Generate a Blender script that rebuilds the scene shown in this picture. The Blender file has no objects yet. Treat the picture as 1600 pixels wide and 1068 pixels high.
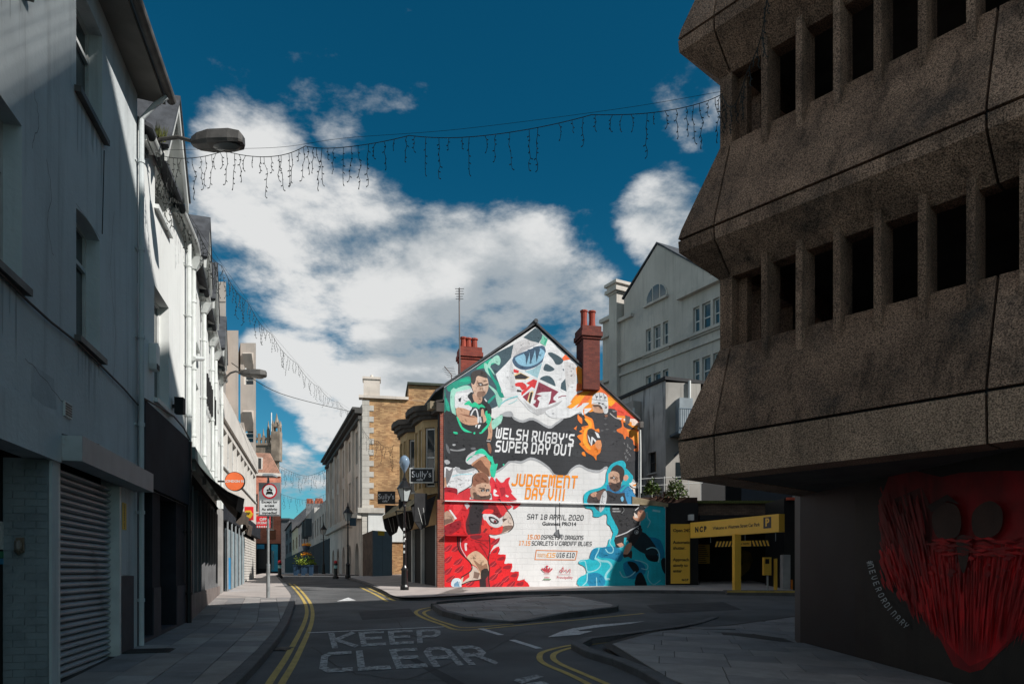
import bpy, math, random
from mathutils import Vector, Matrix
from mathutils.geometry import tessellate_polygon

random.seed(7)
scene = bpy.context.scene
COL = scene.collection

# ------------------------------------------------------------------ camera
FPX = 1111.11          # focal length in photo pixels (1600 wide)
EYE = 1.5
HZ = 893.0             # photo row of the true horizon
cam_d = bpy.data.cameras.new('camera')
cam_d.lens = 25.0
cam_d.sensor_width = 36.0
cam_d.shift_y = (HZ - 534.0) / 1600.0
cam_d.clip_end = 5000
cam_d.clip_start = 0.05
cam = bpy.data.objects.new('camera', cam_d)
cam.location = (0, 0, EYE)
cam.rotation_euler = (math.radians(90), 0, 0)
COL.objects.link(cam)
scene.camera = cam

# ------------------------------------------------------------------ light
SUN = Vector((0.90, -0.43, 0.78)).normalized()      # direction to the sun
sun_el = math.asin(SUN.z)
sun_d = bpy.data.lights.new('sun', 'SUN')
sun_d.energy = 5.0
sun_d.angle = math.radians(0.53)
sun_d.color = (1.0, 0.965, 0.915)
sun = bpy.data.objects.new('sun', sun_d)
sun.rotation_euler = SUN.to_track_quat('Z', 'Y').to_euler()
sun.location = (20, -10, 30)
COL.objects.link(sun)

scene.view_settings.view_transform = 'Standard'
scene.view_settings.look = 'None'
scene.view_settings.exposure = 0.18
scene.view_settings.gamma = 1.0
scene.view_settings.use_curve_mapping = False

scene.cycles.max_bounces = 5
scene.cycles.diffuse_bounces = 3
scene.cycles.glossy_bounces = 2
scene.cycles.transmission_bounces = 2
scene.cycles.caustics_reflective = False
scene.cycles.caustics_refractive = False

world = bpy.data.worlds.new('World')
scene.world = world
world.use_nodes = True
wn = world.node_tree
wn.nodes.clear()


def wnode(t, **kw):
    n = wn.nodes.new(t)
    for k, v in kw.items():
        setattr(n, k, v)
    return n


def wlink(a, b):
    wn.links.new(a, b)


def wmath(op, a, b=None, clamp=False):
    n = wnode('ShaderNodeMath', operation=op, use_clamp=clamp)
    for i, x in enumerate((a, b)):
        if x is None:
            continue
        if isinstance(x, (int, float)):
            n.inputs[i].default_value = x
        else:
            wlink(x, n.inputs[i])
    return n.outputs[0]


def wmaprange(x, a, b, c=0.0, d=1.0, smooth=True):
    n = wnode('ShaderNodeMapRange', clamp=True)
    n.interpolation_type = 'SMOOTHSTEP' if smooth else 'LINEAR'
    wlink(x, n.inputs[0])
    for i, v in enumerate((a, b, c, d)):
        n.inputs[i + 1].default_value = v
    return n.outputs[0]


w_out = wnode('ShaderNodeOutputWorld')
w_bg = wnode('ShaderNodeBackground')
w_bg.inputs[1].default_value = 0.10
wlink(w_bg.outputs[0], w_out.inputs[0])
sky = wnode('ShaderNodeTexSky', sky_type='NISHITA')
sky.sun_disc = False
sky.sun_elevation = sun_el
sky.sun_rotation = math.atan2(SUN.x, SUN.y)
sky.altitude = 60
sky.air_density = 1.0
sky.dust_density = 0.4
sky.ozone_density = 2.5
w_tc = wnode('ShaderNodeTexCoord')
w_dir = w_tc.outputs['Generated']
# polarised, deep teal grade of the blue
w_tint = wnode('ShaderNodeMix', data_type='RGBA', blend_type='MULTIPLY')
w_tint.inputs[0].default_value = 1.0
wlink(sky.outputs[0], w_tint.inputs[6])
w_grade = wnode('ShaderNodeMix', data_type='RGBA')
w_grade.inputs[6].default_value = (0.26, 0.72, 0.78, 1)
w_grade.inputs[7].default_value = (0.03, 0.44, 0.52, 1)
w_sep0 = wnode('ShaderNodeSeparateXYZ')
wlink(w_dir, w_sep0.inputs[0])
wlink(wmaprange(w_sep0.outputs[2], 0.0, 0.50), w_grade.inputs[0])
wlink(w_grade.outputs[2], w_tint.inputs[7])
# clouds
w_sep = wnode('ShaderNodeSeparateXYZ')
wlink(w_dir, w_sep.inputs[0])
w_den = wmath('ADD', wmath('MAXIMUM', w_sep.outputs[2], 0.0), 0.28)
w_cmb = wnode('ShaderNodeCombineXYZ')
wlink(wmath('DIVIDE', w_sep.outputs[0], w_den), w_cmb.inputs[0])
wlink(wmath('DIVIDE', w_sep.outputs[1], w_den), w_cmb.inputs[1])
wlink(wmath('MULTIPLY', w_sep.outputs[2], 1.2), w_cmb.inputs[2])
n1 = wnode('ShaderNodeTexNoise')
n1.inputs['Scale'].default_value = 3.4
n1.inputs['Detail'].default_value = 7
n1.inputs['Roughness'].default_value = 0.62
n1.inputs['Distortion'].default_value = 0.1
wlink(w_cmb.outputs[0], n1.inputs['Vector'])
n2 = wnode('ShaderNodeTexNoise')
n2.inputs['Scale'].default_value = 1.7
n2.inputs['Detail'].default_value = 3
n2.inputs['Roughness'].default_value = 0.5
wlink(w_cmb.outputs[0], n2.inputs['Vector'])


def cloud_bank(px, py, deg, gain):
    d = Vector(((px - 800) / FPX, 1, (HZ - py) / FPX)).normalized()
    n = wnode('ShaderNodeVectorMath', operation='DOT_PRODUCT')
    wlink(w_dir, n.inputs[0])
    n.inputs[1].default_value = d
    return wmaprange(n.outputs['Value'], math.cos(math.radians(deg)), math.cos(math.radians(deg * 0.25)), 0.0, gain)


banks = [(390, 330, 7.5, .36), (480, 390, 8, .42), (580, 400, 8, .44), (690, 440, 8, .46), (800, 440, 7, .44),
         (890, 480, 5.5, .38), (540, 262, 3.6, .16), (1085, 150, 4.2, .24), (1040, 340, 4.4, .36), (640, 540, 7, .46),
         (480, 580, 4.8, .38), (520, 660, 3.8, .38), (460, 740, 3.4, .32), (500, 770, 3, .3), (420, 560, 3, .3), (560, 470, 6, .3), (600, 600, 6.5, .42), (760, 540, 6.5, .44), (560, 640, 5, .36)]
acc = None
for b in banks:
    o = cloud_bank(*b)
    acc = o if acc is None else wmath('MAXIMUM', acc, o)
# unseen cloud added to whiten the fill; the view keeps the banks placed above
w_view = wnode('ShaderNodeVectorMath', operation='DOT_PRODUCT')
wlink(w_dir, w_view.inputs[0])
w_view.inputs[1].default_value = Vector((0.0, 0.86, 0.42)).normalized()
w_else = wmaprange(w_view.outputs['Value'], math.cos(math.radians(46)), math.cos(math.radians(66)), 0.0, 0.265)
acc = wmath('MAXIMUM', acc, w_else)
dens = wmath('ADD', wmath('MULTIPLY', wmath('SUBTRACT', n1.outputs[0], 0.5), 1.25), acc)
w_mask = wmaprange(dens, 0.15, 0.42)
# light tops, greyer middles
w_shade = wmaprange(wmath('ADD', n2.outputs[0], wmath('MULTIPLY', wmath('SUBTRACT', n1.outputs[0], 0.5), 1.1)), 0.36, 0.64)
w_cc = wnode('ShaderNodeMix', data_type='RGBA')
wlink(w_shade, w_cc.inputs[0])
w_cc.inputs[6].default_value = (3.5, 3.9, 4.2, 1)
w_cc.inputs[7].default_value = (6.9, 6.95, 6.9, 1)
w_mix = wnode('ShaderNodeMix', data_type='RGBA')
wlink(wmath('MULTIPLY', w_mask, 0.96), w_mix.inputs[0])
wlink(w_tint.outputs[2], w_mix.inputs[6])
wlink(w_cc.outputs[2], w_mix.inputs[7])
wlink(w_mix.outputs[2], w_bg.inputs[0])


# ------------------------------------------------------------------ ground shape and photo rays
def gz(x, y):
    """height of the road surface: the side street climbs away from the main road, which dips to the right"""
    yy = max(-20.0, y)
    t = 0.03 * yy if yy < 40 else (1.2 + 0.15 * (1 - math.exp(-(yy - 40) * 0.2)))
    xs = 0.5 * (x + math.sqrt(x * x + 1.5)) - 0.25
    xs = min(xs, 14.0)
    return t - 0.045 * max(0, xs) * max(0.0, 1 - max(0, y) / 30.0)


def gp(px, py, off=0.0):
    """ground point that the photo shows at a pixel"""
    rx, rz = (px - 800) / FPX, (HZ - py) / FPX
    lo, hi = 1.0, 120.0
    for _ in range(60):
        m = 0.5 * (lo + hi)
        if EYE + rz * m > gz(rx * m, m) + off:
            lo = m
        else:
            hi = m
    return Vector((rx * lo, lo, gz(rx * lo, lo) + off))


def at(px, py, y):
    return Vector(((px - 800) / FPX * y, y, EYE + (HZ - py) / FPX * y))


class Frame:
    """a vertical plane: u runs along it, d stands out of it towards its front, z is up"""
    def __init__(s, p0, p1, front=None):
        s.o = Vector((p0[0], p0[1], 0))
        e = Vector((p1[0], p1[1], 0)) - s.o
        s.len = e.length
        s.u = e.normalized()
        s.n = Vector((s.u.y, -s.u.x, 0))
        f = Vector((front[0], front[1], 0)) if front else Vector((0, 0, 0))
        if (f - s.o).dot(s.n) < 0:
            s.n = -s.n

    def pt(s, u, d, z):
        p = s.o + s.u * u + s.n * d
        return Vector((p.x, p.y, z))

    def hit(s, px, py, d=0.0):
        r = Vector(((px - 800) / FPX, 1, (HZ - py) / FPX))
        o = s.o + s.n * d
        t = o.dot(s.n) / r.dot(s.n)
        p = r * t
        return ((p - s.o).dot(s.u), p.z + EYE)

    def box_px(s, x0, y0, x1, y1, d=0.0):
        """u range from two columns, z range measured on the middle column"""
        ua, ub = s.hit(x0, 500, d)[0], s.hit(x1, 500, d)[0]
        xm = 0.5 * (x0 + x1)
        za, zb = s.hit(xm, y1, d)[1], s.hit(xm, y0, d)[1]
        return min(ua, ub), max(ua, ub), za, zb


# ------------------------------------------------------------------ materials
def S(r, g, b):
    def f(c):
        c /= 255.0
        return c / 12.92 if c <= 0.04045 else ((c + 0.055) / 1.055) ** 2.4
    return (f(r), f(g), f(b))


MATS = {}


def mat(name, col, rough=0.8, var=0.15, scale=2.0, bump=0.0, bscale=40.0, streak=0.0, metal=0.0, spec=0.4,
        stain=None, stain_amt=0.0, stain_scale=0.6, brick=None, speck=0.0, attr=False, dist=0.01, wave=None):
    if name in MATS:
        return MATS[name]
    m = bpy.data.materials.new(name)
    m.use_nodes = True
    nt = m.node_tree
    nt.nodes.clear()
    N = nt.nodes.new
    L = nt.links.new
    out = N('ShaderNodeOutputMaterial')
    p = N('ShaderNodeBsdfPrincipled')
    L(p.outputs[0], out.inputs[0])
    p.inputs['Roughness'].default_value = rough
    p.inputs['Metallic'].default_value = metal
    p.inputs['Specular IOR Level'].default_value = spec
    geo = N('ShaderNodeNewGeometry')
    pos = geo.outputs['Position']

    def noise(sc, det=3, vec=None, rg=0.55):
        n = N('ShaderNodeTexNoise')
        n.inputs['Scale'].default_value = sc
        n.inputs['Detail'].default_value = det
        n.inputs['Roughness'].default_value = rg
        L(vec if vec is not None else pos, n.inputs['Vector'])
        return n.outputs[0]

    def mixc(f, a, b, blend='MIX'):
        n = N('ShaderNodeMix')
        n.data_type = 'RGBA'
        n.blend_type = blend
        for i, x in ((0, f), (6, a), (7, b)):
            if isinstance(x, (int, float)):
                n.inputs[i].default_value = x
            elif isinstance(x, tuple):
                n.inputs[i].default_value = (x[0], x[1], x[2], 1)
            else:
                L(x, n.inputs[i])
        return n.outputs[2]

    def rng(x, a, b, c=0.0, d=1.0):
        n = N('ShaderNodeMapRange')
        n.interpolation_type = 'SMOOTHSTEP'
        L(x, n.inputs[0])
        for i, v in enumerate((a, b, c, d)):
            n.inputs[i + 1].default_value = v
        return n.outputs[0]

    if attr:
        a = N('ShaderNodeAttribute')
        a.attribute_name = 'paint'
        base = a.outputs['Color']
    else:
        base = None
    hgt = None
    if brick:
        bc, mc, bw, bh, ax = brick           # second colour, mortar colour, brick width, row height, frame
        sx = N('ShaderNodeVectorMath')
        sx.operation = 'DOT_PRODUCT'
        L(pos, sx.inputs[0])
        sx.inputs[1].default_value = ax.u
        sp = N('ShaderNodeSeparateXYZ')
        L(pos, sp.inputs[0])
        cb = N('ShaderNodeCombineXYZ')
        L(sx.outputs['Value'], cb.inputs[0])
        L(sp.outputs[2], cb.inputs[1])
        bt = N('ShaderNodeTexBrick')
        L(cb.outputs[0], bt.inputs['Vector'])
        bt.inputs['Color1'].default_value = (*col, 1)
        bt.inputs['Color2'].default_value = (*bc, 1)
        bt.inputs['Mortar'].default_value = (*mc, 1)
        bt.inputs['Scale'].default_value = 1.0
        bt.inputs['Mortar Size'].default_value = 0.006
        bt.inputs['Brick Width'].default_value = bw
        bt.inputs['Row Height'].default_value = bh
        if base is None:
            base = bt.outputs['Color']
        hgt = bt.outputs['Fac']
    if base is None:
        base = mixc(0.0, col, col)
    f = noise(scale)
    c = mixc(1.0, base, mixc(rng(f, 0.3, 0.7), (1 - var,) * 3, (1 + var,) * 3), 'MULTIPLY')
    if streak:
        mp = N('ShaderNodeMapping')
        mp.inputs['Scale'].default_value = (3.0, 3.0, 0.22)
        L(pos, mp.inputs[0])
        sf = noise(1.6, 4, mp.outputs[0], 0.65)
        c = mixc(1.0, c, mixc(rng(sf, 0.48, 0.75), (1, 1, 1), (1 - streak,) * 3), 'MULTIPLY')
    if stain:
        st = noise(stain_scale, 5, None, 0.65)
        c = mixc(rng(st, 0.52, 0.72, 0, stain_amt), c, stain)
    if speck:
        sn = noise(bscale * 1.6, 2, None, 0.7)
        c = mixc(1.0, c, mixc(rng(sn, 0.35, 0.65), (1 - speck,) * 3, (1 + speck,) * 3), 'MULTIPLY')
    L(c, p.inputs['Base Color'])
    if bump:
        b = N('ShaderNodeBump')
        b.inputs['Strength'].default_value = bump
        b.inputs['Distance'].default_value = dist
        L(noise(bscale, 3), b.inputs['Height'])
        last = b
        if hgt is not None:
            b2 = N('ShaderNodeBump')
            b2.invert = True
            b2.inputs['Strength'].default_value = 0.6
            b2.inputs['Distance'].default_value = 0.008
            L(hgt, b2.inputs['Height'])
            L(b.outputs[0], b2.inputs['Normal'])
            last = b2
        L(last.outputs[0], p.inputs['Normal'])
    MATS[name] = m
    return m


def glass_mat(name='window_glass', col=(0.02, 0.028, 0.032), rough=0.06):
    if name in MATS:
        return MATS[name]
    m = mat(name, col, rough=rough, var=0.25, scale=0.8, bump=0.02, bscale=1.5, spec=0.8)
    return m


# ------------------------------------------------------------------ mesh builder
ORG = {}


class MB:
    def __init__(s):
        s.v, s.f, s.c = [], [], []

    def poly(s, pts, col=None):
        i = len(s.v)
        s.v += [Vector(p) for p in pts]
        if len(pts) > 4:
            for t in tessellate_polygon([[Vector(p) for p in pts]]):
                s.f.append([i + k for k in t])
                s.c.append(col)
        else:
            s.f.append(list(range(i, i + len(pts))))
            s.c.append(col)

    def hexa(s, p):
        """eight corners: bottom loop 0-3, top loop 4-7"""
        i = len(s.v)
        s.v += [Vector(q) for q in p]
        for q in ((3, 2, 1, 0), (4, 5, 6, 7), (0, 1, 5, 4), (1, 2, 6, 5), (2, 3, 7, 6), (3, 0, 4, 7)):
            s.f.append([i + k for k in q])
            s.c.append(None)

    def box(s, fr, u0, u1, d0, d1, z0, z1):
        P = fr.pt
        s.hexa([P(u0, d0, z0), P(u1, d0, z0), P(u1, d1, z0), P(u0, d1, z0),
                P(u0, d0, z1), P(u1, d0, z1), P(u1, d1, z1), P(u0, d1, z1)])

    def abox(s, x0, x1, y0, y1, z0, z1):
        s.hexa([(x0, y0, z0), (x1, y0, z0), (x1, y1, z0), (x0, y1, z0), (x0, y0, z1), (x1, y0, z1), (x1, y1, z1), (x0, y1, z1)])

    def extrude(s, pts, vec):
        """closed prism from a planar outline"""
        n = len(pts)
        a = [Vector(p) for p in pts]
        b = [p + vec for p in a]
        i = len(s.v)
        s.v += a + b
        for t in tessellate_polygon([a]):
            s.f.append([i + k for k in t])
            s.c.append(None)
            s.f.append([i + n + k for k in reversed(t)])
            s.c.append(None)
        for k in range(n):
            k2 = (k + 1) % n
            s.f.append([i + k, i + k2, i + n + k2, i + n + k])
            s.c.append(None)

    def fprism(s, fr, uz, d0, d1):
        s.extrude([fr.pt(u, d0, z) for u, z in uz], fr.n * (d1 - d0))

    def tube(s, pts, r, n=6, cap=True):
        pts = [Vector(p) for p in pts]
        rs = r if isinstance(r, (list, tuple)) else [r] * len(pts)
        rings = []
        ref = None
        for k, p in enumerate(pts):
            if k == 0:
                t = pts[1] - p
            elif k == len(pts) - 1:
                t = p - pts[k - 1]
            else:
                t = pts[k + 1] - pts[k - 1]
            t = t.normalized()
            a = t.cross(Vector((0, 0, 1)) if abs(t.z) < 0.9 else Vector((1, 0, 0))) if ref is None else ref - t * ref.dot(t)
            if a.length < 1e-5:
                a = t.cross(Vector((0, 1, 0)))
            a.normalize()
            ref = a
            b = t.cross(a)
            i = len(s.v)
            s.v += [p + (a * math.cos(2 * math.pi * j / n) + b * math.sin(2 * math.pi * j / n)) * rs[k] for j in range(n)]
            rings.append(i)
        for q in range(len(rings) - 1):
            i, j = rings[q], rings[q + 1]
            for k in range(n):
                k2 = (k + 1) % n
                s.f.append([i + k, i + k2, j + k2, j + k])
                s.c.append(None)
        if cap:
            s.f.append([rings[0] + k for k in reversed(range(n))])
            s.f.append([rings[-1] + k for k in range(n)])
            s.c += [None, None]

    def lathe(s, c, prof, n=12):
        """profile (radius, z) turned about a vertical axis at c"""
        c = Vector(c)
        rings = []
        for r, z in prof:
            i = len(s.v)
            s.v += [c + Vector((r * math.cos(2 * math.pi * k / n), r * math.sin(2 * math.pi * k / n), z)) for k in range(n)]
            rings.append(i)
        for q in range(len(rings) - 1):
            i, j = rings[q], rings[q + 1]
            for k in range(n):
                k2 = (k + 1) % n
                s.f.append([i + k, i + k2, j + k2, j + k])
                s.c.append(None)
        s.f.append([rings[0] + k for k in reversed(range(n))])
        s.f.append([rings[-1] + k for k in range(n)])
        s.c += [None, None]

    def wall(s, fr, u0, u1, z0, z1, holes, rev=0.15, d=0.0):
        """a wall face with rectangular openings and their reveals"""
        us = sorted({u0, u1, *[h[0] for h in holes], *[h[1] for h in holes]})
        zs = sorted({z0, z1, *[h[2] for h in holes], *[h[3] for h in holes]})
        us = [u for u in us if u0 <= u <= u1]
        zs = [z for z in zs if z0 <= z <= z1]
        P = fr.pt
        for a, b in zip(us, us[1:]):
            for e, g in zip(zs, zs[1:]):
                um, zm = (a + b) / 2, (e + g) / 2
                if any(h[0] < um < h[1] and h[2] < zm < h[3] for h in holes):
                    continue
                s.poly([P(a, d, e), P(b, d, e), P(b, d, g), P(a, d, g)])
        for a, b, e, g in holes:
            s.poly([P(a, d, e), P(a, d - rev, e), P(a, d - rev, g), P(a, d, g)])
            s.poly([P(b, d, e), P(b, d, g), P(b, d - rev, g), P(b, d - rev, e)])
            s.poly([P(a, d, g), P(a, d - rev, g), P(b, d - rev, g), P(b, d, g)])
            s.poly([P(a, d, e), P(b, d, e), P(b, d - rev, e), P(a, d - rev, e)])

    def build(s, name, m, parent=None, smooth=False, org=None):
        o0 = Vector(org) if org is not None else (ORG[parent.name] if parent is not None else Vector((0, 0, 0)))
        me = bpy.data.meshes.new(name)
        me.from_pydata([v - o0 for v in s.v], [], s.f)
        if any(c is not None for c in s.c):
            at_ = me.color_attributes.new('paint', 'FLOAT_COLOR', 'CORNER')
            k = 0
            for pl in me.polygons:
                c = s.c[pl.index] or (1, 1, 1)
                for _ in pl.loop_indices:
                    at_.data[k].color = (c[0], c[1], c[2], 1)
                    k += 1
        me.materials.append(m)
        if smooth:
            me.polygons.foreach_set('use_smooth', [True] * len(me.polygons))
        me.validate()
        ob = bpy.data.objects.new(name, me)
        COL.objects.link(ob)
        if parent is not None:
            ob.parent = parent
        else:
            ob.location = o0
        ORG[ob.name] = o0
        return ob


def thing(name, label, cat, loc, group=None):
    o = bpy.data.objects.new(name, None)
    COL.objects.link(o)
    o.location = loc
    o.empty_display_size = 0.2
    o['label'] = label
    o['category'] = cat
    if group:
        o['group'] = group
    ORG[o.name] = Vector(loc)
    return o


def tag(o, label, cat, group=None):
    o['label'] = label
    o['category'] = cat
    if group:
        o['group'] = group
    return o


def structure(o):
    o['kind'] = 'structure'
    return o


def copy_tree(o, parent=None):
    c = o.copy()
    COL.objects.link(c)
    c.parent = parent
    ORG[c.name] = ORG[o.name]
    for ch in list(o.children):
        copy_tree(ch, c)
    return c


# ------------------------------------------------------------------ lettering
GL = {
    'A': [[(0, 0), (0, 4.6), (1, 6), (3, 6), (4, 5), (4, 0)], [(0, 2.4), (4, 2.4)]],
    'B': [[(0, 0), (0, 6), (3.2, 6), (4, 5.2), (4, 3.8), (3.2, 3), (0, 3)], [(3.2, 3), (4, 2.2), (4, .8), (3.2, 0), (0, 0)]],
    'C': [[(4, 6), (1, 6), (0, 5), (0, 1), (1, 0), (4, 0)]],
    'D': [[(0, 0), (0, 6), (3, 6), (4, 5), (4, 1), (3, 0), (0, 0)]],
    'E': [[(4, 6), (0, 6), (0, 0), (4, 0)], [(0, 3), (3.4, 3)]],
    'F': [[(4, 6), (0, 6), (0, 0)], [(0, 3), (3.4, 3)]],
    'G': [[(4, 6), (1, 6), (0, 5), (0, 1), (1, 0), (4, 0), (4, 3), (2.2, 3)]],
    'H': [[(0, 0), (0, 6)], [(4, 0), (4, 6)], [(0, 3), (4, 3)]],
    'I': [[(.6, 0), (.6, 6)]],
    'J': [[(4, 6), (4, 1), (3, 0), (0.6, 0), (0.2, .6)]],
    'K': [[(0, 0), (0, 6)], [(4, 6), (.6, 3), (4, 0)]],
    'L': [[(0, 6), (0, 0), (4, 0)]],
    'M': [[(0, 0), (0, 6), (1.2, 6), (2.2, 5), (2.2, 1)], [(2.2, 5), (3.2, 6), (4.4, 6), (4.4, 0)]],
    'N': [[(0, 0), (0, 6), (3, 6), (4, 5), (4, 0)]],
    'O': [[(1, 0), (0, 1), (0, 5), (1, 6), (3, 6), (4, 5), (4, 1), (3, 0), (.8, 0)]],
    'P': [[(0, 0), (0, 6), (3.2, 6), (4, 5.2), (4, 3.4), (3.2, 2.6), (0, 2.6)]],
    'R': [[(0, 0), (0, 6), (3.2, 6), (4, 5.2), (4, 3.6), (3.2, 2.8), (0, 2.8)], [(2.2, 2.8), (4, 0)]],
    'S': [[(4, 6), (1, 6), (0, 5.2), (0, 3.8), (.8, 3), (3.2, 3), (4, 2.2), (4, .8), (3.2, 0), (0, 0)]],
    'T': [[(0, 6), (4, 6)], [(2, 6), (2, 0)]],
    'U': [[(0, 6), (0, 1), (1, 0), (3, 0), (4, 1), (4, 6)]],
    'V': [[(0, 6), (0, 2), (2, 0), (4, 2), (4, 6)]],
    'W': [[(0, 6), (0, 1), (.8, 0), (1.4, 0), (2.2, 1), (2.2, 5)], [(2.2, 1), (3, 0), (3.6, 0), (4.4, 1), (4.4, 6)]],
    'Y': [[(0, 6), (0, 4), (1, 3), (3, 3), (4, 4), (4, 6)], [(2, 3), (2, 0)]],
    '0': [[(1, 0), (0, 1), (0, 5), (1, 6), (3, 6), (4, 5), (4, 1), (3, 0), (.8, 0)]],
    '1': [[(.8, 6), (2, 6), (2, 0)], [(.6, 0), (3.4, 0)]],
    '2': [[(0, 6), (3.2, 6), (4, 5.2), (4, 3.8), (3.2, 3), (.8, 3), (0, 2.2), (0, 0), (4, 0)]],
    '5': [[(4, 6), (0, 6), (0, 3.2), (3.2, 3.2), (4, 2.4), (4, .8), (3.2, 0), (0, 0)]],
    '6': [[(4, 6), (1, 6), (0, 5), (0, 1), (1, 0), (3, 0), (4, 1), (4, 3.2), (0, 3.2)]],
    '7': [[(0, 6), (4, 6), (4, 4.6), (2, 0)]],
    '8': [[(.8, 3), (0, 3.8), (0, 5.2), (.8, 6), (3.2, 6), (4, 5.2), (4, 3.8), (3.2, 3), (.8, 3), (0, 2.2), (0, .8), (.8, 0), (3.2, 0), (4, .8), (4, 2.2), (3.2, 3)]],
    '#': [[(1, 0), (1.6, 6)], [(2.8, 0), (3.4, 6)], [(0, 2), (4, 2)], [(.2, 4), (4.2, 4)]],
    '£': [[(4, 6), (1.6, 6), (1, 5), (1, 0)], [(0, 0), (4, 0)], [(0, 3), (3, 3)]],
    "'": [[(.5, 6), (.5, 4.6)]], '.': [[(.5, 0), (.5, .7)]],
}
GW = {'I': 1.2, "'": 1, '.': 1, 'M': 4.4, 'W': 4.4}


def strip2d(pl, w):
    """mitred strip of quads along a polyline"""
    P = [Vector(p) for p in pl]
    out = []
    n = len(P)
    closed = (P[0] - P[-1]).length < 1e-6 and n > 2
    L_, R_ = [], []
    for i, p in enumerate(P):
        if closed and i in (0, n - 1):
            a, b = P[-2], P[1]
        else:
            a, b = P[max(i - 1, 0)], P[min(i + 1, n - 1)]
        d1 = (p - a).normalized() if (p - a).length > 1e-9 else (b - p).normalized()
        d2 = (b - p).normalized() if (b - p).length > 1e-9 else d1
        n1_, n2_ = Vector((-d1.y, d1.x)), Vector((-d2.y, d2.x))
        m = (n1_ + n2_)
        m = m.normalized() if m.length > 1e-6 else n1_
        k = 1 / max(0.45, m.dot(n1_))
        q = p.copy()
        if not closed and i == 0:
            q = p - d2 * w / 2
        if not closed and i == n - 1:
            q = p + d1 * w / 2
        L_.append(q + m * w / 2 * k)
        R_.append(q - m * w / 2 * k)
    for i in range(n - 1):
        out.append((L_[i], R_[i], R_[i + 1], L_[i + 1]))
    return out


def text_quads(txt, weight=1.15, gap=1.5, space=3.0):
    """quads in glyph units with their layer, and the total width"""
    x = 0
    out = []
    for ch in txt:
        if ch == ' ':
            x += space
            continue
        for li, pl in enumerate(GL[ch]):
            off = 0
            for q in strip2d([Vector((a, b)) for a, b in pl], weight):
                out.append(([Vector((p.x + x, p.y)) for p in q], li))
        x += GW.get(ch, 4) + gap
    return out, x - gap


def put_text(mb, txt, fn, col=None, weight=1.15, gap=1.5, space=3.0):
    """fn(s, t, layer) maps the unit box of the line of text to the world"""
    qs, W = text_quads(txt, weight, gap, space)
    for q, li in qs:
        mb.poly([fn(p.x / W, p.y / 6.0, li) for p in q], col)


def font_mesh(txt, size, align='CENTER', bold=0.0, spacing=1.0):
    """2D triangles of a line set in the built-in typeface"""
    cu = bpy.data.curves.new('t', 'FONT')
    cu.body = txt
    cu.size = size
    cu.align_x = align
    cu.align_y = 'CENTER'
    cu.offset = bold
    cu.space_character = spacing
    cu.resolution_u = 3
    ob = bpy.data.objects.new('t', cu)
    COL.objects.link(ob)
    dg = bpy.context.evaluated_depsgraph_get()
    me = bpy.data.meshes.new_from_object(ob.evaluated_get(dg))
    V_ = [v.co.copy() for v in me.vertices]
    F_ = [list(p.vertices) for p in me.polygons]
    bpy.data.objects.remove(ob)
    bpy.data.curves.remove(cu)
    bpy.data.meshes.remove(me)
    return V_, F_


def put_font(mb, txt, size, fn, align='CENTER', bold=0.0, col=None, spacing=1.0, sx=1.0):
    V_, F_ = font_mesh(txt, size, align, bold, spacing)
    i = len(mb.v)
    mb.v += [fn(v.x * sx, v.y) for v in V_]
    for f in F_:
        mb.f.append([i + k for k in f])
        mb.c.append(col)

# ================================================================== GROUND
ASPH = mat('asphalt', (0.098, 0.099, 0.101), rough=0.88, var=0.28, scale=0.7, bump=0.5, bscale=140, speck=0.35,
           stain=(0.115, 0.11, 0.105), stain_amt=0.5, stain_scale=0.3, dist=0.006)
PAVE = [mat('paving_%d' % i, c, rough=0.82, var=0.12, scale=2.5, bump=0.25, bscale=90, speck=0.15,
            stain=(0.11, 0.1, 0.092), stain_amt=0.45, stain_scale=0.9, dist=0.004)
        for i, c in enumerate([(0.30, 0.28, 0.268), (0.36, 0.335, 0.318), (0.25, 0.235, 0.23), (0.32, 0.285, 0.262), (0.225, 0.218, 0.218)])]
PAVE_FAR = mat('paving_far', (0.40, 0.355, 0.33), rough=0.85, var=0.12, scale=1.2, bump=0.2, bscale=60, speck=0.1)
MORTAR = mat('joint_sand', (0.055, 0.05, 0.046), rough=0.95)
KERB = mat('kerb_granite', (0.105, 0.105, 0.108), rough=0.8, var=0.2, scale=3, bump=0.3, bscale=80, speck=0.3, dist=0.005)
IRON = mat('cast_iron', (0.03, 0.028, 0.027), rough=0.6, var=0.3, bump=0.3, bscale=50)
BRICKRED_PAVE = mat('ramp_paving', (0.16, 0.125, 0.09), rough=0.85, var=0.15, scale=2, bump=0.3, bscale=60, speck=0.2)


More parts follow.
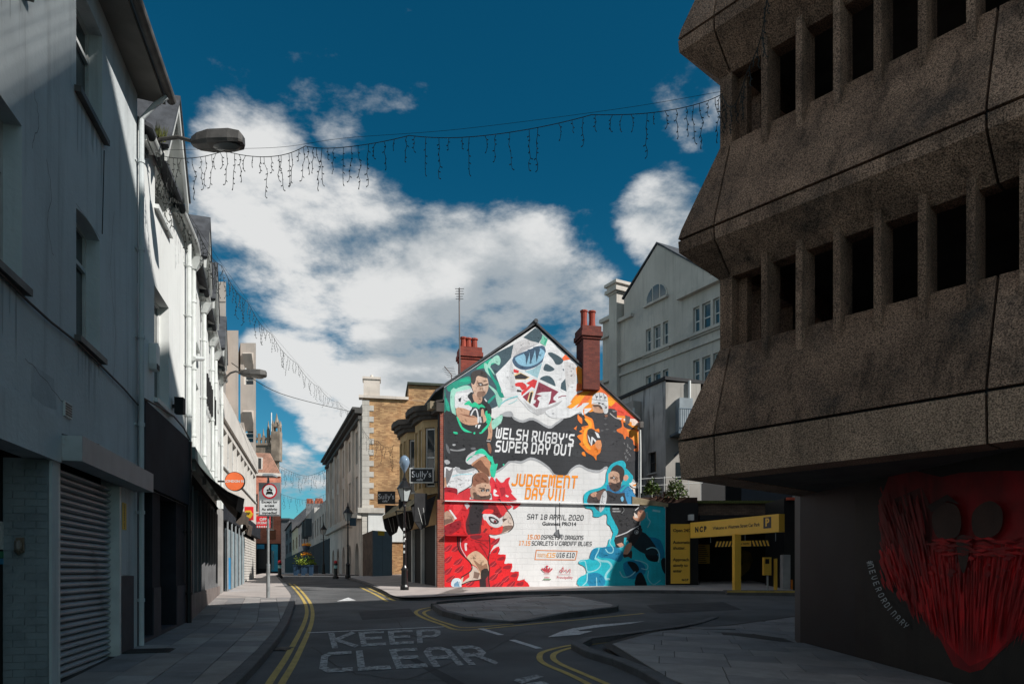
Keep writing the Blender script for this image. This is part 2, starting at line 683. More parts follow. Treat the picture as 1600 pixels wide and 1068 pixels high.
def worn_paint(name, col, wear):
    m = mat(name, col, rough=0.75, var=0.12, scale=3, bump=0.3, bscale=120, speck=0.12, dist=0.004)
    nt = m.node_tree
    p = [n for n in nt.nodes if n.type == 'BSDF_PRINCIPLED'][0]
    src = p.inputs['Base Color'].links[0].from_socket
    geo = nt.nodes.new('ShaderNodeNewGeometry')
    n = nt.nodes.new('ShaderNodeTexNoise')
    n.inputs['Scale'].default_value = 14
    n.inputs['Detail'].default_value = 8
    n.inputs['Roughness'].default_value = 0.75
    nt.links.new(geo.outputs['Position'], n.inputs['Vector'])
    r = nt.nodes.new('ShaderNodeMapRange')
    nt.links.new(n.outputs[0], r.inputs[0])
    r.inputs[1].default_value = 0.62 - wear
    r.inputs[2].default_value = 0.74 - wear
    mx = nt.nodes.new('ShaderNodeMix')
    mx.data_type = 'RGBA'
    nt.links.new(r.outputs[0], mx.inputs[0])
    nt.links.new(src, mx.inputs[6])
    mx.inputs[7].default_value = (0.08, 0.08, 0.083, 1)
    nt.links.new(mx.outputs[2], p.inputs['Base Color'])
    return m


YEL = worn_paint('yellow_road_paint', (0.50, 0.36, 0.10), 0.06)
WHI = worn_paint('white_road_paint', (0.46, 0.47, 0.47), 0.165)
WHI2 = worn_paint('white_line_paint', (0.6, 0.6, 0.6), 0.09)


def arange(a, b, st):
    n = max(1, int(round((b - a) / st)))
    return [a + (b - a) * i / n for i in range(n + 1)]


xs = [-400, -150, -60, -30] + arange(-18, 18, 0.5) + [24, 30, 60, 150, 400]
ys = [-60, -30, -15, -8] + arange(-4, 60, 0.5) + [70, 85, 110, 150, 220, 400, 1500]
mb = MB()
for y in ys:
    for x in xs:
        mb.v.append(Vector((x, y, gz(x, y))))
nx = len(xs)
for j in range(len(ys) - 1):
    for i in range(nx - 1):
        mb.f.append([j * nx + i, j * nx + i + 1, (j + 1) * nx + i + 1, (j + 1) * nx + i])
        mb.c.append(None)
ROAD = structure(mb.build('road', ASPH, smooth=True))


def catmull(P, k=6, closed=False):
    P = [Vector(p) for p in P]
    n = len(P)
    out = []
    rngN = n if closed else n - 1
    for i in range(rngN):
        if closed:
            a, b, c, d = P[(i - 1) % n], P[i], P[(i + 1) % n], P[(i + 2) % n]
        else:
            a, b, c, d = P[max(i - 1, 0)], P[i], P[i + 1], P[min(i + 2, n - 1)]
        for q in range(k):
            t = q / k
            out.append(0.5 * ((2 * b) + (c - a) * t + (2 * a - 5 * b + 4 * c - d) * t * t + (3 * b - a - 3 * c + d) * t ** 3))
    if not closed:
        out.append(P[-1])
    return out


def ground_strip(name, pts, w, m, off, k=6):
    P = catmull(pts, k) if len(pts) > 2 else [pts[0].lerp(pts[1], t / 8) for t in range(9)]
    mb = MB()
    q = strip2d([Vector((p.x, p.y)) for p in P], w)
    for a in q:
        mb.poly([(c.x, c.y, gz(c.x, c.y) + off) for c in a])
    return mb.build(name, m, ROAD)


def G(*pp, off=0.0):
    return [gp(x, y, off) for x, y in pp]


# double yellow lines
ground_strip('yellow_line', G((400, 1110), (420, 1068), (451, 1020), (476, 971), (479, 950), (472, 934), (460, 919), (452, 911)), 0.085, YEL, 0.006)
ground_strip('yellow_line', G((418, 1112), (440, 1068), (465, 1024), (486, 975), (488, 952), (482, 937), (469, 921), (459, 912)), 0.085, YEL, 0.006)
ground_strip('yellow_line', G((563, 917), (586, 928), (605, 939)), 0.1, YEL, 0.006)
ground_strip('yellow_line', G((573, 917), (597, 928), (616, 938)), 0.1, YEL, 0.006)
ground_strip('yellow_line', G((1068, 975.5), (1010, 988), (955, 999), (890, 1008), (852, 1017), (843, 1025), (850, 1036), (889, 1053), (930, 1074), (990, 1110)), 0.085, YEL, 0.006)
ground_strip('yellow_line', G((1056, 979), (1010, 990.5), (965, 1000), (905, 1009), (872, 1018), (864, 1026), (874, 1036), (913, 1053), (955, 1071), (1030, 1104)), 0.085, YEL, 0.006)
ground_strip('yellow_line', G((814, 941), (730, 944.5), (672, 948.5), (650, 955), (660, 964), (690, 975), (722, 984), (800, 977.5), (900, 968), (1004, 958)), 0.09, YEL, 0.006)
ground_strip('yellow_line', G((672, 952), (662, 957), (674, 965), (700, 974), (728, 980), (800, 974.5)), 0.08, YEL, 0.007)
# white markings
ground_strip('give_way_line', G((486, 988), (690, 979)), 0.1, WHI2, 0.007)
ground_strip('lane_dash', G((752, 982), (781, 991)), 0.12, WHI2, 0.007)
ground_strip('lane_dash', G((802, 1000), (840, 1012)), 0.12, WHI2, 0.007)
mb = MB()
mb.poly([p + Vector((0, 0, .007)) for p in G((526, 939), (544, 933), (556, 937.5))])
mb.build('give_way_triangle', WHI2, ROAD)
mb = MB()
for i, pp in enumerate([[(1008, 970), (930, 976), (898, 981), (905, 984), (935, 979.5), (985, 974)],
                        [(898, 980.5), (876, 986.5), (856, 995), (905, 991.5), (926, 985.5), (906, 986)]]):
    mb.poly([p + Vector((0, 0, .007 + i * .001)) for p in G(*pp)])
mb.build('lane_arrow', WHI2, ROAD)
mb = MB()
for i, pp in enumerate([[(800, 1062), (838, 1054), (850, 1057), (815, 1068)], [(815, 1069), (848, 1064), (858, 1068), (826, 1075)]]):
    mb.poly([p + Vector((0, 0, .007)) for p in G(*pp)])
mb.build('worn_marking', WHI, ROAD)


def lerp(a, b, t):
    return a + (b - a) * t


def keep_text(txt, tl, tr, bl, br, gap, wt):
    TL, TR, BL, BR = G(tl, tr, bl, br)
    mb = MB()

    def fn(s, t, li):
        p = (BL.lerp(BR, s)).lerp(TL.lerp(TR, s), t)
        return Vector((p.x, p.y, gz(p.x, p.y) + 0.007 + li * 0.001))
    put_text(mb, txt, fn, weight=wt, gap=gap)
    return mb.build('road_lettering', WHI, ROAD)


keep_text('KEEP', (518, 990), (684, 984), (523, 1010), (684, 1001), 2.0, 1.2)
keep_text('CLEAR', (508, 1021), (744, 1010), (504, 1048), (771, 1034), 2.0, 1.2)

# repairs and a gully in the carriageway
PATCH = mat('asphalt_patch', (0.05, 0.051, 0.054), rough=.92, var=.2, scale=2, bump=.5, bscale=120, speck=.3, dist=.006)
for pp in ([(560, 955), (640, 950), (650, 962), (566, 968)], [(640, 1030), (652, 1029), (760, 1085), (735, 1090)], [(1010, 945), (1130, 940), (1160, 952), (1030, 958)]):
    mb = MB()
    mb.poly([p + Vector((0, 0, .004)) for p in G(*pp)])
    mb.build('asphalt_patch', PATCH, ROAD)
for pp in ([(489, 1010), (560, 1052), (700, 1064), (840, 1090)], [(500, 962), (610, 966), (640, 992), (760, 1002)], [(900, 1000), (830, 985), (760, 1016), (640, 1060)]):
    mb = MB()
    P_ = catmull(G(*pp), 7)
    P_ = [Vector((p.x + random.uniform(-.035, .035), p.y + random.uniform(-.06, .06))) for p in P_]
    for a in strip2d(P_, .014):
        mb.poly([(c.x, c.y, gz(c.x, c.y) + .0045) for c in a])
    mb.build('road_crack', MORTAR, ROAD)
gc_ = gp(436, 1013, 0)
fg_ = Frame((gc_.x, gc_.y), (gc_.x + .1, gc_.y + 1), (5, gc_.y))
mb = MB()
mb.box(fg_, -.22, .22, -.2, .2, gc_.z - .05, gc_.z + .006)
gr_ = mb.build('gully_frame', IRON, ROAD)
for i in range(6):
    mb = MB()
    mb.box(fg_, -.19 + i * .068, -.15 + i * .068, -.17, .17, gc_.z + .0065, gc_.z + .013)
    mb.build('grate_bar', IRON, gr_)

# ------------------------------------------------------------------ left pavement
WALLX = [(-20, 2.12), (10.41, -5.48), (13.8, -6.33), (24.0, -9.83), (37.9, -13.64), (60, -19.5)]


def xw(y):
    for (ya, xa), (yb, xb) in zip(WALLX, WALLX[1:]):
        if y <= yb:
            return xa + (xb - xa) * (y - ya) / (yb - ya)
    return WALLX[-1][1]


kerb_px = [(330, 1130), (358, 1090), (389, 1061), (427, 1016), (447, 985), (456, 962), (461, 944), (462, 934), (452, 921), (440, 907), (434, 901)]
KL = catmull([gp(x, y, 0.0) for x, y in kerb_px], 5)
KL = [Vector((p.x, p.y, 0)) for p in KL]
KL.insert(0, KL[0] + (KL[0] - KL[3]).normalized() * 6)


def xk(y):
    for a, b in zip(KL, KL[1:]):
        if a.y <= y <= b.y:
            return a.x + (b.x - a.x) * (y - a.y) / max(1e-6, b.y - a.y)
    if y < KL[0].y:
        return KL[0].x
    return KL[-1].x + (y - KL[-1].y) * -0.28


KH = 0.11


def pz(x, y, off=0.0):
    return gz(x, y) + KH + off


yend = 46.0
mb = MB()
yy = arange(-6, yend, 0.6)
for a, b in zip(yy, yy[1:]):
    for i in range(4):
        def pt(y, i):
            x = lerp(xw(y) - 0.3, xk(y) - 0.1, i / 4)
            return Vector((x, y, pz(x, y, -0.014 if y < 21 else 0.0)))
        mb.poly([pt(a, i), pt(a, i + 1), pt(b, i + 1), pt(b, i)])
PAVL = structure(mb.build('pavement_left', PAVE_FAR))
PAVL.data.materials.append(MORTAR)
for pl in PAVL.data.polygons:
    if pl.center.y < 20.6:
        pl.material_index = 1


def slab(parent, pts, th, gapz, mats, name='paving_slab'):
    mb = MB()
    n = len(pts)
    mb.extrude([Vector((p[0], p[1], p[2])) for p in pts], Vector((0, 0, -th)))
    return mb.build(name, random.choice(mats), parent)


ns = 0
row = 0
d = 0.0
while d < 5.2 and ns < 300:
    w = 0.46
    y = 4.6 + (row * 0.37) % 0.8
    while y < 20.8:
        ln = random.choice((0.62, 0.78, 0.78, 0.94))
        g_ = 0.006

        def cx(dd, yv):
            return min(xw(yv) + dd, xk(yv) - 0.165)
        a0, a1 = cx(d + g_, y + g_), cx(d + w - g_, y + g_)
        b0, b1 = cx(d + g_, y + ln - g_), cx(d + w - g_, y + ln - g_)
        if a1 - a0 > 0.03 or b1 - b0 > 0.03:
            dz = random.uniform(-0.002, 0.003)
            pts = [(a0, y + g_, pz(a0, y, dz)), (a1 + .001, y + g_, pz(a1, y, dz)), (b1 + .001, y + ln - g_, pz(b1, y + ln, dz)), (b0, y + ln - g_, pz(b0, y + ln, dz))]
            slab(PAVL, pts, 0.04, 0, PAVE)
            ns += 1
        y += ln
    d += w
    row += 1

# kerb stones along the left pavement
acc_l = 0.0


def kerb_run(parent, P, wdt=0.15, side=1, st=0.9, h0=KH, hfun=None, m=None):
    """individual kerb stones along a polyline of road-edge points"""
    pts = [Vector((p.x, p.y)) for p in P]
    res = [pts[0]]
    left = st
    out_ = [pts[0]]
    for a, b in zip(pts, pts[1:]):
        L_ = (b - a).length
        t = 0.0
        while L_ - t >= left:
            t += left
            out_.append(a.lerp(b, t / L_))
            left = st
        left -= (L_ - t)
    for a, b in zip(out_, out_[1:]):
        dv = (b - a).normalized()
        nv = Vector((-dv.y, dv.x)) * side
        a2, b2 = a + dv * 0.004, b - dv * 0.004
        hh = [hfun(a2) if hfun else h0, hfun(b2) if hfun else h0]
        c = [a2, b2, b2 + nv * wdt, a2 + nv * wdt]
        h4 = [hh[0], hh[1], hh[1], hh[0]]
        mb = MB()
        top_in = 0.012
        lo = [(p.x, p.y, gz(p.x, p.y) - 0.06) for p in c]
        up = [(p.x, p.y, gz(p.x, p.y) + h - 0.012) for p, h in zip(c, h4)]
        tp = [(p.x, p.y) for p in (a2 + nv * top_in, b2 + nv * top_in, b2 + nv * wdt, a2 + nv * wdt)]
        tp = [(x, y_, gz(x, y_) + h + 0.002) for (x, y_), h in zip(tp, h4)]
        mb.hexa(lo + up)
        i = len(mb.v)
        mb.v += [Vector(q) for q in tp]
        base = i - 4
        mb.f += [[i, i + 1, i + 2, i + 3], [base, base + 1, i + 1, i], [base + 1, base + 2, i + 2, i + 1], [base + 3, base, i, i + 3]]
        mb.c += [None] * 4
        mb.build('kerb_stone', m or KERB, parent)


kerb_run(PAVL, [p for p in KL if p.y > 3.0], side=1)
# iron cover in the left pavement
c0 = gp(228, 1016, KH)
fr = Frame((c0.x, c0.y), (c0.x - .25, c0.y + 1))
mb = MB()
mb.box(fr, -0.25, 0.25, -0.35, 0.35, c0.z - 0.03, c0.z + 0.008)
for i in range(6):
    mb.box(fr, -0.21 + i * 0.075, -0.17 + i * 0.075, -0.31, 0.31, c0.z + 0.0085, c0.z + 0.012)
tag(mb.build('drain_cover', IRON, org=c0), 'dark iron cover set in the left pavement beside the white downpipe', 'drain cover')


# ------------------------------------------------------------------ convex clip for slab fields
def clip_convex(sub, clip):
    out_ = sub
    n = len(clip)
    area = sum(clip[i].x * clip[(i + 1) % n].y - clip[(i + 1) % n].x * clip[i].y for i in range(n))
    sg = 1 if area > 0 else -1
    for i in range(n):
        a, b = clip[i], clip[(i + 1) % n]
        inp, out_ = out_, []

        def side(p):
            return sg * ((b.x - a.x) * (p.y - a.y) - (b.y - a.y) * (p.x - a.x))
        for k in range(len(inp)):
            p, q = inp[k], inp[(k + 1) % len(inp)]
            sp, sq = side(p), side(q)
            if sp >= 0:
                out_.append(p)
            if (sp >= 0) != (sq >= 0):
                out_.append(p.lerp(q, sp / (sp - sq)))
        if not out_:
            return []
    return out_


def slab_field(parent, clip, origin, ang, w, lns, hfun, nmax, mats, th=0.035, holes=None):
    cs, sn = math.cos(ang), math.sin(ang)
    n = 0
    for r in range(-40, 40):
        u = -30 + (r * 0.41) % 0.9
        while u < 30:
            ln = random.choice(lns)
            g_ = 0.006
            q = [(u + g_, r * w + g_), (u + ln - g_, r * w + g_), (u + ln - g_, (r + 1) * w - g_), (u + g_, (r + 1) * w - g_)]
            q = [Vector((origin[0] + a * cs - b * sn, origin[1] + a * sn + b * cs)) for a, b in q]
            u += ln
            c = clip_convex(q, clip)
            if len(c) < 3 or n >= nmax:
                continue
            cc = sum(c, Vector((0, 0))) / len(c)
            if cc.y < 5.5 or cc.x / cc.y > .74:
                continue
            ar = abs(sum(c[i].x * c[(i + 1) % len(c)].y - c[(i + 1) % len(c)].x * c[i].y for i in range(len(c)))) / 2
            if ar < 0.01:
                continue
            dz = random.uniform(-0.002, 0.003)
            slab(parent, [(p.x, p.y, gz(p.x, p.y) + hfun(p) + dz) for p in c], th, 0, mats)
            n += 1
    return n


def sheet(name, outline, hfun, m, drop=0.014, skirt=True, st=0.6):
    """a raised area following the ground, built as clipped cells"""
    x0, x1 = min(p.x for p in outline), max(p.x for p in outline)
    y0, y1 = min(p.y for p in outline), max(p.y for p in outline)
    mb = MB()
    for xa, xb in zip(arange(x0, x1, st), arange(x0, x1, st)[1:]):
        for ya, yb in zip(arange(y0, y1, st), arange(y0, y1, st)[1:]):
            c = clip_convex([Vector((xa, ya)), Vector((xb, ya)), Vector((xb, yb)), Vector((xa, yb))], outline)
            if len(c) >= 3:
                mb.poly([(p.x, p.y, gz(p.x, p.y) + hfun(p) - drop) for p in c])
    return structure(mb.build(name, m))


# ------------------------------------------------------------------ right pavement under the car park
rp = [gp(x, y, 0.0) for x, y in [(895, 1018), (897, 1010), (918, 1003), (967, 997), (1070, 976), (1113, 963), (1180, 958.5), (1330, 952)]]
rp = [Vector((p.x, p.y)) for p in rp]
rp += [Vector((14, 17)), Vector((14, -4)), Vector((2.6, -4))]
nb = gp(1030, 1077, 0.0)
rp += [Vector((nb.x, nb.y))]
nb2 = gp(938, 1036, 0.0)
rp += [Vector((nb2.x, nb2.y))]
edge_r = [Vector((2.6, -4)), Vector((nb.x, nb.y)), Vector((nb2.x, nb2.y))] + rp[:6]


def rh(p):
    # the pavement runs down to the road over a short dropped stretch
    t = (p.y - rp[3].y) / (rp[5].y - rp[3].y)
    edge = 0.1 - 0.085 * max(0, min(1, (t if p.x < 4.5 else 1) * 1.6))
    return edge if p.y > rp[3].y - 0.5 else 0.1


def hull_inset(poly, dist):
    n = len(poly)
    sg = 1 if sum(poly[i].x * poly[(i + 1) % n].y - poly[(i + 1) % n].x * poly[i].y for i in range(n)) > 0 else -1
    big = [Vector((-99, -99)), Vector((99, -99)), Vector((99, 99)), Vector((-99, 99))]
    for i in range(n):
        a, b = poly[i], poly[(i + 1) % n]
        d_ = (b - a).normalized()
        nn = Vector((-d_.y, d_.x)) * sg
        a2, b2 = a + nn * dist - d_ * 200, b + nn * dist + d_ * 200
        big = clip_convex(big, [a2, b2, b2 + nn * 400, a2 + nn * 400])
    return big


PAVR = sheet('pavement_right', rp, rh, MORTAR)
inn = hull_inset(rp, 0.17)
slab_field(PAVR, inn, (rp[0].x, rp[0].y), math.radians(-12), 0.62, (0.7, 0.9, 1.2), rh, 260, [PAVE[2], PAVE[4], PAVE[0], PAVE[2]])
kerb_run(PAVR, catmull([Vector((p.x, p.y, 0)) for p in edge_r], 5), side=-1, hfun=rh, st=0.8, wdt=0.17)
c0 = gp(1112, 978, 0.09)
mb = MB()
fr = Frame((c0.x, c0.y), (c0.x + 1, c0.y + .2))
hz_ = gz(c0.x, c0.y) + rh(Vector((c0.x, c0.y)))
mb.box(fr, -0.35, 0.35, -0.3, 0.3, hz_ - 0.04, hz_ + 0.007)
mb.box(fr, -0.3, 0.3, -0.25, 0.25, hz_ + 0.0075, hz_ + 0.012)
tag(mb.build('inspection_cover', PAVE[4], org=c0), 'square inspection cover in the grey paving near the car park entrance', 'inspection cover')

# ------------------------------------------------------------------ traffic island
ip = [gp(x, y, 0.0) for x, y in [(673, 950), (676, 946.5), (730, 942), (823, 938), (872, 934), (920, 941), (967, 951.5), (966, 955), (890, 965), (806, 973.5), (728, 971), (690, 962)]]
ip = [Vector((p.x, p.y)) for p in ip]
ic = sum(ip, Vector((0, 0))) / len(ip)


def ih(p):
    q = Vector((gp(806, 973).x, gp(806, 973).y))
    low = max(0.0, 1 - (p - IQ).length / 1.6)
    return 0.13 - 0.105 * low


IQ = Vector((gp(815, 973).x, gp(815, 973).y))
ISL = sheet('traffic_island', ip, ih, MORTAR, st=0.35)
slab_field(ISL, hull_inset(ip, 0.14), (ip[0].x, ip[0].y), math.radians(8), 0.6, (0.62, 0.62, 0.9), ih, 120, [PAVE[1], PAVE[0], PAVE[1], PAVE[3]], th=0.03)
kerb_run(ISL, [Vector((p.x, p.y, 0)) for p in ip + [ip[0]]], side=-1 if sum(ip[i].x * ip[(i + 1) % len(ip)].y - ip[(i + 1) % len(ip)].x * ip[i].y for i in range(len(ip))) < 0 else 1, hfun=ih, st=0.6, wdt=0.13)

# ------------------------------------------------------------------ pavement in front of the mural and the far street
MDIR = Vector((1, 0.22)).normalized()
M0 = Vector((-2.57, 26.9))
mp_edge = [gp(x, y, 0.0) for x, y in [(540, 904), (566, 912), (598, 926), (614, 935), (640, 938), (711, 935), (794, 929), (900, 927), (1000, 926), (1100, 927), (1260, 931)]]
mp_edge = catmull(mp_edge, 4)
mb = MB()
for a, b in zip(mp_edge, mp_edge[1:]):
    def back(p):
        if p.x < M0.x:
            return Vector((p.x + 3.6, p.y + 7.5))
        return Vector((p.x + 1.0, 34.0))
    for k in range(6):
        q = []
        for p, t in ((a, k / 6), (b, k / 6), (b, (k + 1) / 6), (a, (k + 1) / 6)):
            s_ = Vector((p.x, p.y)).lerp(back(p), t)
            q.append((s_.x, s_.y, pz(s_.x, s_.y)))
        mb.poly(q)
PAVM = structure(mb.build('pavement_mural_side', PAVE_FAR))
kerb_run(PAVM, mp_edge, side=1, hfun=lambda p: KH if p.x < -5 or p.x > -1 else 0.05, st=1.0)
# paved end of the side street
mb = MB()
for a, b in zip(arange(44, 120, 4), arange(44, 120, 4)[1:]):
    for xa, xb in ((-26, -18), (-18, -13), (-13, -9), (-9, -5)):
        q = [(xa, a), (xb, a), (xb, b), (xa, b)]
        mb.poly([(x - (y - 44) * 0.33, y, gz(x, y) + 0.03) for x, y in q])
structure(mb.build('pedestrian_paving', PAVE_FAR))

# ================================================================== LEFT SIDE
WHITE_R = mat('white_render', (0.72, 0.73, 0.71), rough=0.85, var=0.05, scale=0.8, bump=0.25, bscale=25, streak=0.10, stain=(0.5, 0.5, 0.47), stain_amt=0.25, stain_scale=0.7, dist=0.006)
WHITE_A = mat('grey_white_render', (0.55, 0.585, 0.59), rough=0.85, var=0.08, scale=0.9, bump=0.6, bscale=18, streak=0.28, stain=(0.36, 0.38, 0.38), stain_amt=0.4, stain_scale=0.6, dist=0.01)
WHITE_P = mat('white_gloss_paint', (0.66, 0.67, 0.65), rough=0.45, var=0.08, scale=3, bump=0.1, bscale=30, streak=0.12)
PIPE_W = mat('white_pipe_paint', (0.62, 0.64, 0.62), rough=0.5, var=0.1, scale=4, bump=0.1, streak=0.15)
PIPE_K = mat('black_pipe_paint', (0.012, 0.012, 0.013), rough=0.45, var=0.2)
SLATE = mat('slate', (0.055, 0.058, 0.065), rough=0.7, var=0.3, scale=5, bump=0.4, bscale=30)
BARGE = mat('barge_board', (0.55, 0.56, 0.54), rough=0.6, var=0.12, scale=3, streak=0.2)
SOFFIT = mat('soffit_board', (0.20, 0.185, 0.165), rough=0.8, var=0.15, scale=2)
DARKF = mat('charcoal_fascia', (0.026, 0.029, 0.036), spec=0.15, rough=0.8, var=0.2, scale=2, bump=0.1)
DARKT = mat('charcoal_tile', (0.062, 0.064, 0.074), spec=.2, rough=0.7, var=0.15, scale=3, bump=0.1)
BLACK = mat('black_void', (0.006, 0.006, 0.007), rough=0.7, var=0.2)
GLASS = glass_mat()
CABLE = mat('black_cable', (0.012, 0.012, 0.012), rough=0.6)
SHUT = mat('shutter_steel', (0.42, 0.43, 0.45), rough=0.5, var=0.08, scale=1.2, bump=0.08, metal=0.2, stain=(0.10, 0.10, 0.11), stain_amt=0.75, stain_scale=1.3)
BRICKP = mat('painted_brick', (0.24, 0.27, 0.285), rough=0.7, var=0.14, scale=4, bump=0.4, bscale=40)
RUST = mat('rusty_white_steel', (0.42, 0.45, 0.45), rough=0.6, var=0.12, scale=3, stain=(0.22, 0.10, 0.04), stain_amt=0.95, stain_scale=3.2)
GUTTER = mat('gutter_grey', (0.11, 0.10, 0.092), rough=0.6, var=0.25, scale=5, stain=(0.2, 0.19, 0.17), stain_amt=0.4, stain_scale=3)
YELP = mat('yellow_sign', (0.62, 0.40, 0.02), rough=0.55, var=0.06)
MOSS = mat('moss', (0.10, 0.11, 0.03), rough=0.95, var=0.4, scale=20)
STEELG = mat('galvanised_steel', (0.34, 0.36, 0.37), rough=0.45, var=0.12, scale=6, metal=0.5)


def window(fr, parent, ua, ub, za, zb, rev=0.14, fm=None, sill=True, style='sash', sill_m=None, fw=0.055, gm=None):
    """frame, two panes and a sill in an opening"""
    mb = MB()
    d1, d0 = -rev + 0.05, -rev
    mb.box(fr, ua, ua + fw, d0, d1, za, zb)
    mb.box(fr, ub - fw, ub, d0, d1, za, zb)
    mb.box(fr, ua + fw, ub - fw, d0, d1, za, za + fw)
    mb.box(fr, ua + fw, ub - fw, d0, d1, zb - fw, zb)
    zm = za + (zb - za) * (0.5 if style != 'toplight' else 0.68)
    mb.box(fr, ua + fw, ub - fw, d0, d1 + 0.012, zm - fw * 0.45, zm + fw * 0.45)
    if style == 'bars':
        um = (ua + ub) / 2
        mb.box(fr, um - 0.015, um + 0.015, d0, d1 - .003, za + fw, zb - fw)
    w = mb.build('window', fm or WHITE_P, parent)
    for a, b in ((za + fw, zm - fw * 0.45), (zm + fw * 0.45, zb - fw)):
        p = MB()
        p.box(fr, ua + fw, ub - fw, d0 + 0.012, d0 + 0.022, a, b)
        p.build('pane', gm or GLASS, w)
    if sill and fr is FA:
        for k in range(7):
            uu = lerp(ua, ub, (k + .5) / 7) + random.uniform(-.05, .05)
            ww, hh = random.uniform(.012, .045), random.uniform(.15, .75)
            g = MB()
            g.poly([fr.pt(uu - ww, .002, za - .09), fr.pt(uu + ww, .002, za - .09), fr.pt(uu + ww * .2, .002, za - .09 - hh), fr.pt(uu - ww * .2, .002, za - .09 - hh * .9)])
            g.build('dirt_run', mat('dirt_run', (0.36, 0.385, 0.39), rough=.9, var=.1), parent)
    if sill:
        s = MB()
        s.hexa([fr.pt(ua - .06, -rev, za - .07), fr.pt(ub + .06, -rev, za - .07), fr.pt(ub + .06, .07, za - .09), fr.pt(ua - .06, .07, za - .09),
                fr.pt(ua - .06, -rev, za - .004), fr.pt(ub + .06, -rev, za - .004), fr.pt(ub + .06, .07, za - .022), fr.pt(ua - .06, .07, za - .022)])
        s.build('sill', sill_m or WHITE_P, w)
    return w


def core(fr, parent, u0, u1, z0, z1, depth, m, rev=0.16, top=True):
    """the body behind a facade"""
    mb = MB()
    mb.box(fr, u0 + .01, u1 - .01, -depth, -rev, z0, z1)
    return mb.build('body', m, parent)


def pipe(fr, parent, u, d, z0, z1, r, m, brackets=3, name='downpipe', swan=None):
    mb = MB()
    pts = [fr.pt(u, d, z0), fr.pt(u, d, z1)]
    if swan:
        pts += [fr.pt(u + swan[0] * .5, d + swan[1] * .5, z1 + swan[2] * .6), fr.pt(u + swan[0], d + swan[1], z1 + swan[2])]
    mb.tube(pts, r, 10)
    o = mb.build(name, m, parent, smooth=False)
    for i in range(brackets):
        z = lerp(z0, z1, (i + .5) / brackets)
        b = MB()
        b.tube([fr.pt(u, d, z), fr.pt(u, d, z + .05)], r * 1.3, 10)
        b.box(fr, u - r * 2.2, u + r * 2.2, 0.0, 0.012, z + .005, z + .045)
        b.build('bracket', m, o)
    return o


# ------------------------------------------------------------------ near white building
FA = Frame((-3.38, 2.0), (-5.48, 10.41), (5, 10))
A = thing('rendered_building', 'tall grey-white rendered building with roller shutter, nearest on the left', 'building', (-3.38, 2, 0.1))
UE = FA.len - 0.02
hs = {}


def px_open(fr, x0, x1, yb, yt, ref):
    """opening from columns x0..x1 and the rows of its bottom and top on column ref"""
    ua, ub = fr.hit(x0, 500)[0], fr.hit(x1, 500)[0]
    return (ua, ub, fr.hit(ref, yb)[1], fr.hit(ref, yt)[1])


w2 = px_open(FA, 119, 156, 555, 369, 155)
w1 = px_open(FA, 119, 160, 210, 55, 159)
w0 = (FA.hit(-70, 500)[0], FA.hit(34, 500)[0], w2[2], w2[3])
w3 = (FA.hit(-60, 500)[0], FA.hit(36, 500)[0], w1[2], w1[3])
ZTOP_A = 8.5
fas_z = FA.hit(100, 719)[1]
door = (FA.hit(-90, 500)[0], FA.hit(76, 500)[0], -.4, FA.hit(70, 714)[1])
shut = (FA.hit(88, 500)[0], FA.hit(186, 500)[0], -.4, FA.hit(126, 722, .0)[1])
mb = MB()
mb.wall(FA, 0.2, UE, -0.5, ZTOP_A, [w0, w1, w2, w3, door, shut], rev=0.22)
mb.poly([FA.pt(UE, 0, -.5), FA.pt(UE, -.3, -.5), FA.pt(UE, -.3, ZTOP_A), FA.pt(UE, 0, ZTOP_A)])
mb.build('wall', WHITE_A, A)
core(FA, A, 0.2, UE, -.5, ZTOP_A, 6, BLACK, rev=0.52)
for w in (w0, w1, w2, w3):
    window(FA, A, *w, rev=0.2, style='toplight', fm=BARGE, sill_m=GUTTER)
# arched head over the middle window
mb = MB()
um = (w2[0] + w2[1]) / 2
for sgn in (0, 1):
    ue = w2[sgn]
    pts = [(ue, w2[3] + .001), (ue, w2[3] - .05)]
    for k in range(1, 7):
        t = k / 6
        pts.append((lerp(ue, um, t), w2[3] - .05 * (1 - t) ** 2))
    mb.fprism(FA, pts, -.2, -.003)
mb.build('window_head', WHITE_A, A)
# eaves
mb = MB()
ze = ZTOP_A
mb.hexa([FA.pt(0, -.3, ze), FA.pt(UE + .1, -.3, ze), FA.pt(UE + .1, .36, ze - .06), FA.pt(0, .36, ze - .06),
         FA.pt(0, -.3, ze + .05), FA.pt(UE + .1, -.3, ze + .05), FA.pt(UE + .1, .36, ze - .01), FA.pt(0, .36, ze - .01)])
mb.build('soffit', SOFFIT, A)
mb = MB()
mb.hexa([FA.pt(0, -3.4, ze + 2.2), FA.pt(UE + .12, -3.4, ze + 2.2), FA.pt(UE + .12, .4, ze + .05), FA.pt(0, .4, ze + .05),
         FA.pt(0, -3.4, ze + 2.3), FA.pt(UE + .12, -3.4, ze + 2.3), FA.pt(UE + .12, .4, ze + .12), FA.pt(0, .4, ze + .12)])
mb.build('roof', SLATE, A)
mb = MB()
for k in range(9):
    a0, a1 = math.pi + math.pi * k / 9, math.pi + math.pi * (k + 1) / 9
    c = (.43, ze + .05)
    q = [(c[0] + math.cos(a0) * .07, c[1] + math.sin(a0) * .08), (c[0] + math.cos(a1) * .07, c[1] + math.sin(a1) * .08)]
    mb.poly([FA.pt(0, q[0][0], q[0][1]), FA.pt(UE + .14, q[0][0], q[0][1]), FA.pt(UE + .14, q[1][0], q[1][1]), FA.pt(0, q[1][0], q[1][1])])
mb.build('gutter', GUTTER, A)
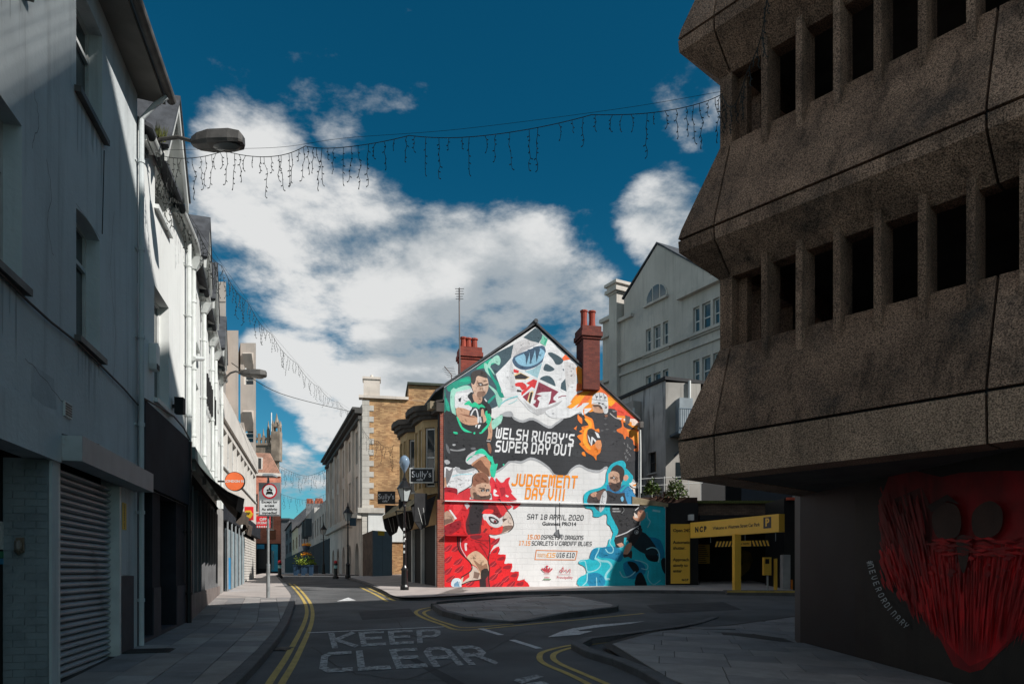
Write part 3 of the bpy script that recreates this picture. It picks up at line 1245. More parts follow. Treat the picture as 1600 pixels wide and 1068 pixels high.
pipe(FA, A, UE - .06, .07, FA.hit(206, 1004)[1] - .06, ze - .42, .036, WHITE_A, 6, swan=(.0, .34, .38))
# fascia box above the shutter, rusty end plate
ub0 = FA.hit(88, 500)[0] - .02
zt, zb = FA.hit(126, 679, .25)[1], FA.hit(126, 719, .25)[1]
mb = MB()
mb.box(FA, ub0, UE - .15, .003, .25, zb, zt)
fb = mb.build('fascia_box', mat('fascia_panel', (0.30, 0.32, 0.335), rough=0.5, var=0.1, scale=3, streak=0.1), A)
mb = MB()
mb.box(FA, ub0 - .012, ub0 - .001, .006, .247, zb + .003, zt - .003)
e = mb.build('end_plate', RUST, fb)
e['label'] = 'rust-stained end plate of the fascia box'
mb = MB()
mb.box(FA, .3, ub0 - .014, .003, .06, FA.hit(60, 712)[1], FA.hit(60, 640)[1])
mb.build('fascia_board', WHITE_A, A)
# roller shutter: one slat after another
zs0, zs1 = FA.hit(130, 1032)[1] - 0.16, zb - .02
nsl = 30
sh = MB()
sh.box(FA, shut[0] + .03, shut[1] - .03, -.2, -.17, zs0, zs1)
sho = sh.build('roller_shutter', SHUT, A)
hgt = (zs1 - zs0) / nsl
for i in range(nsl):
    z = zs0 + i * hgt
    s = MB()
    prof = [(-.165, 0), (-.12, .08), (-.085, .35), (-.085, .6), (-.12, .9), (-.165, .97)]
    P0 = [FA.pt(shut[0] + .05, a, z + b * hgt) for a, b in prof]
    s.extrude(P0, FA.u * (shut[1] - shut[0] - .1))
    s.build('slat', SHUT, sho)
for u in (shut[0] - .025, shut[1] - .05):
    s = MB()
    s.box(FA, u, u + .075, -.16, .02, -.4, zs1)
    s.build('guide_rail', PIPE_W, sho)
# painted brick jamb of the recessed doorway, brick by brick
ja, jb = FA.pt(door[1] - .004, .0, 0), FA.pt(door[1] - .004, -.4, 0)
FJ = Frame((ja.x, ja.y), (jb.x, jb.y), (0, 0))
pr = MB()
pr.box(FJ, 0, FJ.len, -.02, .004, -.3, door[3])
pier = pr.build('brick_jamb', BRICKP, A)
zr, r = -.06, 0
while zr < door[3] - .05:
    u = -(0.1 if r % 2 else 0)
    while u < FJ.len - .02:
        a, b = max(u, .003), min(u + .2, FJ.len - .003)
        if b - a > .03:
            s = MB()
            s.box(FJ, a + .003, b - .003, .004, .013 + random.uniform(0, .004), zr, zr + .068)
            s.build('brick', BRICKP, pier)
        u += .205
    zr += .074
    r += 1
mb = MB()
mb.box(FA, door[1] + .002, shut[0] - .03, .003, .03, -.3, fas_z + .05)
mb.build('steel_jamb', WHITE_A, A)
# door with its notices
mb = MB()
mb.box(FA, door[0], door[1] - .01, -.5, -.4, -.3, door[3])
dr = mb.build('door', BLACK, A)
mb = MB()
mb.box(FA, FA.hit(1, 500, -.39)[0], FA.hit(15, 500, -.39)[0], -.396, -.39, FA.hit(8, 858, -.39)[1], FA.hit(8, 815, -.39)[1])
mb.build('notice', WHITE_P, dr)
for y0, y1, c in ((871, 861, (0.03, 0.22, 0.10)), (881, 872, (0.05, 0.28, 0.5))):
    mb = MB()
    mb.box(FA, FA.hit(0, 500, -.39)[0], FA.hit(14, 500, -.39)[0], -.396, -.39, FA.hit(8, y0, -.39)[1], FA.hit(8, y1, -.39)[1])
    mb.build('sticker', mat('sticker%d' % y0, c, rough=.4), dr)
# caged wall light on the pier
lu, lz = FJ.hit(34, 852)
mb = MB()
mb.box(FJ, lu - .035, lu + .035, .03, .05, lz - .07, lz + .08)
for k in range(5):
    a = math.pi * (k + .5) / 5
    mb.tube([FJ.pt(lu + .04 * math.cos(a), .05 + .05 * math.sin(a), lz - .055), FJ.pt(lu + .04 * math.cos(a), .05 + .05 * math.sin(a), lz + .05)], .004, 4)
mb.lathe(FJ.pt(lu, .07, lz - .09), [(.005, 0), (.03, .02), (.045, .04)], 8)
lt = mb.build('wall_light', mat('old_brass', (0.18, 0.13, 0.09), rough=.5), A)
mb = MB()
mb.lathe(FJ.pt(lu, .08, lz - .05), [(.012, 0), (.028, .02), (.03, .07), (.02, .1)], 8)
mb.build('lamp_glass', mat('dusty_glass', (0.25, 0.22, 0.2), rough=.3), lt)
# strip beside the downpipe: panel, tiles and yellow notice
mb = MB()
ua_, ub_ = FA.hit(188, 500)[0], FA.hit(205, 500)[0]
mb.box(FA, ua_, ub_, .003, .02, FA.hit(196, 898)[1], zb)
mb.build('panel', WHITE_A, A)
mb = MB()
mb.box(FA, ua_, ub_ + .06, .003, .02, -.3, FA.hit(196, 899)[1])
mb.build('tile_plinth', DARKT, A)
mb = MB()
mb.box(FA, FA.hit(188, 500)[0], FA.hit(194.5, 500)[0], .022, .026, FA.hit(191, 827)[1], FA.hit(191, 785)[1])
yn = mb.build('notice_plate', YELP, A)
mb = MB()
un, zn = FA.hit(191, 806)
put_font(mb, 'NO PARKING', .055, lambda a, b: FA.pt(un - b, .028, zn + a), bold=.001)
mb.build('lettering', BLACK, yn)
# cable sagging along under the sills
mb = MB()
pts = [(-40, 395), (0, 432), (38, 470), (75, 503), (118, 536), (160, 577), (190, 607), (212, 632)]
mb.tube([FA.pt(*((lambda h: (h[0], .03, h[1]))(FA.hit(*p)))) for p in pts], .012, 6)
mb.tube([FA.pt(*((lambda h: (h[0], .03, h[1]))(FA.hit(*p)))) for p in [(-20, 620), (0, 632), (18, 641), (42, 659), (64, 672), (86, 676), (150, 672.0 + 22)]], .008, 6)
u_, z_ = FA.hit(160, 235)
u2_, z2_ = FA.hit(157, 365)
mb.tube([FA.pt(u_, .02, z_), FA.pt(u_ - .02, .02, (z_ + z2_) / 2 + .2), FA.pt(u2_, .02, z2_)], .006, 5)
mb.build('cable', CABLE, A)

# hairline cracks, patched render and a vent on the big wall
crk = random.Random(11)
for pp in ([(72, 250), (80, 300), (74, 345), (82, 400)], [(178, 330), (172, 420), (180, 520), (176, 600)], [(40, 560), (75, 600), (110, 640)], [(52, 140), (60, 190), (50, 230)]):
    mb = MB()
    P_ = catmull([Vector((*FA.hit(*p), 0)) for p in pp], 6)
    P_ = [Vector((p.x + crk.uniform(-.02, .02), p.y + crk.uniform(-.02, .02))) for p in P_]
    for q in strip2d(P_, .007):
        mb.poly([FA.pt(v.x, .003, v.y) for v in q])
    mb.build('render_crack', GUTTER, A)
mb = MB()
q = [FA.hit(*p) for p in ((52, 570), (84, 592), (88, 640), (70, 634), (50, 618))]
mb.poly([FA.pt(u, .0025, z) for u, z in q])
mb.build('render_patch', mat('patched_render', (0.44, 0.47, 0.48), rough=.9, var=.12, scale=3, bump=.5, bscale=30, streak=.1), A)
uv_, zv_ = FA.hit(104, 640)
mb = MB()
mb.box(FA, uv_ - .11, uv_ + .11, .003, .02, zv_ - .08, zv_ + .08)
vt = mb.build('air_vent', PIPE_W, A)
for k in range(5):
    mb = MB()
    mb.box(FA, uv_ - .09, uv_ + .09, .0205, .026, zv_ - .065 + k * .028, zv_ - .05 + k * .028)
    mb.build('louvre', GUTTER, vt)

# ------------------------------------------------------------------ gabled dormer
def gable(fr, parent, uc, hw, d, ze, zr, bm=None, wallm=None):
    """little gable breaking the eaves: wall, slates, barge boards"""
    mb = MB()
    mb.fprism(fr, [(uc - hw + .12, ze - .02), (uc + hw - .12, ze - .02), (uc + hw - .12, ze + .05), (uc, zr - .14), (uc - hw + .12, ze + .05)], -.5, .004)
    g = mb.build('gable', wallm or WHITE_R, parent)
    for sg in (-1, 1):
        m2 = MB()
        e0, e1 = (uc + sg * hw, ze), (uc, zr)
        th = .07
        m2.fprism(fr, [e0, e1, (e1[0], e1[1] + th), (e0[0] + sg * .05, e0[1] + th * .6)], -2.2, d + .04)
        m2.build('slates', SLATE, g)
        b2 = MB()
        b2.fprism(fr, [(e0[0] - sg * .02, e0[1] - .18), (e1[0], e1[1] - .2), (e1[0], e1[1] - .004), (e0[0] - sg * .01, e0[1] - .004)], d - .03, d + .015)
        b2.build('barge_board', bm or BARGE, g)
        s2 = MB()
        s2.fprism(fr, [(e0[0] - sg * .03, e0[1] - .03), (e1[0], e1[1] - .05), (e1[0], e1[1] - .006), (e0[0] - sg * .03, e0[1] - .006)], .006, d - .035)
        s2.build('soffit', BARGE, g)
    return g


def gutter_run(fr, parent, u0, u1, z, d=.16, m=None):
    mb = MB()
    for k in range(8):
        a0, a1 = math.pi + math.pi * k / 8, math.pi + math.pi * (k + 1) / 8
        q = [(d + math.cos(a) * .065, z + math.sin(a) * .075) for a in (a0, a1)]
        mb.poly([fr.pt(u0, *q[0]), fr.pt(u1, *q[0]), fr.pt(u1, *q[1]), fr.pt(u0, *q[1])])
    mb.box(fr, u0, u1, .004, .1, z - .06, z + .02)
    return mb.build('gutter', m or BARGE, parent)


# ------------------------------------------------------------------ first white gabled house
FB = Frame((-5.48, 10.41), (-6.33, 13.8), (5, 12))
B = thing('gabled_house', 'white rendered house with charcoal shop fascia and one slate gable', 'house', (-5.48, 10.41, .4))
LB = FB.len
zE = 7.95
bw1 = px_open(FB, 242, 263, 362, 262, 263)
bw2 = px_open(FB, 241, 264, 640, 478, 262)
fz0, fz1 = FB.hit(250, 772)[1], FB.hit(250, 653)[1]
do1 = (FB.hit(219, 500)[0], FB.hit(238, 500)[0], -.3, fz0 - .005)
do2 = (FB.hit(250, 500)[0], FB.hit(275, 500)[0], -.3, fz0 - .005)
mb = MB()
mb.wall(FB, .0, LB, fz0, zE + .1, [bw1, bw2], rev=.26)
mb.build('wall', WHITE_R, B)
core(FB, B, 0, LB, -.4, zE + .1, 6, BLACK, rev=.3)
mb = MB()
mb.wall(FB, .0, LB, -.4, fz0, [do1, do2], rev=.28, d=0.0)
sf = mb.build('shopfront', DARKF, B)
mb = MB()
mb.box(FB, .05, LB - .06, .004, .09, fz0 + .003, fz1)
mb.build('fascia', DARKF, B)
for d_ in (do1, do2):
    mb = MB()
    mb.box(FB, d_[0] + .02, d_[1] - .02, -.27, -.25, .35, d_[3] - .02)
    mb.build('doorway', BLACK, sf)
    mb = MB()
    mb.box(FB, d_[0], d_[1], -.28, .02, .2, .5 + .03 * d_[0])
    mb.build('doorstep', DARKT, sf)
for a, b in ((do1[1] + .01, do2[0] - .01), (do2[1] + .01, LB - .02)):
    mb = MB()
    mb.box(FB, a, b, .004, .02, -.2, 1.25)
    mb.build('tile_plinth', DARKT, sf)
window(FB, B, *bw1, rev=.2)
window(FB, B, *bw2, rev=.2)
gable(FB, B, 1.4, .85, .27, zE + .1, 9.35)
mb = MB()
mb.hexa([FB.pt(0, -3, zE + 1.6), FB.pt(LB, -3, zE + 1.6), FB.pt(LB, .2, zE + .06), FB.pt(0, .2, zE + .06), FB.pt(0, -3, zE + 1.7), FB.pt(LB, -3, zE + 1.7), FB.pt(LB, .2, zE + .12), FB.pt(0, .2, zE + .12)])
mb.build('roof', SLATE, B)
gutter_run(FB, B, 2.3, LB, zE)
gutter_run(FB, B, .1, .5, zE)
# alarm box and black floodlight
u, z = FB.hit(235, 558)
mb = MB()
mb.fprism(FB, [(u - .13, z - .12), (u - .09, z - .2), (u + .09, z - .2), (u + .13, z - .1), (u + .11, z + .19), (u, z + .23), (u - .11, z + .19)], .004, .11)
al = mb.build('alarm_box', WHITE_P, B)
mb = MB()
mb.box(FB, u - .085, u + .085, .1105, .116, z - .195, z - .11)
mb.build('alarm_base', BLACK, al)
u, z = FB.hit(269, 635)
mb = MB()
mb.box(FB, u - .09, u + .09, .05, .2, z - .12, z + .16)
mb.box(FB, u - .02, u + .02, .004, .05, z - .02, z + .04)
mb.build('floodlight', BLACK, B)
mb = MB()
pts = [(214, 622), (225, 628), (240, 636), (262, 650), (278, 668), (290, 690)]
mb.tube([FB.pt(*((lambda h: (h[0], .1, h[1]))(FB.hit(*p)))) for p in pts], .014, 6)
mb.build('cable', CABLE, B)
pipe(FB, B, LB - .12, .08, FB.hit(289, 690)[1], zE - .1, .045, PIPE_W, 4)
pipe(FB, B, LB - .12, .08, FB.hit(289, 972)[1] - .05, FB.hit(289, 690)[1], .05, PIPE_K, 3)
# moss tuft in the gutter end
mb = MB()
mc = FB.pt(.35, .2, zE + .12)
for k in range(60):
    a, b = random.uniform(0, 6.28), random.uniform(0, .12)
    h = random.uniform(.05, .24)
    p = mc + Vector((math.cos(a) * b, math.sin(a) * b, 0))
    q = p + Vector((random.uniform(-.05, .05), random.uniform(-.05, .05), h))
    mb.poly([p - Vector((.012, 0, 0)), p + Vector((.012, 0, 0)), q])
mb.build('moss_tuft', MOSS, B)

# ------------------------------------------------------------------ white gabled terrace
FC2 = Frame((-6.33, 13.8), (-9.83, 24.0), (5, 14))
T = thing('gabled_terrace', 'long white terrace with three slate gables, black wall letters and an awning', 'terrace', (-6.33, 13.8, .5))
LT = FC2.len
shop_top = 3.55
holes = []
for yv in (15.6, 17.9, 21.7):
    uc = (yv - 13.8) / FC2.u.y
    holes.append((uc - .38, uc + .38, 6.5, 7.7))
for uc in (.9, 2.3, 4.3, 6.0, 8.2, 9.9):
    holes.append((uc - .38, uc + .38, 4.2, 5.7))
mb = MB()
mb.wall(FC2, 0, LT, shop_top, zE + .1, holes, rev=.2)
mb.build('wall', WHITE_R, T)
core(FC2, T, 0, LT, -.3, zE + .1, 6, BLACK, rev=.24)
for h in holes:
    window(FC2, T, *h, rev=.17)
for yv in (15.6, 17.9, 21.7):
    gable(FC2, T, (yv - 13.8) / FC2.u.y, .85, .27, zE + .1, 9.25)
mb = MB()
mb.hexa([FC2.pt(0, -3, zE + 1.6), FC2.pt(LT, -3, zE + 1.6), FC2.pt(LT, .2, zE + .06), FC2.pt(0, .2, zE + .06), FC2.pt(0, -3, zE + 1.7), FC2.pt(LT, -3, zE + 1.7), FC2.pt(LT, .2, zE + .12), FC2.pt(0, .2, zE + .12)])
mb.build('roof', SLATE, T)
for a, b in ((0, 1.0), (2.85, 3.4), (5.3, 7.4), (9.3, LT)):
    gutter_run(FC2, T, a, b, zE)
for u in (.55, 3.1, 5.7, 7.0, 9.8):
    p = pipe(FC2, T, u, .09, shop_top, zE - .35, .045, PIPE_W, 3)
    mb = MB()
    P = [(.05, 0), (.12, .12), (.14, .22), (.14, .3)]
    mb.hexa([FC2.pt(u - .06, .02, zE - .36), FC2.pt(u + .06, .02, zE - .36), FC2.pt(u + .06, .15, zE - .36), FC2.pt(u - .06, .15, zE - .36),
             FC2.pt(u - .15, .02, zE - .14), FC2.pt(u + .15, .02, zE - .14), FC2.pt(u + .15, .26, zE - .14), FC2.pt(u - .15, .26, zE - .14)])
    mb.build('hopper', PIPE_W, p)
mb = MB()
mb.tube([FC2.pt(.35, .1, 5.75), FC2.pt(2.5, .1, 6.35)], .05, 8)
mb.build('branch_pipe', PIPE_W, T)
# wall letters seen edge on
ua_, ub_ = FC2.hit(317, 500)[0], FC2.hit(334, 500)[0]
for i in range(9):
    u = lerp(ua_, ub_, (i + .5) / 9)
    mb = MB()
    zz = 6.05
    mb.box(FC2, u - .05, u - .01, .05, .11, zz - .36, zz + .36)
    if i % 2 == 0:
        mb.box(FC2, u - .01, u + .12, .055, .105, zz + .26, zz + .36)
    if i % 3 != 1:
        mb.box(FC2, u - .01, u + .12, .055, .105, zz - .36, zz - .26)
    if i % 3 == 1:
        mb.box(FC2, u - .01, u + .12, .055, .105, zz - .05, zz + .05)
    mb.build('wall_letter', BLACK, T)
# shopfront below
sh0 = FC2.hit(293, 500)[0]
SFG = mat('shop_frame_grey', (0.16, 0.16, 0.165), rough=.5)
STALL = mat('stall_riser', (0.18, 0.15, 0.14), rough=.7, var=.2)
mb = MB()
mb.box(FC2, .05, LT, -.2, -.12, -.2, shop_top)
sf = mb.build('shopfront', DARKF, T)
mb = MB()
mb.box(FC2, .05, 9.6, .0, .05, 0, 1.05)
mb.build('stall_riser', STALL, sf)
for i in range(9):
    u0 = .35 + i * .95
    mb = MB()
    mb.box(FC2, u0, u0 + .8, -.1, -.08, 1.1, 3.2)
    mb.build('pane', GLASS, sf)
    mb = MB()
    mb.box(FC2, u0 + .82, u0 + .9, -.1, .03, .9, 3.3)
    mb.build('mullion', SFG, sf)
mb = MB()
mb.box(FC2, 9.7, LT - .02, -.05, .08, -.2, shop_top)
mb.build('pier', mat('pier_grey', (0.3, 0.29, 0.28), rough=.8), sf)
# drooping brown awning
AWN = mat('awning_canvas', (0.085, 0.065, 0.05), rough=.9, var=.25, scale=3, streak=.3, bump=.4, bscale=12)
mb = MB()
NA = 16
for i in range(NA):
    for j in range(3):
        def ap(i, j):
            u = lerp(.15, 8.6, i / NA)
            sag = .07 * math.sin(i * 2.1) + .05 * math.sin(i * .9)
            d = lerp(.1, .95 + sag, j / 3)
            z = lerp(3.75, 3.0 + .25 * sag - (i / NA) * .1, j / 3) - .12 * math.sin(math.pi * j / 3)
            return FC2.pt(u, d, z)
        mb.poly([ap(i, j), ap(i + 1, j), ap(i + 1, j + 1), ap(i, j + 1)])
for i in range(NA):
    def vp(i, j):
        u = lerp(.15, 8.6, i / NA)
        sag = .07 * math.sin(i * 2.1) + .05 * math.sin(i * .9)
        return FC2.pt(u, .95 + sag - .05 * j, 3.0 + .25 * sag - (i / NA) * .1 - j * (.26 + .06 * math.sin(i * 1.3)))
    mb.poly([vp(i, 0), vp(i + 1, 0), vp(i + 1, 1), vp(i, 1)])
mb.build('awning', AWN, T)
mb = MB()
mb.box(FC2, .1, 8.7, .004, .16, 3.72, 3.95)
mb.build('awning_box', mat('copper_green', (0.16, 0.2, 0.19), rough=.7, var=.2), T)

# ------------------------------------------------------------------ concrete block further on
FD = Frame((-9.83, 24.0), (-13.64, 37.9), (0, 20))
BE = mat('beige_concrete', (0.48, 0.42, 0.37), rough=.85, var=.1, scale=.8, bump=.2, bscale=30, streak=.15)
PALEC = mat('pale_concrete', (0.62, 0.585, 0.54), rough=.85, var=.08, scale=.8, bump=.2, bscale=30, streak=.12)
C = thing('concrete_block', 'pale two-storey concrete shop block with a strip of windows under a deep parapet', 'building', (-9.83, 24, .8))
LC = FD.len
zt = 7.45
wz0, wz1 = 5.2, 6.5
hl = []
for i in range(9):
    u0 = .3 + i * (LC - .6) / 9
    hl.append((u0 + .08, u0 + (LC - .6) / 9 - .08, wz0, wz1))
mb = MB()
mb.wall(FD, 0, LC, 3.9, zt, hl, rev=.22)
mb.poly([FD.pt(0, 0, 3.9), FD.pt(0, -3, 3.9), FD.pt(0, -3, zt), FD.pt(0, 0, zt)])
mb.poly([FD.pt(0, 0, zt), FD.pt(LC, 0, zt), FD.pt(LC, -4, zt), FD.pt(0, -4, zt)])
mb.build('wall', PALEC, C)
mb = MB()
mb.box(FD, -.02, LC + .05, .003, .1, wz1 + .25, zt + .12)
mb.build('parapet', PALEC, C)
core(FD, C, 0, LC, 0, zt - .02, 5, BLACK, rev=.26)
for h in hl:
    window(FD, C, *h, rev=.18, sill=True, style='bars', fm=mat('grey_frame', (0.4, 0.42, 0.43), rough=.5))
mb = MB()
mb.box(FD, 0, LC, -.2, -.1, .3, 3.9)
sf = mb.build('shopfront', DARKF, C)
# steel mesh hoarding panels and posts, then roller shutters
HOARD = mat('blue_grey_hoarding', (0.30, 0.37, 0.40), rough=.5, var=.12, scale=2, metal=.2, streak=.2)
BLUE = mat('bright_blue_panel', (0.03, 0.26, 0.52), rough=.5)
for i in range(5):
    u0 = .3 + i * 1.25
    mb = MB()
    nfin = 8
    mb.box(FD, u0, u0 + 1.2, .1, .13, .85 + .025 * i, 3.0)
    for k in range(nfin):
        uu = u0 + .05 + k * 1.15 / nfin
        mb.box(FD, uu, uu + .04, .13, .15, .9, 2.96)
    hp = mb.build('hoarding_panel', HOARD, C)
    mb = MB()
    mb.tube([FD.pt(u0 - .02, .18, .7), FD.pt(u0 - .02, .18, 3.5)], .035, 8)
    mb.build('post', STEELG, hp)
mb = MB()
mb.box(FD, .35, 1.2, .16, .18, .9, 2.0)
mb.build('hoarding_panel', BLUE, C)
for i in range(3):
    u0 = 7.0 + i * 2.3
    sh = MB()
    sh.box(FD, u0, u0 + 2.1, -.05, .0, .9, 3.1)
    so = sh.build('roller_shutter', SHUT, C)
    for k in range(18):
        z = .95 + k * .119
        s = MB()
        s.box(FD, u0 + .04, u0 + 2.06, .001, .03, z, z + .09)
        s.build('slat', PALEC, so)
mb = MB()
mb.box(FD, 0, LC, .004, .22, 3.25, 3.85)
mb.build('shop_fascia', DARKF, C)
mb = MB()
pts = [(0, .3), (.1, .55), (.25, .5), (.35, .2), (.5, .1), (.6, .5), (.75, .55), (.9, .25), (1.1, .3), (1.2, .55), (1.4, .4), (1.6, .35)]
mb.tube([FD.pt(4.2 + a * 1.5, .26, 2.95 + b * .9) for a, b in pts], .04, 5)
mb.build('script_lettering', WHITE_P, C)

# tall beige block behind it
K = thing('beige_tower_block', 'tall beige concrete office block rising behind the white terrace', 'office block', at(365, 893, 42) * 1.0 - Vector((0, 0, .3)))
fk = Frame((0, 42), (1, 42), (0, 0))


def fpx(px, y):
    return (px - 800) / FPX * y


mb = MB()
xa_, xb_, za_ = fpx(330, 41.2), fpx(353, 41.2), at(0, 440, 41.2).z
mb.hexa([(xa_, 41.2, 0), (xb_, 41.2, 0), (xb_ - 2.5, 47, 0), (xa_ - 2.5, 47, 0), (xa_, 41.2, za_), (xb_, 41.2, za_), (xb_ - 2.5, 47, za_), (xa_ - 2.5, 47, za_)])
mb.build('stair_tower', BE, K)
mb = MB()
xa_, xb_, za_ = fpx(353, 42) - 1.5, fpx(372.5, 42), at(0, 516, 42).z
mb.hexa([(xa_, 42, 0), (xb_, 42, 0), (xb_ - 3, 49, 0), (xa_ - 3, 49, 0), (xa_, 42, za_), (xb_, 42, za_), (xb_ - 3, 49, za_), (xa_ - 3, 49, za_)])
mb.build('wall', BE, K)
mb = MB()
x0, x1 = fpx(372.5, 42) + .003, fpx(397, 42)
zt = at(0, 533, 42).z
hl = []
for yy_ in (585, 676):
    zc = at(0, yy_, 42).z
    hl.append((x0 + .2, x1 - .15, zc - .5, zc + .9))
fk2 = Frame((0, 42.3), (1, 42.3), (0, 0))
hl2 = [(a, b, c, d) for a, b, c, d in hl]
mb.wall(fk2, x0, x1, 0, zt, hl2, rev=.3)
mb.poly([(x1, 42.3, 0), (x1 - 3, 49, 0), (x1 - 3, 49, zt), (x1, 42.3, zt)])
mb.poly([(x0, 42.3, zt), (x1, 42.3, zt), (x1 - 3, 49, zt), (x0 - 3, 49, zt)])
mb.build('bay_wall', BE, K)
for i, h in enumerate(hl):
    window(fk2, K, h[0], h[1], h[2], h[2] + .6, rev=.25, sill=False)
    mb = MB()
    mb.hexa([(h[0], 42.55, h[3] - .7), (h[1], 42.55, h[3] - .7), (h[1], 42.56, h[3] - .69), (h[0], 42.56, h[3] - .69),
             (h[0], 42.0, h[3] + .35), (h[1], 42.0, h[3] + .35), (h[1], 42.29, h[3] + .5), (h[0], 42.29, h[3] + .5)])
    mb.build('hood', BE, K)
for yv in (470, 500):
    pass
mb = MB()
for yv in (480, 560, 640):
    z = at(0, yv, 42).z
    mb.abox(fpx(331, 41.2), fpx(352.6, 41.2), 41.18, 41.199, z, z + .04)
mb.build('panel_joint', mat('joint_dark', (0.2, 0.17, 0.15), rough=.9), K)

# ================================================================== FAR STREET
BRICKR = S(150, 78, 60)


def brick_mat(name, fr, c1, c2, mc=(0.30, 0.27, 0.24), bw=.225, bh=.075, **kw):
    return mat(name, c1, rough=.85, var=kw.pop('var', .2), scale=1.2, bump=.2, bscale=50, brick=(c2, mc, bw, bh, fr), **kw)


FXY = Frame((0, 0), (1, 0), (0, -5))
# brick shop building closing the view on the left, copper-pink mansard
D = thing('mansard_building', 'red brick building with pink ribbed mansard roof and blue shop windows', 'building', (fpx(412, 50), 50, gz(-17, 50)))
yD = 50.0
FDf = Frame((fpx(384, yD), yD), (fpx(434, yD), yD + .6), (-15, 0))
DBR = brick_mat('pink_red_brick', FDf, S(206, 130, 106), S(186, 112, 92), S(190, 160, 142))
zb_, zc_ = at(0, 740, yD).z, at(0, 704, yD).z
wd = [FDf.box_px(391, 790, 403, 822), FDf.box_px(424, 780, 434, 806)]
mb = MB()
hl = [FDf.box_px(395, 771, 403, 799), FDf.box_px(417.5, 803, 427, 826)]
shz = at(0, 848, yD).z
mb.wall(FDf, 0, FDf.len, shz, zb_, hl, rev=.2)
mb.build('wall', DBR, D)
core(FDf, D, 0, FDf.len, 0, zb_, 1.0, DBR, rev=.22)
for h in hl:
    window(FDf, D, *h, rev=.18, fm=PALEC, style='bars')
mb = MB()
mb.box(FDf, 0, FDf.len + .03, .003, .1, zb_ - .1, zb_ + .12)
mb.build('cornice', PALEC, D)
MANS = mat('copper_pink_sheet', (0.46, 0.27, 0.20), rough=.6, var=.2, scale=1.5, streak=.3)
L_ = FDf.len
mb = MB()
mb.hexa([FDf.pt(0, .05, zb_ + .12), FDf.pt(L_, .05, zb_ + .12), FDf.pt(L_ - 1.0, -2.2, zb_ + .12), FDf.pt(0, -2.2, zb_ + .12),
         FDf.pt(0, -.7, zc_), FDf.pt(L_ - .75, -.7, zc_), FDf.pt(L_ - 1.0, -1.4, zc_), FDf.pt(0, -1.4, zc_)])
rf = mb.build('roof', MANS, D)
for i in range(22):
    t = (i + .5) / 22
    mb = MB()
    a0, a1 = FDf.pt(L_ * t, .06, zb_ + .14), FDf.pt((L_ - .75) * t, -.69, zc_)
    mb.tube([a0, a1], .035, 4)
    mb.build('seam', MANS, rf)
mb = MB()
u0, u1 = FDf.hit(396, 500)[0], FDf.hit(410, 500)[0]
mb.box(FDf, u0, u1, -.6, .0, at(0, 732, yD).z, at(0, 713, yD).z)
dm = mb.build('dormer', PALEC, D)
mb = MB()
mb.box(FDf, u0 + .08, u1 - .08, .001, .02, at(0, 731, yD).z, at(0, 714.5, yD).z)
mb.build('pane', GLASS, dm)
mb = MB()
mb.box(FDf, 0, L_, -.15, -.05, .8, shz)
sf = mb.build('shopfront', DARKF, D)
for a, b, y0, y1, c in ((401, 413, 850, 857, S(20, 150, 200)), (424, 434, 850, 892, S(30, 175, 215)), (424, 428, 860, 890, S(200, 235, 240)), (404, 421, 858, 888, S(25, 35, 45))):
    mb = MB()
    h = FDf.box_px(a, y0, b, y1)
    mb.box(FDf, h[0], h[1], -.04, .0 + .004 * (a % 3), h[2], h[3])
    mb.build('shop_panel', mat('shop_%d_%d' % (a, b), c, rough=.3), sf)
mb = MB()
h = FDf.box_px(419, 827, 431, 842)
mb.box(FDf, h[0], h[1], .003, .05, h[2], h[3])
mb.build('panel', mat('brown_panel', S(120, 78, 55), rough=.6), D)

# church tower
H = thing('church_tower', 'grey stone church tower with pierced parapet, pinnacles and a white flagpole', 'church tower', (fpx(408, 85), 86, 1.3))
yT = 85.0
STONE_D = mat('weathered_stone', (0.25, 0.20, 0.155), rough=.9, var=.3, scale=1.2, bump=.3, bscale=10, streak=.3)
tx0, tx1 = fpx(372, yT), fpx(436.5, yT)
zp = at(0, 694, yT).z
mb = MB()
mb.hexa([(tx0, yT, 0), (tx1, yT, 0), (tx1 - 2.4, yT + 5, 0), (tx0 - 2.4, yT + 5, 0), (tx0, yT, zp - .1), (tx1, yT, zp - .1), (tx1 - 2.4, yT + 5, zp - .1), (tx0 - 2.4, yT + 5, zp - .1)])
mb.build('tower', STONE_D, H)
mb = MB()
mb.hexa([(tx0 - .15, yT - .15, zp - .1), (tx1 + .15, yT - .15, zp - .1), (tx1 - 2.3, yT + 5.1, zp - .1), (tx0 - 2.6, yT + 5.1, zp - .1), (tx0 - .15, yT - .15, zp + .15), (tx1 + .15, yT - .15, zp + .15), (tx1 - 2.3, yT + 5.1, zp + .15), (tx0 - 2.6, yT + 5.1, zp + .15)])
mb.build('string_course', STONE_D, H)
zq = at(0, 680, yT).z
for ys_ in (yT, yT + 4.6):
    n = 9
    for i in range(n):
        x = lerp(tx0 + .3, tx1 - .3, i / (n - 1)) - (2.2 if ys_ > yT + 1 else 0)
        mb = MB()
        hgt_ = zq + (.7 if i % 3 == 0 else .25 if i % 3 == 1 else 0)
        mb.abox(x - .13, x + .13, ys_, ys_ + .4, zp + .15, hgt_)
        if i % 3 == 0:
            mb.lathe((x, ys_ + .2, hgt_), [(.16, 0), (.02, 1.1)], 4)
        mb.build('parapet_pier', STONE_D, H)
    mb = MB()
    sh_ = 2.2 if ys_ > yT + 1 else 0
    mb.abox(tx0 - sh_, tx1 - sh_, ys_ + .05, ys_ + .35, zq - .5, zq - .22)
    mb.build('parapet_rail', STONE_D, H)
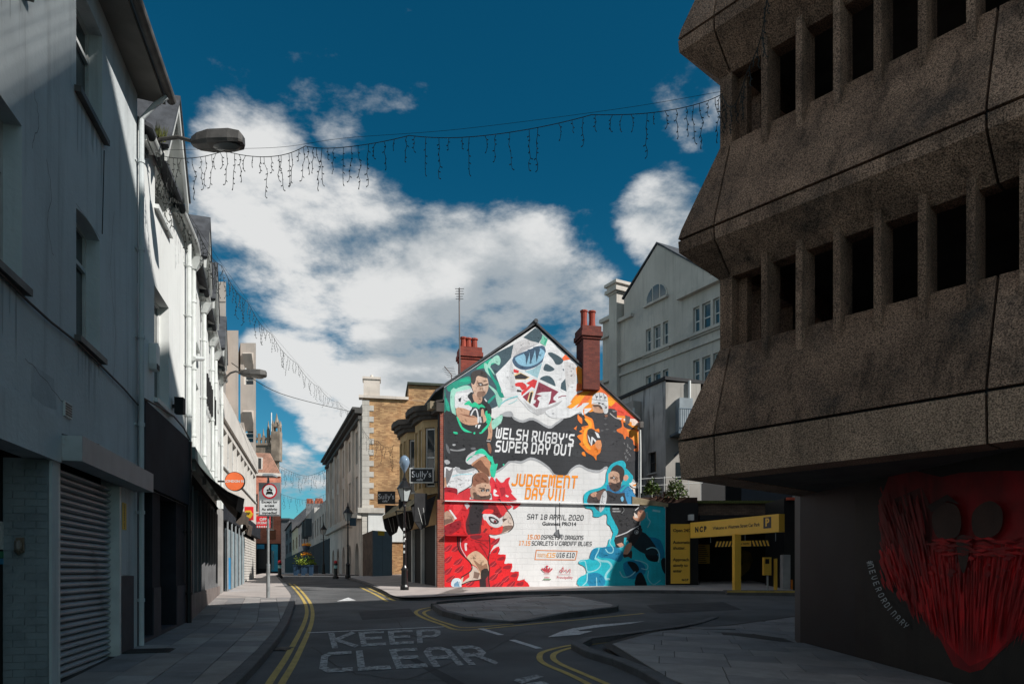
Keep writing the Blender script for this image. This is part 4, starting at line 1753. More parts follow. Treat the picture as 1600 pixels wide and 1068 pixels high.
for xx, yy_ in ((tx0 + .2, yT + .1), (tx1 - .35, yT + .1), (tx0 - 2, yT + 4.8), (tx1 - 2.6, yT + 4.8)):
    mb = MB()
    big = xx > tx1 - 1 and yy_ < yT + 1
    zt_ = at(0, 664 if big else 676, yT).z
    mb.abox(xx - .5, xx + .5, yy_ - .5, yy_ + .5, zp - 2, zp + 1.5)
    for dx in (-.35, .35):
        for dy in (-.35, .35):
            mb.abox(xx + dx - .1, xx + dx + .1, yy_ + dy - .1, yy_ + dy + .1, zp + 1.5, zt_)
            mb.lathe((xx + dx, yy_ + dy, zt_), [(.16, 0), (.02, .6)], 4)
    mb.abox(xx - .4, xx + .4, yy_ - .4, yy_ + .4, zt_ - .25, zt_ + .1)
    mb.lathe((xx, yy_, zt_ + .1), [(.34, 0), (.2, .45), (.03, 1.35 if big else .7)], 6)
    mb.build('pinnacle', STONE_D, H)
mb = MB()
fx = fpx(413, yT)
mb.tube([(fx, yT + 2.5, zp), (fx, yT + 2.5, at(0, 637, yT).z)], .07, 6)
mb.build('flagpole', WHITE_P, H)

# ------------------------------------------------------------------ row of far buildings on the right of the side street
FR = Frame((-16.3, 63.0), (-16.3 - .36 * 94, 157.0), (-30, 40))
rows = [(517, 491, 775, 793, (0.46, 0.41, 0.36), 'stone-coloured shop building next to the ashlar block', 0, 6),
        (491, 478, 792, 806, (0.38, 0.36, 0.34), 'grey shop building with black bay windows in the far street', 0, 3),
        (478, 466, 812, 822, (0.55, 0.46, 0.42), 'pinkish shop building with a slate roof in the far street', 1, 3),
        (466, 456, 821, 826, (0.6, 0.52, 0.36), 'narrow cream shop house in the far street', 1, 2),
        (456, 446, 815, 818, (0.09, 0.09, 0.095), 'dark shop house furthest along the street', 1, 2)]
for i, (pa, pb, ya, yb, colr, lab, roof, nw) in enumerate(rows):
    ua, ub = FR.hit(pa, 500)[0], FR.hit(pb, 500)[0]
    z = FR.hit(pa, ya)[1]
    o = thing('shop_house', lab, 'shop', FR.pt(ua, 0, gz(-20, 70)), group='shop houses along the far street')
    m = mat('far_wall_%d' % i, colr, rough=.9, var=.15, scale=.6, streak=.2)
    shz = 4.4
    hl = []
    span = ub - ua
    for k in range(nw):
        for (z0_, z1_) in ((5.2, 7.0), (8.0, 9.4)):
            if z1_ < z - .4:
                u0 = ua + span * (k + .25) / nw
                hl.append((u0, u0 + span * .42 / nw, z0_, z1_))
    mb = MB()
    mb.wall(FR, ua, ub - .05, shz, z, hl, rev=.25)
    mb.poly([FR.pt(ua, 0, 0), FR.pt(ua, -8, 0), FR.pt(ua, -8, z), FR.pt(ua, 0, z)])
    mb.poly([FR.pt(ua, 0, z), FR.pt(ub, 0, z), FR.pt(ub, -8, z), FR.pt(ua, -8, z)])
    mb.build('wall', m, o)
    core(FR, o, ua, ub - .05, 0, z - .02, 8, BLACK, rev=.3)
    for h in hl:
        w = MB()
        w.box(FR, h[0], h[1], -.24, -.2, h[2], h[3])
        wo = w.build('window', GLASS, o)
    mb = MB()
    mb.box(FR, ua + .1, ub - .2, -.1, .12, .8, shz - .02)
    sfo = mb.build('shopfront', DARKF, o)
    if roof:
        mb = MB()
        mb.hexa([FR.pt(ua, .3, z), FR.pt(ub, .3, z), FR.pt(ub, -8, z), FR.pt(ua, -8, z), FR.pt(ua, -3, z + 3.2), FR.pt(ub, -3, z + 3.2), FR.pt(ub, -4, z + 3.2), FR.pt(ua, -4, z + 3.2)])
        r_ = mb.build('roof', SLATE, o)
        mb = MB()
        mb.box(FR, ua + .3, ua + 1.6, -3.6, -2.6, z + 2, z + 4.3)
        mb.build('chimney', mat('far_red_brick', S(150, 82, 60), rough=.9), r_)
    if i == 1:
        for k in range(2):
            u0 = ua + span * (.25 + .4 * k)
            mb = MB()
            mb.hexa([FR.pt(u0, 0, 5.6), FR.pt(u0 + 2, 0, 5.6), FR.pt(u0 + 1.6, .7, 5.6), FR.pt(u0 + .4, .7, 5.6), FR.pt(u0, 0, 7.6), FR.pt(u0 + 2, 0, 7.6), FR.pt(u0 + 1.6, .7, 7.6), FR.pt(u0 + .4, .7, 7.6)])
            mb.build('bay_window', mat('bay_paint', S(44, 54, 58), rough=.7), o)
# tall chimney stack block on the skyline
o = thing('chimney_stack', 'broad grey chimney stack with small pots on the far skyline', 'chimney', at(489, 810, 100))
mb = MB()
mb.abox(fpx(478, 100), fpx(502, 100), 100, 103, 6, at(0, 786, 100).z)
mb.build('stack', mat('grey_stack', (0.24, 0.245, 0.25), rough=.9, var=.2), o)
for k in range(5):
    mb = MB()
    mb.lathe((lerp(fpx(479.5, 100), fpx(500.5, 100), k / 4), 101, at(0, 786, 100).z), [(.2, 0), (.16, .5)], 8)
    mb.build('chimney_pot', mat('far_red_brick', S(150, 82, 60), rough=.9), o)
# building closing the far end
o = thing('end_building', 'plain dark building closing the far end of the side street', 'building', at(440, 893, 175))
mb = MB()
mb.abox(fpx(425, 175), fpx(452, 175), 175, 185, 0, at(0, 812, 175).z)
mb.build('wall', mat('far_grey', (0.10, 0.10, 0.105), rough=.9, streak=.2), o)
mb = MB()
mb.abox(fpx(424, 175), fpx(453, 175), 174.6, 185.2, at(0, 812, 175).z, at(0, 809, 175).z)
mb.build('roof', SLATE, o)

# ------------------------------------------------------------------ ashlar building with yellow brick flank
FE = Frame((-8.95, 42.5), (-16.3, 62.9), (-20, 40))
ASH = mat('ashlar', (0.64, 0.57, 0.50), rough=.9, var=.14, scale=.7, bump=.25, bscale=18, streak=.25, stain=(0.36, 0.31, 0.27), stain_amt=.4, stain_scale=.5)
ASHL = mat('ashlar_pale', (0.52, 0.49, 0.44), rough=.9, var=.12, scale=1.5, bump=.25, bscale=18, streak=.2)
E = thing('ashlar_building', 'three-storey stone building with tall windows, arches and a yellow brick flank', 'building', (-8.95, 42.5, gz(-8.95, 42.5)))
LE = FE.len
ztE = 11.55
bays = 6
bwid = LE / bays
hl = []
for i in range(bays):
    c = .6 + bwid * (i + .5) - .3
    hl.append((c - .85, c + .85, 8.3, 10.3))
    hl.append((c - .85, c + .85, 5.3, 7.5))
mb = MB()
mb.wall(FE, 0, LE, 4.9, ztE, hl, rev=.35)
mb.poly([FE.pt(LE, 0, 0), FE.pt(LE, -8, 0), FE.pt(LE, -8, ztE), FE.pt(LE, 0, ztE)])
mb.poly([FE.pt(0, 0, ztE), FE.pt(LE, 0, ztE), FE.pt(LE, -8, ztE), FE.pt(0, -8, ztE)])
mb.build('wall', ASH, E)
core(FE, E, 0.0, LE, 0, ztE - .02, 3.5, BLACK, rev=.4)
for h in hl:
    window(FE, E, *h, rev=.32, fm=ASH, style='bars', sill=False)
# ground floor with arched openings
ahl = []
gzE = gz(-12, 50)
for i in range(bays):
    c = .3 + bwid * (i + .5)
    ahl.append((c - .85, c + .85, 0, 3.3))
mb = MB()
mb.wall(FE, 0, LE, 0, 4.9, ahl, rev=.4, d=.04)
for a, b, z0_, z1_ in ahl:          # spandrels that turn the square head into an arch
    um = (a + b) / 2
    for sg, ue in ((-1, a), (1, b)):
        pts = [(ue, z1_ + .001), (ue, z1_ - .85)]
        for k in range(1, 7):
            an = math.pi / 2 * k / 6
            pts.append((um + sg * .85 * math.cos(an), z1_ - .85 + .85 * math.sin(an)))
        mb.fprism(FE, pts, -.36, .037)
mb.build('arcade', ASH, E)
for a, b, z0_, z1_ in ahl:
    m2 = MB()
    m2.box(FE, a, b, -.34, -.3, .8, z1_)
    m2.build('arch_window', GLASS, E)
for i in range(bays + 1):            # pilasters
    c = .35 + bwid * i if i else .45
    m2 = MB()
    m2.box(FE, c - .33 if i else .1, min(c + .33, LE - .01), .004, .16, 5.1, 10.6)
    m2.build('pilaster', ASH, E)
mb = MB()
mb.box(FE, -.05, LE + .1, .05, .3, 4.7, 5.1)
mb.build('string_course', ASHL, E)
mb = MB()
for (d0, d1, z0_, z1_) in ((.0, .25, 10.6, 10.8), (.0, .45, 10.95, 11.15), (.0, .6, 11.15, 11.3)):
    mb.box(FE, -.1, LE + .2, d0 + .003, d1, z0_, z1_)
mb.build('cornice', mat('dark_lead', (0.06, 0.058, 0.055), rough=.8), E)
# flank wall in yellow brick with quoins
FF = Frame((-8.95, 42.5), (-8.95 + 6.2, 42.5 + 1.2), (0, 0))
YBR = brick_mat('yellow_brick', FF, S(198, 158, 112), S(148, 110, 76), S(150, 128, 102), stain=S(190, 122, 62), stain_amt=.35, stain_scale=.35)
zF = FF.hit(620, 624)[1]
mb = MB()
mb.wall(FF, .05, FF.len, 0, zF, [], rev=.1)
mb.wall(FF, FF.hit(638.5, 500)[0], FF.len + 1.5, zF + .006, FF.hit(660, 602)[1], [], rev=.1)
mb.poly([FF.pt(FF.hit(638.5, 500)[0], 0, zF), FF.pt(FF.hit(638.5, 500)[0], -3, zF), FF.pt(FF.hit(638.5, 500)[0], -3, FF.hit(660, 602)[1]), FF.pt(FF.hit(638.5, 500)[0], 0, FF.hit(660, 602)[1])])
flank = mb.build('flank_wall', YBR, E)
z = .9
k = 0
while z < zF - .35:
    w_ = .68 if k % 2 else .42
    m2 = MB()
    m2.box(FF, -.01, w_, .003, .035, z + .006, z + .325)
    m2.build('quoin', ASHL, E)
    z += .33
    k += 1
mb = MB()
mb.box(FF, -.2, FF.hit(638.5, 500)[0] - .01, -.5, .15, zF, zF + .16)
mb.build('coping', ASH, E)
mb = MB()
zz = FF.hit(660, 602)[1]
mb.box(FF, FF.hit(636.5, 500)[0], FF.len + 1.6, -3, .18, zz, zz + .14)
mb.build('coping', mat('mossy_coping', (0.05, 0.06, 0.045), rough=.9), E)
x0_, x1_ = FF.hit(568, 500)[0], FF.hit(593.5, 500)[0]
mb = MB()
zk = FF.hit(580, 592)[1]
mb.box(FF, x0_, x1_, -.9, -.02, zF + .16, zk)
mb.build('roof_block', ASH, E)
mb = MB()
mb.box(FF, x0_ - .06, x1_ + .06, -.95, .04, zk, zk + .14)
mb.lathe(FF.pt((x0_ + x1_) / 2, -.4, zk + .14), [(.12, 0), (.08, .2)], 8)
mb.build('block_cap', ASH, E)
# white panel at the foot, grey-brown hoarding box
mb = MB()
mb.box(FF, .35, 4.6, .05, .09, FF.hit(590, 846)[1], FF.hit(590, 800.5)[1])
mb.build('white_panel', WHITE_R, E)
mb = MB()
mb.box(FF, -.25, 2.2 * .6, .05, .2, FF.hit(572, 801)[1], FF.hit(572, 793)[1])
mb.build('stone_sill', ASHL, E)
hb = Frame((fpx(566, 40.5), 40.5), (fpx(582, 38.6), 38.6), (-12, 36))
hb2 = Frame((fpx(582, 38.6), 38.6), (fpx(613, 39.9), 39.9), (0, 0))
Q = thing('hoarding', 'site hoarding of brown boards and grey panels beside the cafe', 'hoarding', (fpx(582, 38.6), 38.6, gz(-7, 38.6)))
zh = at(0, 828, 38.6).z
n = 9
for i in range(n):
    mb = MB()
    mb.box(hb, hb.len * i / n + .006, hb.len * (i + 1) / n - .006, -.03, 0, .9, zh - .12 * (1 - i / n))
    mb.build('board', mat('brown_boards', S(92, 76, 66), rough=.85, var=.25, scale=3), Q)
for i in range(2):
    mb = MB()
    mb.box(hb2, hb2.len * i / 2 + .01, hb2.len * (i + 1) / 2 - .01, -.03, 0, .9, zh)
    mb.build('panel', mat('slate_blue_panel', S(105, 125, 135), rough=.55, var=.06), Q)
mb = MB()
h = hb2.box_px(590.5, 828, 600.5, 836)
mb.box(hb2, h[0], h[1], .001, .012, h[2], h[3] - .03)
mb.build('yellow_notice', YELP, Q)

# ------------------------------------------------------------------ cafe with bay windows
FS = Frame((-2.60, 26.95), (-2.60 - .405 * 5.8, 26.95 + 5.8), (-10, 20))
LS = FS.len
gS = gz(-4, 30) + KH
CAFE = thing('cafe_building', 'dark red brick cafe with two bowed bay windows, awnings and black signs', 'cafe', (-2.6, 26.95, gS))
RBR = brick_mat('cafe_red_brick', FS, S(146, 70, 54), S(124, 58, 46), S(120, 98, 86))
CREAM = mat('sandstone_cream', S(178, 152, 112), rough=.85, var=.15, scale=1.5, streak=.2)
zS = FS.hit(683, 640)[1] - .25
mb = MB()
mb.wall(FS, .05, LS, 4.35, zS, [], rev=.1)
mb.poly([FS.pt(LS, 0, 0), FS.pt(LS, -5, 0), FS.pt(LS, -5, zS), FS.pt(LS, 0, zS)])
mb.build('wall', RBR, CAFE)
core(FS, CAFE, .1, LS, 0, zS, 4.5, BLACK, rev=.02)
# two bays, each a half hexagon with sash windows
for uc in (1.72, 4.35):
    P = [(uc - 1.0, 0.02), (uc - .62, .5), (uc + .62, .5), (uc + 1.0, 0.02)]
    z0_, z1_ = 4.5, zS - .15
    bay = MB()
    bay.extrude([FS.pt(a, b, z0_ - .25) for a, b in P], Vector((0, 0, .55)))
    bo = bay.build('bay', CREAM, CAFE)
    bay = MB()
    bay.extrude([FS.pt(a, b, z1_ - .3) for a, b in P], Vector((0, 0, .35)))
    bay.build('bay_head', CREAM, bo)
    corners = P
    for (a, b), (c, d) in zip(P, P[1:]):
        pa, pb = FS.pt(a, b, 0), FS.pt(c, d, 0)
        fb_ = Frame((pa.x, pa.y), (pb.x, pb.y), (FS.pt(uc, 5, 0).x, FS.pt(uc, 5, 0).y))
        L2 = fb_.len
        nwin = 2 if L2 > 1.0 else 1
        for k in range(nwin):
            a0, a1 = L2 * k / nwin, L2 * (k + 1) / nwin
            pier = MB()
            pier.box(fb_, a0 + .003, a0 + .1, -.2, .03, z0_ + .3, z1_ - .3)
            pier.box(fb_, a1 - .1, a1 - .003, -.2, .03, z0_ + .3, z1_ - .3)
            pier.build('mullion', CREAM, bo)
            window(fb_, CAFE, a0 + .1, a1 - .1, z0_ + .32, z1_ - .32, rev=.12, sill=False)
    # bowed cornice
    cn = MB()
    for (o_, za_, zb2) in ((.1, 0, .16), (.24, .16, .3), (.36, .3, .52)):
        PP = [(uc - 1.1 - o_ * .4, -.01), (uc - .98 - o_ * .3, .26 + o_ * .4), (uc - .68, .53 + o_), (uc, .6 + o_), (uc + .68, .53 + o_), (uc + .98 + o_ * .3, .26 + o_ * .4), (uc + 1.1 + o_ * .4, -.01)]
        cn.extrude([FS.pt(a, b, z1_ + za_ + .001) for a, b in PP], Vector((0, 0, zb2 - za_ - .002)))
    cn.build('cornice', mat('dark_cornice', (0.05, 0.042, 0.036), rough=.8, var=.3), bo)
mb = MB()
mb.box(FS, -.1, LS, .003, .3, zS - .02, zS + .32)
mb.hexa([FS.pt(-.02, .3, zS + .33), FS.pt(LS, .3, zS + .33), FS.pt(LS, -4, zS + 1.4), FS.pt(-.02, -4, zS + 1.4), FS.pt(-.02, .3, zS + .4), FS.pt(LS, .3, zS + .4), FS.pt(LS, -4, zS + 1.5), FS.pt(-.02, -4, zS + 1.5)])
mb.build('eaves', MATS['dark_cornice'], CAFE)
mb = MB()
mb.box(FS, .06, .5, .03, .5, zS + .1, zS + .38)
mb.build('kneeler_stone', mat('kneeler', S(130, 118, 98), rough=.9), CAFE)
pipe(FS, CAFE, .22, .1, 4.0, zS, .05, PIPE_K, 3)
# shopfront
mb = MB()
mb.box(FS, .75, LS - .1, -.25, -.2, .8, 4.3)
sf = mb.build('shopfront', DARKF, CAFE)
mb = MB()
mb.box(FS, .6, LS - .2, .0, .08, 3.35, 4.3)
mb.build('fascia', mat('tan_fascia', S(186, 152, 110), rough=.7, var=.1, scale=2), sf)
for u in (.68, 2.9, 4.5, 6.05):
    mb = MB()
    mb.box(FS, u - .09, u + .09, -.15, .1, .7, 3.33)
    mb.build('pilaster', mat('white_grey_frame', S(190, 190, 186), rough=.6), sf)
for u0, u1 in ((.8, 2.8),):
    n = 6
    for i in range(n):
        mb = MB()
        mb.box(FS, lerp(u0, u1, i / n) + .02, lerp(u0, u1, (i + 1) / n) - .02, -.12, -.1, 1.75, 3.2)
        mb.build('pane', GLASS, sf)
    mb = MB()
    mb.box(FS, u0, u1, -.14, -.04, .8, 1.72)
    mb.build('stall_riser', mat('grey_riser', S(92, 94, 96), rough=.6), sf)
for u0, u1 in ((3.0, 3.7), (3.72, 4.4)):
    mb = MB()
    mb.box(FS, u0 + .03, u1 - .03, -.12, -.1, .95, 3.25)
    mb.build('pane', GLASS, sf)
mb = MB()
mb.box(FS, 4.6, 5.95, -.1, -.05, .9, 3.3)
so = mb.build('shutter_panel', mat('lilac_grey_shutter', S(132, 134, 142), rough=.5, var=.1), sf)
for (u, z, c, s_) in ((1.6, 2.75, S(230, 120, 20), .09), (1.25, 2.75, S(230, 120, 20), .09), (1.65, 2.1, S(225, 190, 30), .11), (2.5, 1.95, S(225, 200, 40), .1), (1.3, 2.15, S(180, 190, 60), .09)):
    mb = MB()
    mb.box(FS, u - s_, u + s_, -.098, -.09, z - s_, z + s_)
    mb.build('window_sticker', mat('stk%.2f%.2f' % (u, z), c, rough=.5), sf)
mb = MB()
mb.box(FS, 3.1, 3.65, -.098, -.092, 2.35, 2.6)
mb.build('window_sticker', mat('stk_blue', S(30, 140, 200), rough=.5), sf)
# folded awnings
AWK = mat('black_awning', (0.02, 0.02, 0.022), rough=.8, var=.3, scale=4)
AWT = mat('faded_awning', S(150, 138, 112), rough=.9, var=.2, scale=3, streak=.25)
for u0, u1 in ((.5, 2.95), (3.1, 5.8)):
    aw = MB()
    n = 8
    for i in range(n):
        def ap(i, j):
            t = i / n
            prof = [(.05, 4.55), (.6, 4.42 + .05 * math.sin(i * 1.7)), (1.15 + .03 * math.sin(i * 2.2), 4.0), (1.1, 3.86)]
            return FS.pt(lerp(u0, u1, t), *prof[j])
        for j in range(3):
            aw.poly([ap(i, j), ap(i + 1, j), ap(i + 1, j + 1), ap(i, j + 1)])
    ao = aw.build('awning', AWT, CAFE)
    for u in (u0, u1):
        m2 = MB()
        m2.fprism(FS, [(u - .02, 4.5), (u + .02, 4.5), (u + .02, 3.4), (u - .02, 3.4)], .5, 1.0)
        m2.extrude([FS.pt(u, .15, 4.45), FS.pt(u, 1.1, 3.95), FS.pt(u, 1.0, 3.45), FS.pt(u, .75, 3.1), FS.pt(u, .45, 3.3)], FS.u * .1)
        m2.build('awning_side', AWK, ao)
        m3 = MB()
        for q in range(2):
            m3.tube([FS.pt(u - .02, .86 - q * .2, 3.95), FS.pt(u - .02, .68 - q * .12, 3.3)], .008, 4)
        m3.build('awning_stripe', WHITE_P, ao)

# projecting signs, lettered on the side that faces down the street
SIGNK = mat('sign_black', (0.008, 0.008, 0.009), rough=.35)
SIGNW = mat('sign_lettering', (0.62, 0.63, 0.66), rough=.5)


def cafe_sign(px0, px1, py0, py1, y, label, frame_m):
    f = Frame((fpx(px0, y), y), (fpx(px1, y), y), (0, 0))
    L2 = f.len
    z0_, z1_ = at(0, py1, y).z, at(0, py0, y).z
    o = thing('projecting_sign', label, 'shop sign', f.pt(0, 0, z0_), group='cafe signs')
    mb = MB()
    mb.box(f, 0, L2, -.12, 0, z0_, z1_)
    mb.build('sign_box', frame_m, o)
    mb = MB()
    mb.box(f, .04, L2 - .04, .002, .006, z0_ + .04, z1_ - .04)
    mb.build('sign_face', SIGNK, o)
    hh = z1_ - z0_
    mb = MB()
    put_font(mb, "Sully's", hh * .58, lambda a, b: f.pt(L2 / 2 + a, .009, z0_ + hh * .56 + b), sx=.95)
    put_font(mb, "cafe", hh * .26, lambda a, b: f.pt(L2 * .42 + a, .009, z0_ + hh * .22 + b), bold=.004)
    mb.build('lettering', SIGNW, o)
    mb = MB()
    mb.box(f, L2, L2 + .5, -.09, -.05, z0_ + .02, z0_ + .07)
    mb.build('bracket', PIPE_K, o)
    return o


cafe_sign(640, 677.5, 730.5, 754, 27.42, "black Sully's cafe sign with white frame hanging above the near awning", WHITE_P)
cafe_sign(590, 617, 767, 786.5, 32.9, "dim black Sully's sign against the yellow brick flank", PIPE_K)

# ================================================================== MURAL BUILDING
MEND = M0 + Vector((1, .22)) * 8.8
FM = Frame((M0.x, M0.y), (MEND.x, MEND.y), (0, 0))
MU = thing('mural_house', 'house whose whole gable wall carries a bright rugby match mural', 'house', (M0.x, M0.y, gz(M0.x, M0.y) + KH))


def mpt(px, py, d=0.0):
    u, z = FM.hit(px, py, d)
    return FM.pt(u, d, z)


WALLW = mat('mural_white_wall', (0.78, 0.78, 0.78), rough=.75, var=.05, scale=1.2, bump=.4, bscale=20, streak=.12, brick=((.76, .76, .76), (.71, .71, .71), .45, .225, FM))
mb = MB()
gab = [(694, 950), (694, 604), (837, 510), (998, 655), (998, 950)]
mb.extrude([mpt(*p) for p in gab], -FM.n * .35)
mb.build('gable_wall', WALLW, MU)
low = [(998.3, 950), (998.3, 786), (1040, 790), (1040, 950)]
mb = MB()
mb.extrude([mpt(*p) for p in low], -FM.n * .3)
mb.build('yard_wall', WALLW, MU)
mb = MB()
mb.extrude([mpt(988, 775, .05), mpt(1044, 786, .05), mpt(1044, 791, .05), mpt(988, 787, .05)], -FM.n * .5)
mb.build('yard_coping', mat('old_timber', S(150, 136, 110), rough=.9, var=.3), MU)
# roof behind the gable
ap, le, re_ = mpt(837, 506), mpt(680, 613), mpt(1000, 657)
bk = Vector((-.3, 1, 0)).normalized() * 9
for a, b in ((ap, le), (ap, re_)):
    mb = MB()
    o_ = FM.n * .06
    mb.hexa([a + o_, b + o_, b + bk, a + bk, a + o_ + Vector((0, 0, .09)), b + o_ + Vector((0, 0, .09)), b + bk + Vector((0, 0, .09)), a + bk + Vector((0, 0, .09))])
    mb.build('roof_slope', SLATE, MU)
mb = MB()
mb.tube([ap + FM.n * .1 + Vector((0, 0, .1)), ap + bk + Vector((0, 0, .1))], .09, 6)
mb.build('ridge_tile', SLATE, MU)
# body behind
mb = MB()
b0, b1 = FM.pt(.1, -.36, 0), FM.pt(FM.hit(996, 500)[0], -.36, 0)
zb4 = mpt(998, 657).z - .1
mb.extrude([Vector((p.x, p.y, 0)) for p in (b0, b1, b1 + bk * .95, b0 + bk * .95)], Vector((0, 0, zb4)))
mb.build('body', BLACK, MU)
# brick return at the left corner
LBR = brick_mat('corner_brick', FM, S(150, 80, 62), S(126, 62, 50), S(150, 130, 115))
mb = MB()
mb.box(FM, FM.hit(683.5, 500)[0], FM.hit(693.7, 500)[0], -.4, .012, 0, mpt(690, 780).z)
mb.build('brick_pier', LBR, MU)
mb = MB()
mb.box(FM, FM.hit(688, 500)[0], FM.hit(693.7, 500)[0], -.4, -.02, mpt(690, 780).z + .003, mpt(690, 640).z)
mb.build('brick_return', LBR, MU)


# --- the painting: flat coats of colour over one another
def T(ox, oy, s):
    return lambda pts: [(ox + x * s, oy + y * s) for x, y in pts]


ta, tb_, tc, td = T(690, 540, .11236), T(780, 500, .1405), T(880, 580, .13105), T(690, 640, .1217)
te, tf, tg, th_ = T(690, 760, .14977), T(900, 710, .14051), T(890, 780, .13113), T(770, 730, .1686)
ident = lambda p: p
pm = MB()
coat = [0]
CLIP = [(694.4, 604.6), (837, 510.8), (997.8, 655.6), (997.8, 916.5), (694.4, 916.5)]
CLIPL = [(997.8, 787), (1039.5, 791), (1039.5, 916.5), (997.8, 916.5)]


def paint(tile, pts, col, smooth=0, both=False):
    if not smooth and tile is not tb_ and len(pts) > 4:
        smooth = 3
    pts = tile(pts)
    if smooth:
        pts = [(p.x, p.y) for p in catmull([Vector((a, b, 0)) for a, b in pts], smooth, True)]
    coat[0] += 1
    d = .004 + coat[0] * .00005
    c = S(*col) if max(col) > 1.01 else col
    for tri in tessellate_polygon([[Vector((a, b, 0)) for a, b in pts]]):
        t2 = [Vector((pts[i][0], pts[i][1])) for i in tri]
        for clip in ((CLIP, CLIPL) if both else (CLIP,)):
            q = clip_convex(t2, [Vector(p) for p in clip])
            if len(q) >= 3:
                pm.poly([mpt(p.x, p.y, d) for p in q], c)
    # dabs of lighter and darker paint inside the shape
    ar = abs(sum(pts[i][0] * pts[(i + 1) % len(pts)][1] - pts[(i + 1) % len(pts)][0] * pts[i][1] for i in range(len(pts)))) / 2
    n = int(min(ar / 9.0, 260)) if ar > 12 else 0
    xs_, ys_ = [p[0] for p in pts], [p[1] for p in pts]
    for _ in range(n):
        x, y = brush.uniform(min(xs_), max(xs_)), brush.uniform(min(ys_), max(ys_))
        ln, wd = brush.uniform(1.5, 5.5), brush.uniform(.6, 1.8)
        an = brush.gauss(.6, .7)
        q = [(x - ln * math.cos(an), y - ln * math.sin(an)), (x + wd * math.sin(an), y - wd * math.cos(an)), (x + ln * math.cos(an), y + ln * math.sin(an)), (x - wd * math.sin(an), y + wd * math.cos(an))]
        if not all(inside(p, pts) for p in q):
            continue
        k = brush.uniform(.88, 1.10)
        for clip in ((CLIP, CLIPL) if both else (CLIP,)):
            qq = clip_convex([Vector(p) for p in q], [Vector(p) for p in clip])
            if len(qq) >= 3:
                pm.poly([mpt(p.x, p.y, d + .00002) for p in qq], tuple(min(.9, v * k) for v in c))


brush = random.Random(21)


def inside(p, poly):
    r = False
    j = len(poly) - 1
    for i in range(len(poly)):
        (xi, yi), (xj, yj) = poly[i], poly[j]
        if (yi > p[1]) != (yj > p[1]) and p[0] < (xj - xi) * (p[1] - yi) / (yj - yi) + xi:
            r = not r
        j = i
    return r


def stroke(tile, pts, w, col, both=False):
    """brush line of width w (photo pixels)"""
    pts = tile(pts)
    P = catmull([Vector((a, b, 0)) for a, b in pts], 4) if len(pts) > 2 else [Vector((a, b, 0)) for a, b in pts]
    coat[0] += 1
    d = .004 + coat[0] * .00005
    c = S(*col)
    for q in strip2d([Vector((p.x, p.y)) for p in P], w):
        for clip in ((CLIP, CLIPL) if both else (CLIP,)):
            qq = clip_convex(list(q), [Vector(p) for p in clip])
            if len(qq) >= 3:
                pm.poly([mpt(p.x, p.y, d) for p in qq], c)


DK = (52, 54, 58)
SL = (66, 88, 98)
GRN = (32, 178, 142)
MINT = (158, 214, 196)
TEAL = (22, 128, 110)
WHT = (228, 229, 231)
GREY = (176, 178, 182)
SKIN = (205, 160, 132)
SKIND = (150, 104, 82)
# big dark cloud band with grey edge
edge_top = [(690, 652), (776, 664), (781, 651), (797, 648), (803, 655), (817, 660), (833, 656), (857, 669), (868, 664), (880, 655), (884, 648), (914, 645), (925, 641), (1000, 620)]
edge_bot = [(1000, 752), (990, 748), (960, 741), (948, 728), (937, 734), (920, 732), (905, 725), (892, 732), (884, 742), (867, 740), (859, 730), (844, 719), (829, 714), (814, 720), (798, 718), (786, 728), (772, 736), (750, 738), (730, 734), (712, 732), (690, 730)]
paint(ident, [(x, y - 4) for x, y in edge_top] + [(x, y + 4) for x, y in edge_bot], GREY)
paint(ident, edge_top + edge_bot, DK)
for k in range(40):                       # uneven roller marks in the dark coat
    r0 = random.Random(k)
    x, y = r0.uniform(700, 985), r0.uniform(670, 715)
    w, h = r0.uniform(6, 26), r0.uniform(2, 6)
    c = r0.choice([(60, 62, 66), (47, 49, 53), (56, 58, 63)])
    paint(ident, [(x - w, y), (x, y - h), (x + w, y + 1), (x, y + h)], c, 3)
# top left slate field with green swirls
paint(ta, [(-60, 600), (1000, -20), (1010, 120), (960, 190), (880, 310), (790, 400), (810, 480), (830, 560), (800, 620), (830, 720), (780, 830), (700, 870), (420, 1000), (0, 1000)], SL)
paint(ta, [(-60, 620), (40, 600), (60, 700), (120, 880), (60, 960), (-60, 900)], TEAL)
paint(ta, [(80, 560), (330, 430), (410, 450), (400, 520), (260, 560), (120, 640)], (38, 150, 128), 3)
paint(ta, [(200, 600), (320, 550), (390, 560), (410, 600), (330, 640), (200, 660)], MINT, 3)
paint(ta, [(250, 490), (330, 450), (400, 480), (330, 500)], GRN, 3)
paint(ta, [(480, 320), (680, 180), (760, 230), (700, 260), (640, 310), (580, 310)], GRN, 3)
paint(ta, [(660, 220), (770, 130), (820, 190), (800, 270), (740, 240), (690, 250), (670, 330), (640, 300)], MINT, 3)
paint(ta, [(590, 240), (640, 260), (650, 330), (720, 470), (650, 400), (600, 330)], MINT, 3)
paint(ta, [(640, 310), (680, 330), (740, 460), (830, 530), (900, 530), (830, 560), (830, 640), (880, 700), (830, 720), (770, 650), (760, 560), (680, 430)], (20, 150, 128), 2)
paint(ta, [(660, 300), (690, 310), (740, 400), (720, 390)], MINT, 2)
paint(ta, [(650, 540), (760, 620), (800, 700), (850, 750), (800, 860), (760, 760), (740, 660), (680, 590)], MINT, 3)
paint(ta, [(640, 770), (740, 680), (750, 700), (660, 800)], (30, 160, 138), 2)
paint(ta, [(130, 620), (200, 600), (190, 860), (200, 960), (150, 940), (120, 800)], MINT, 2)
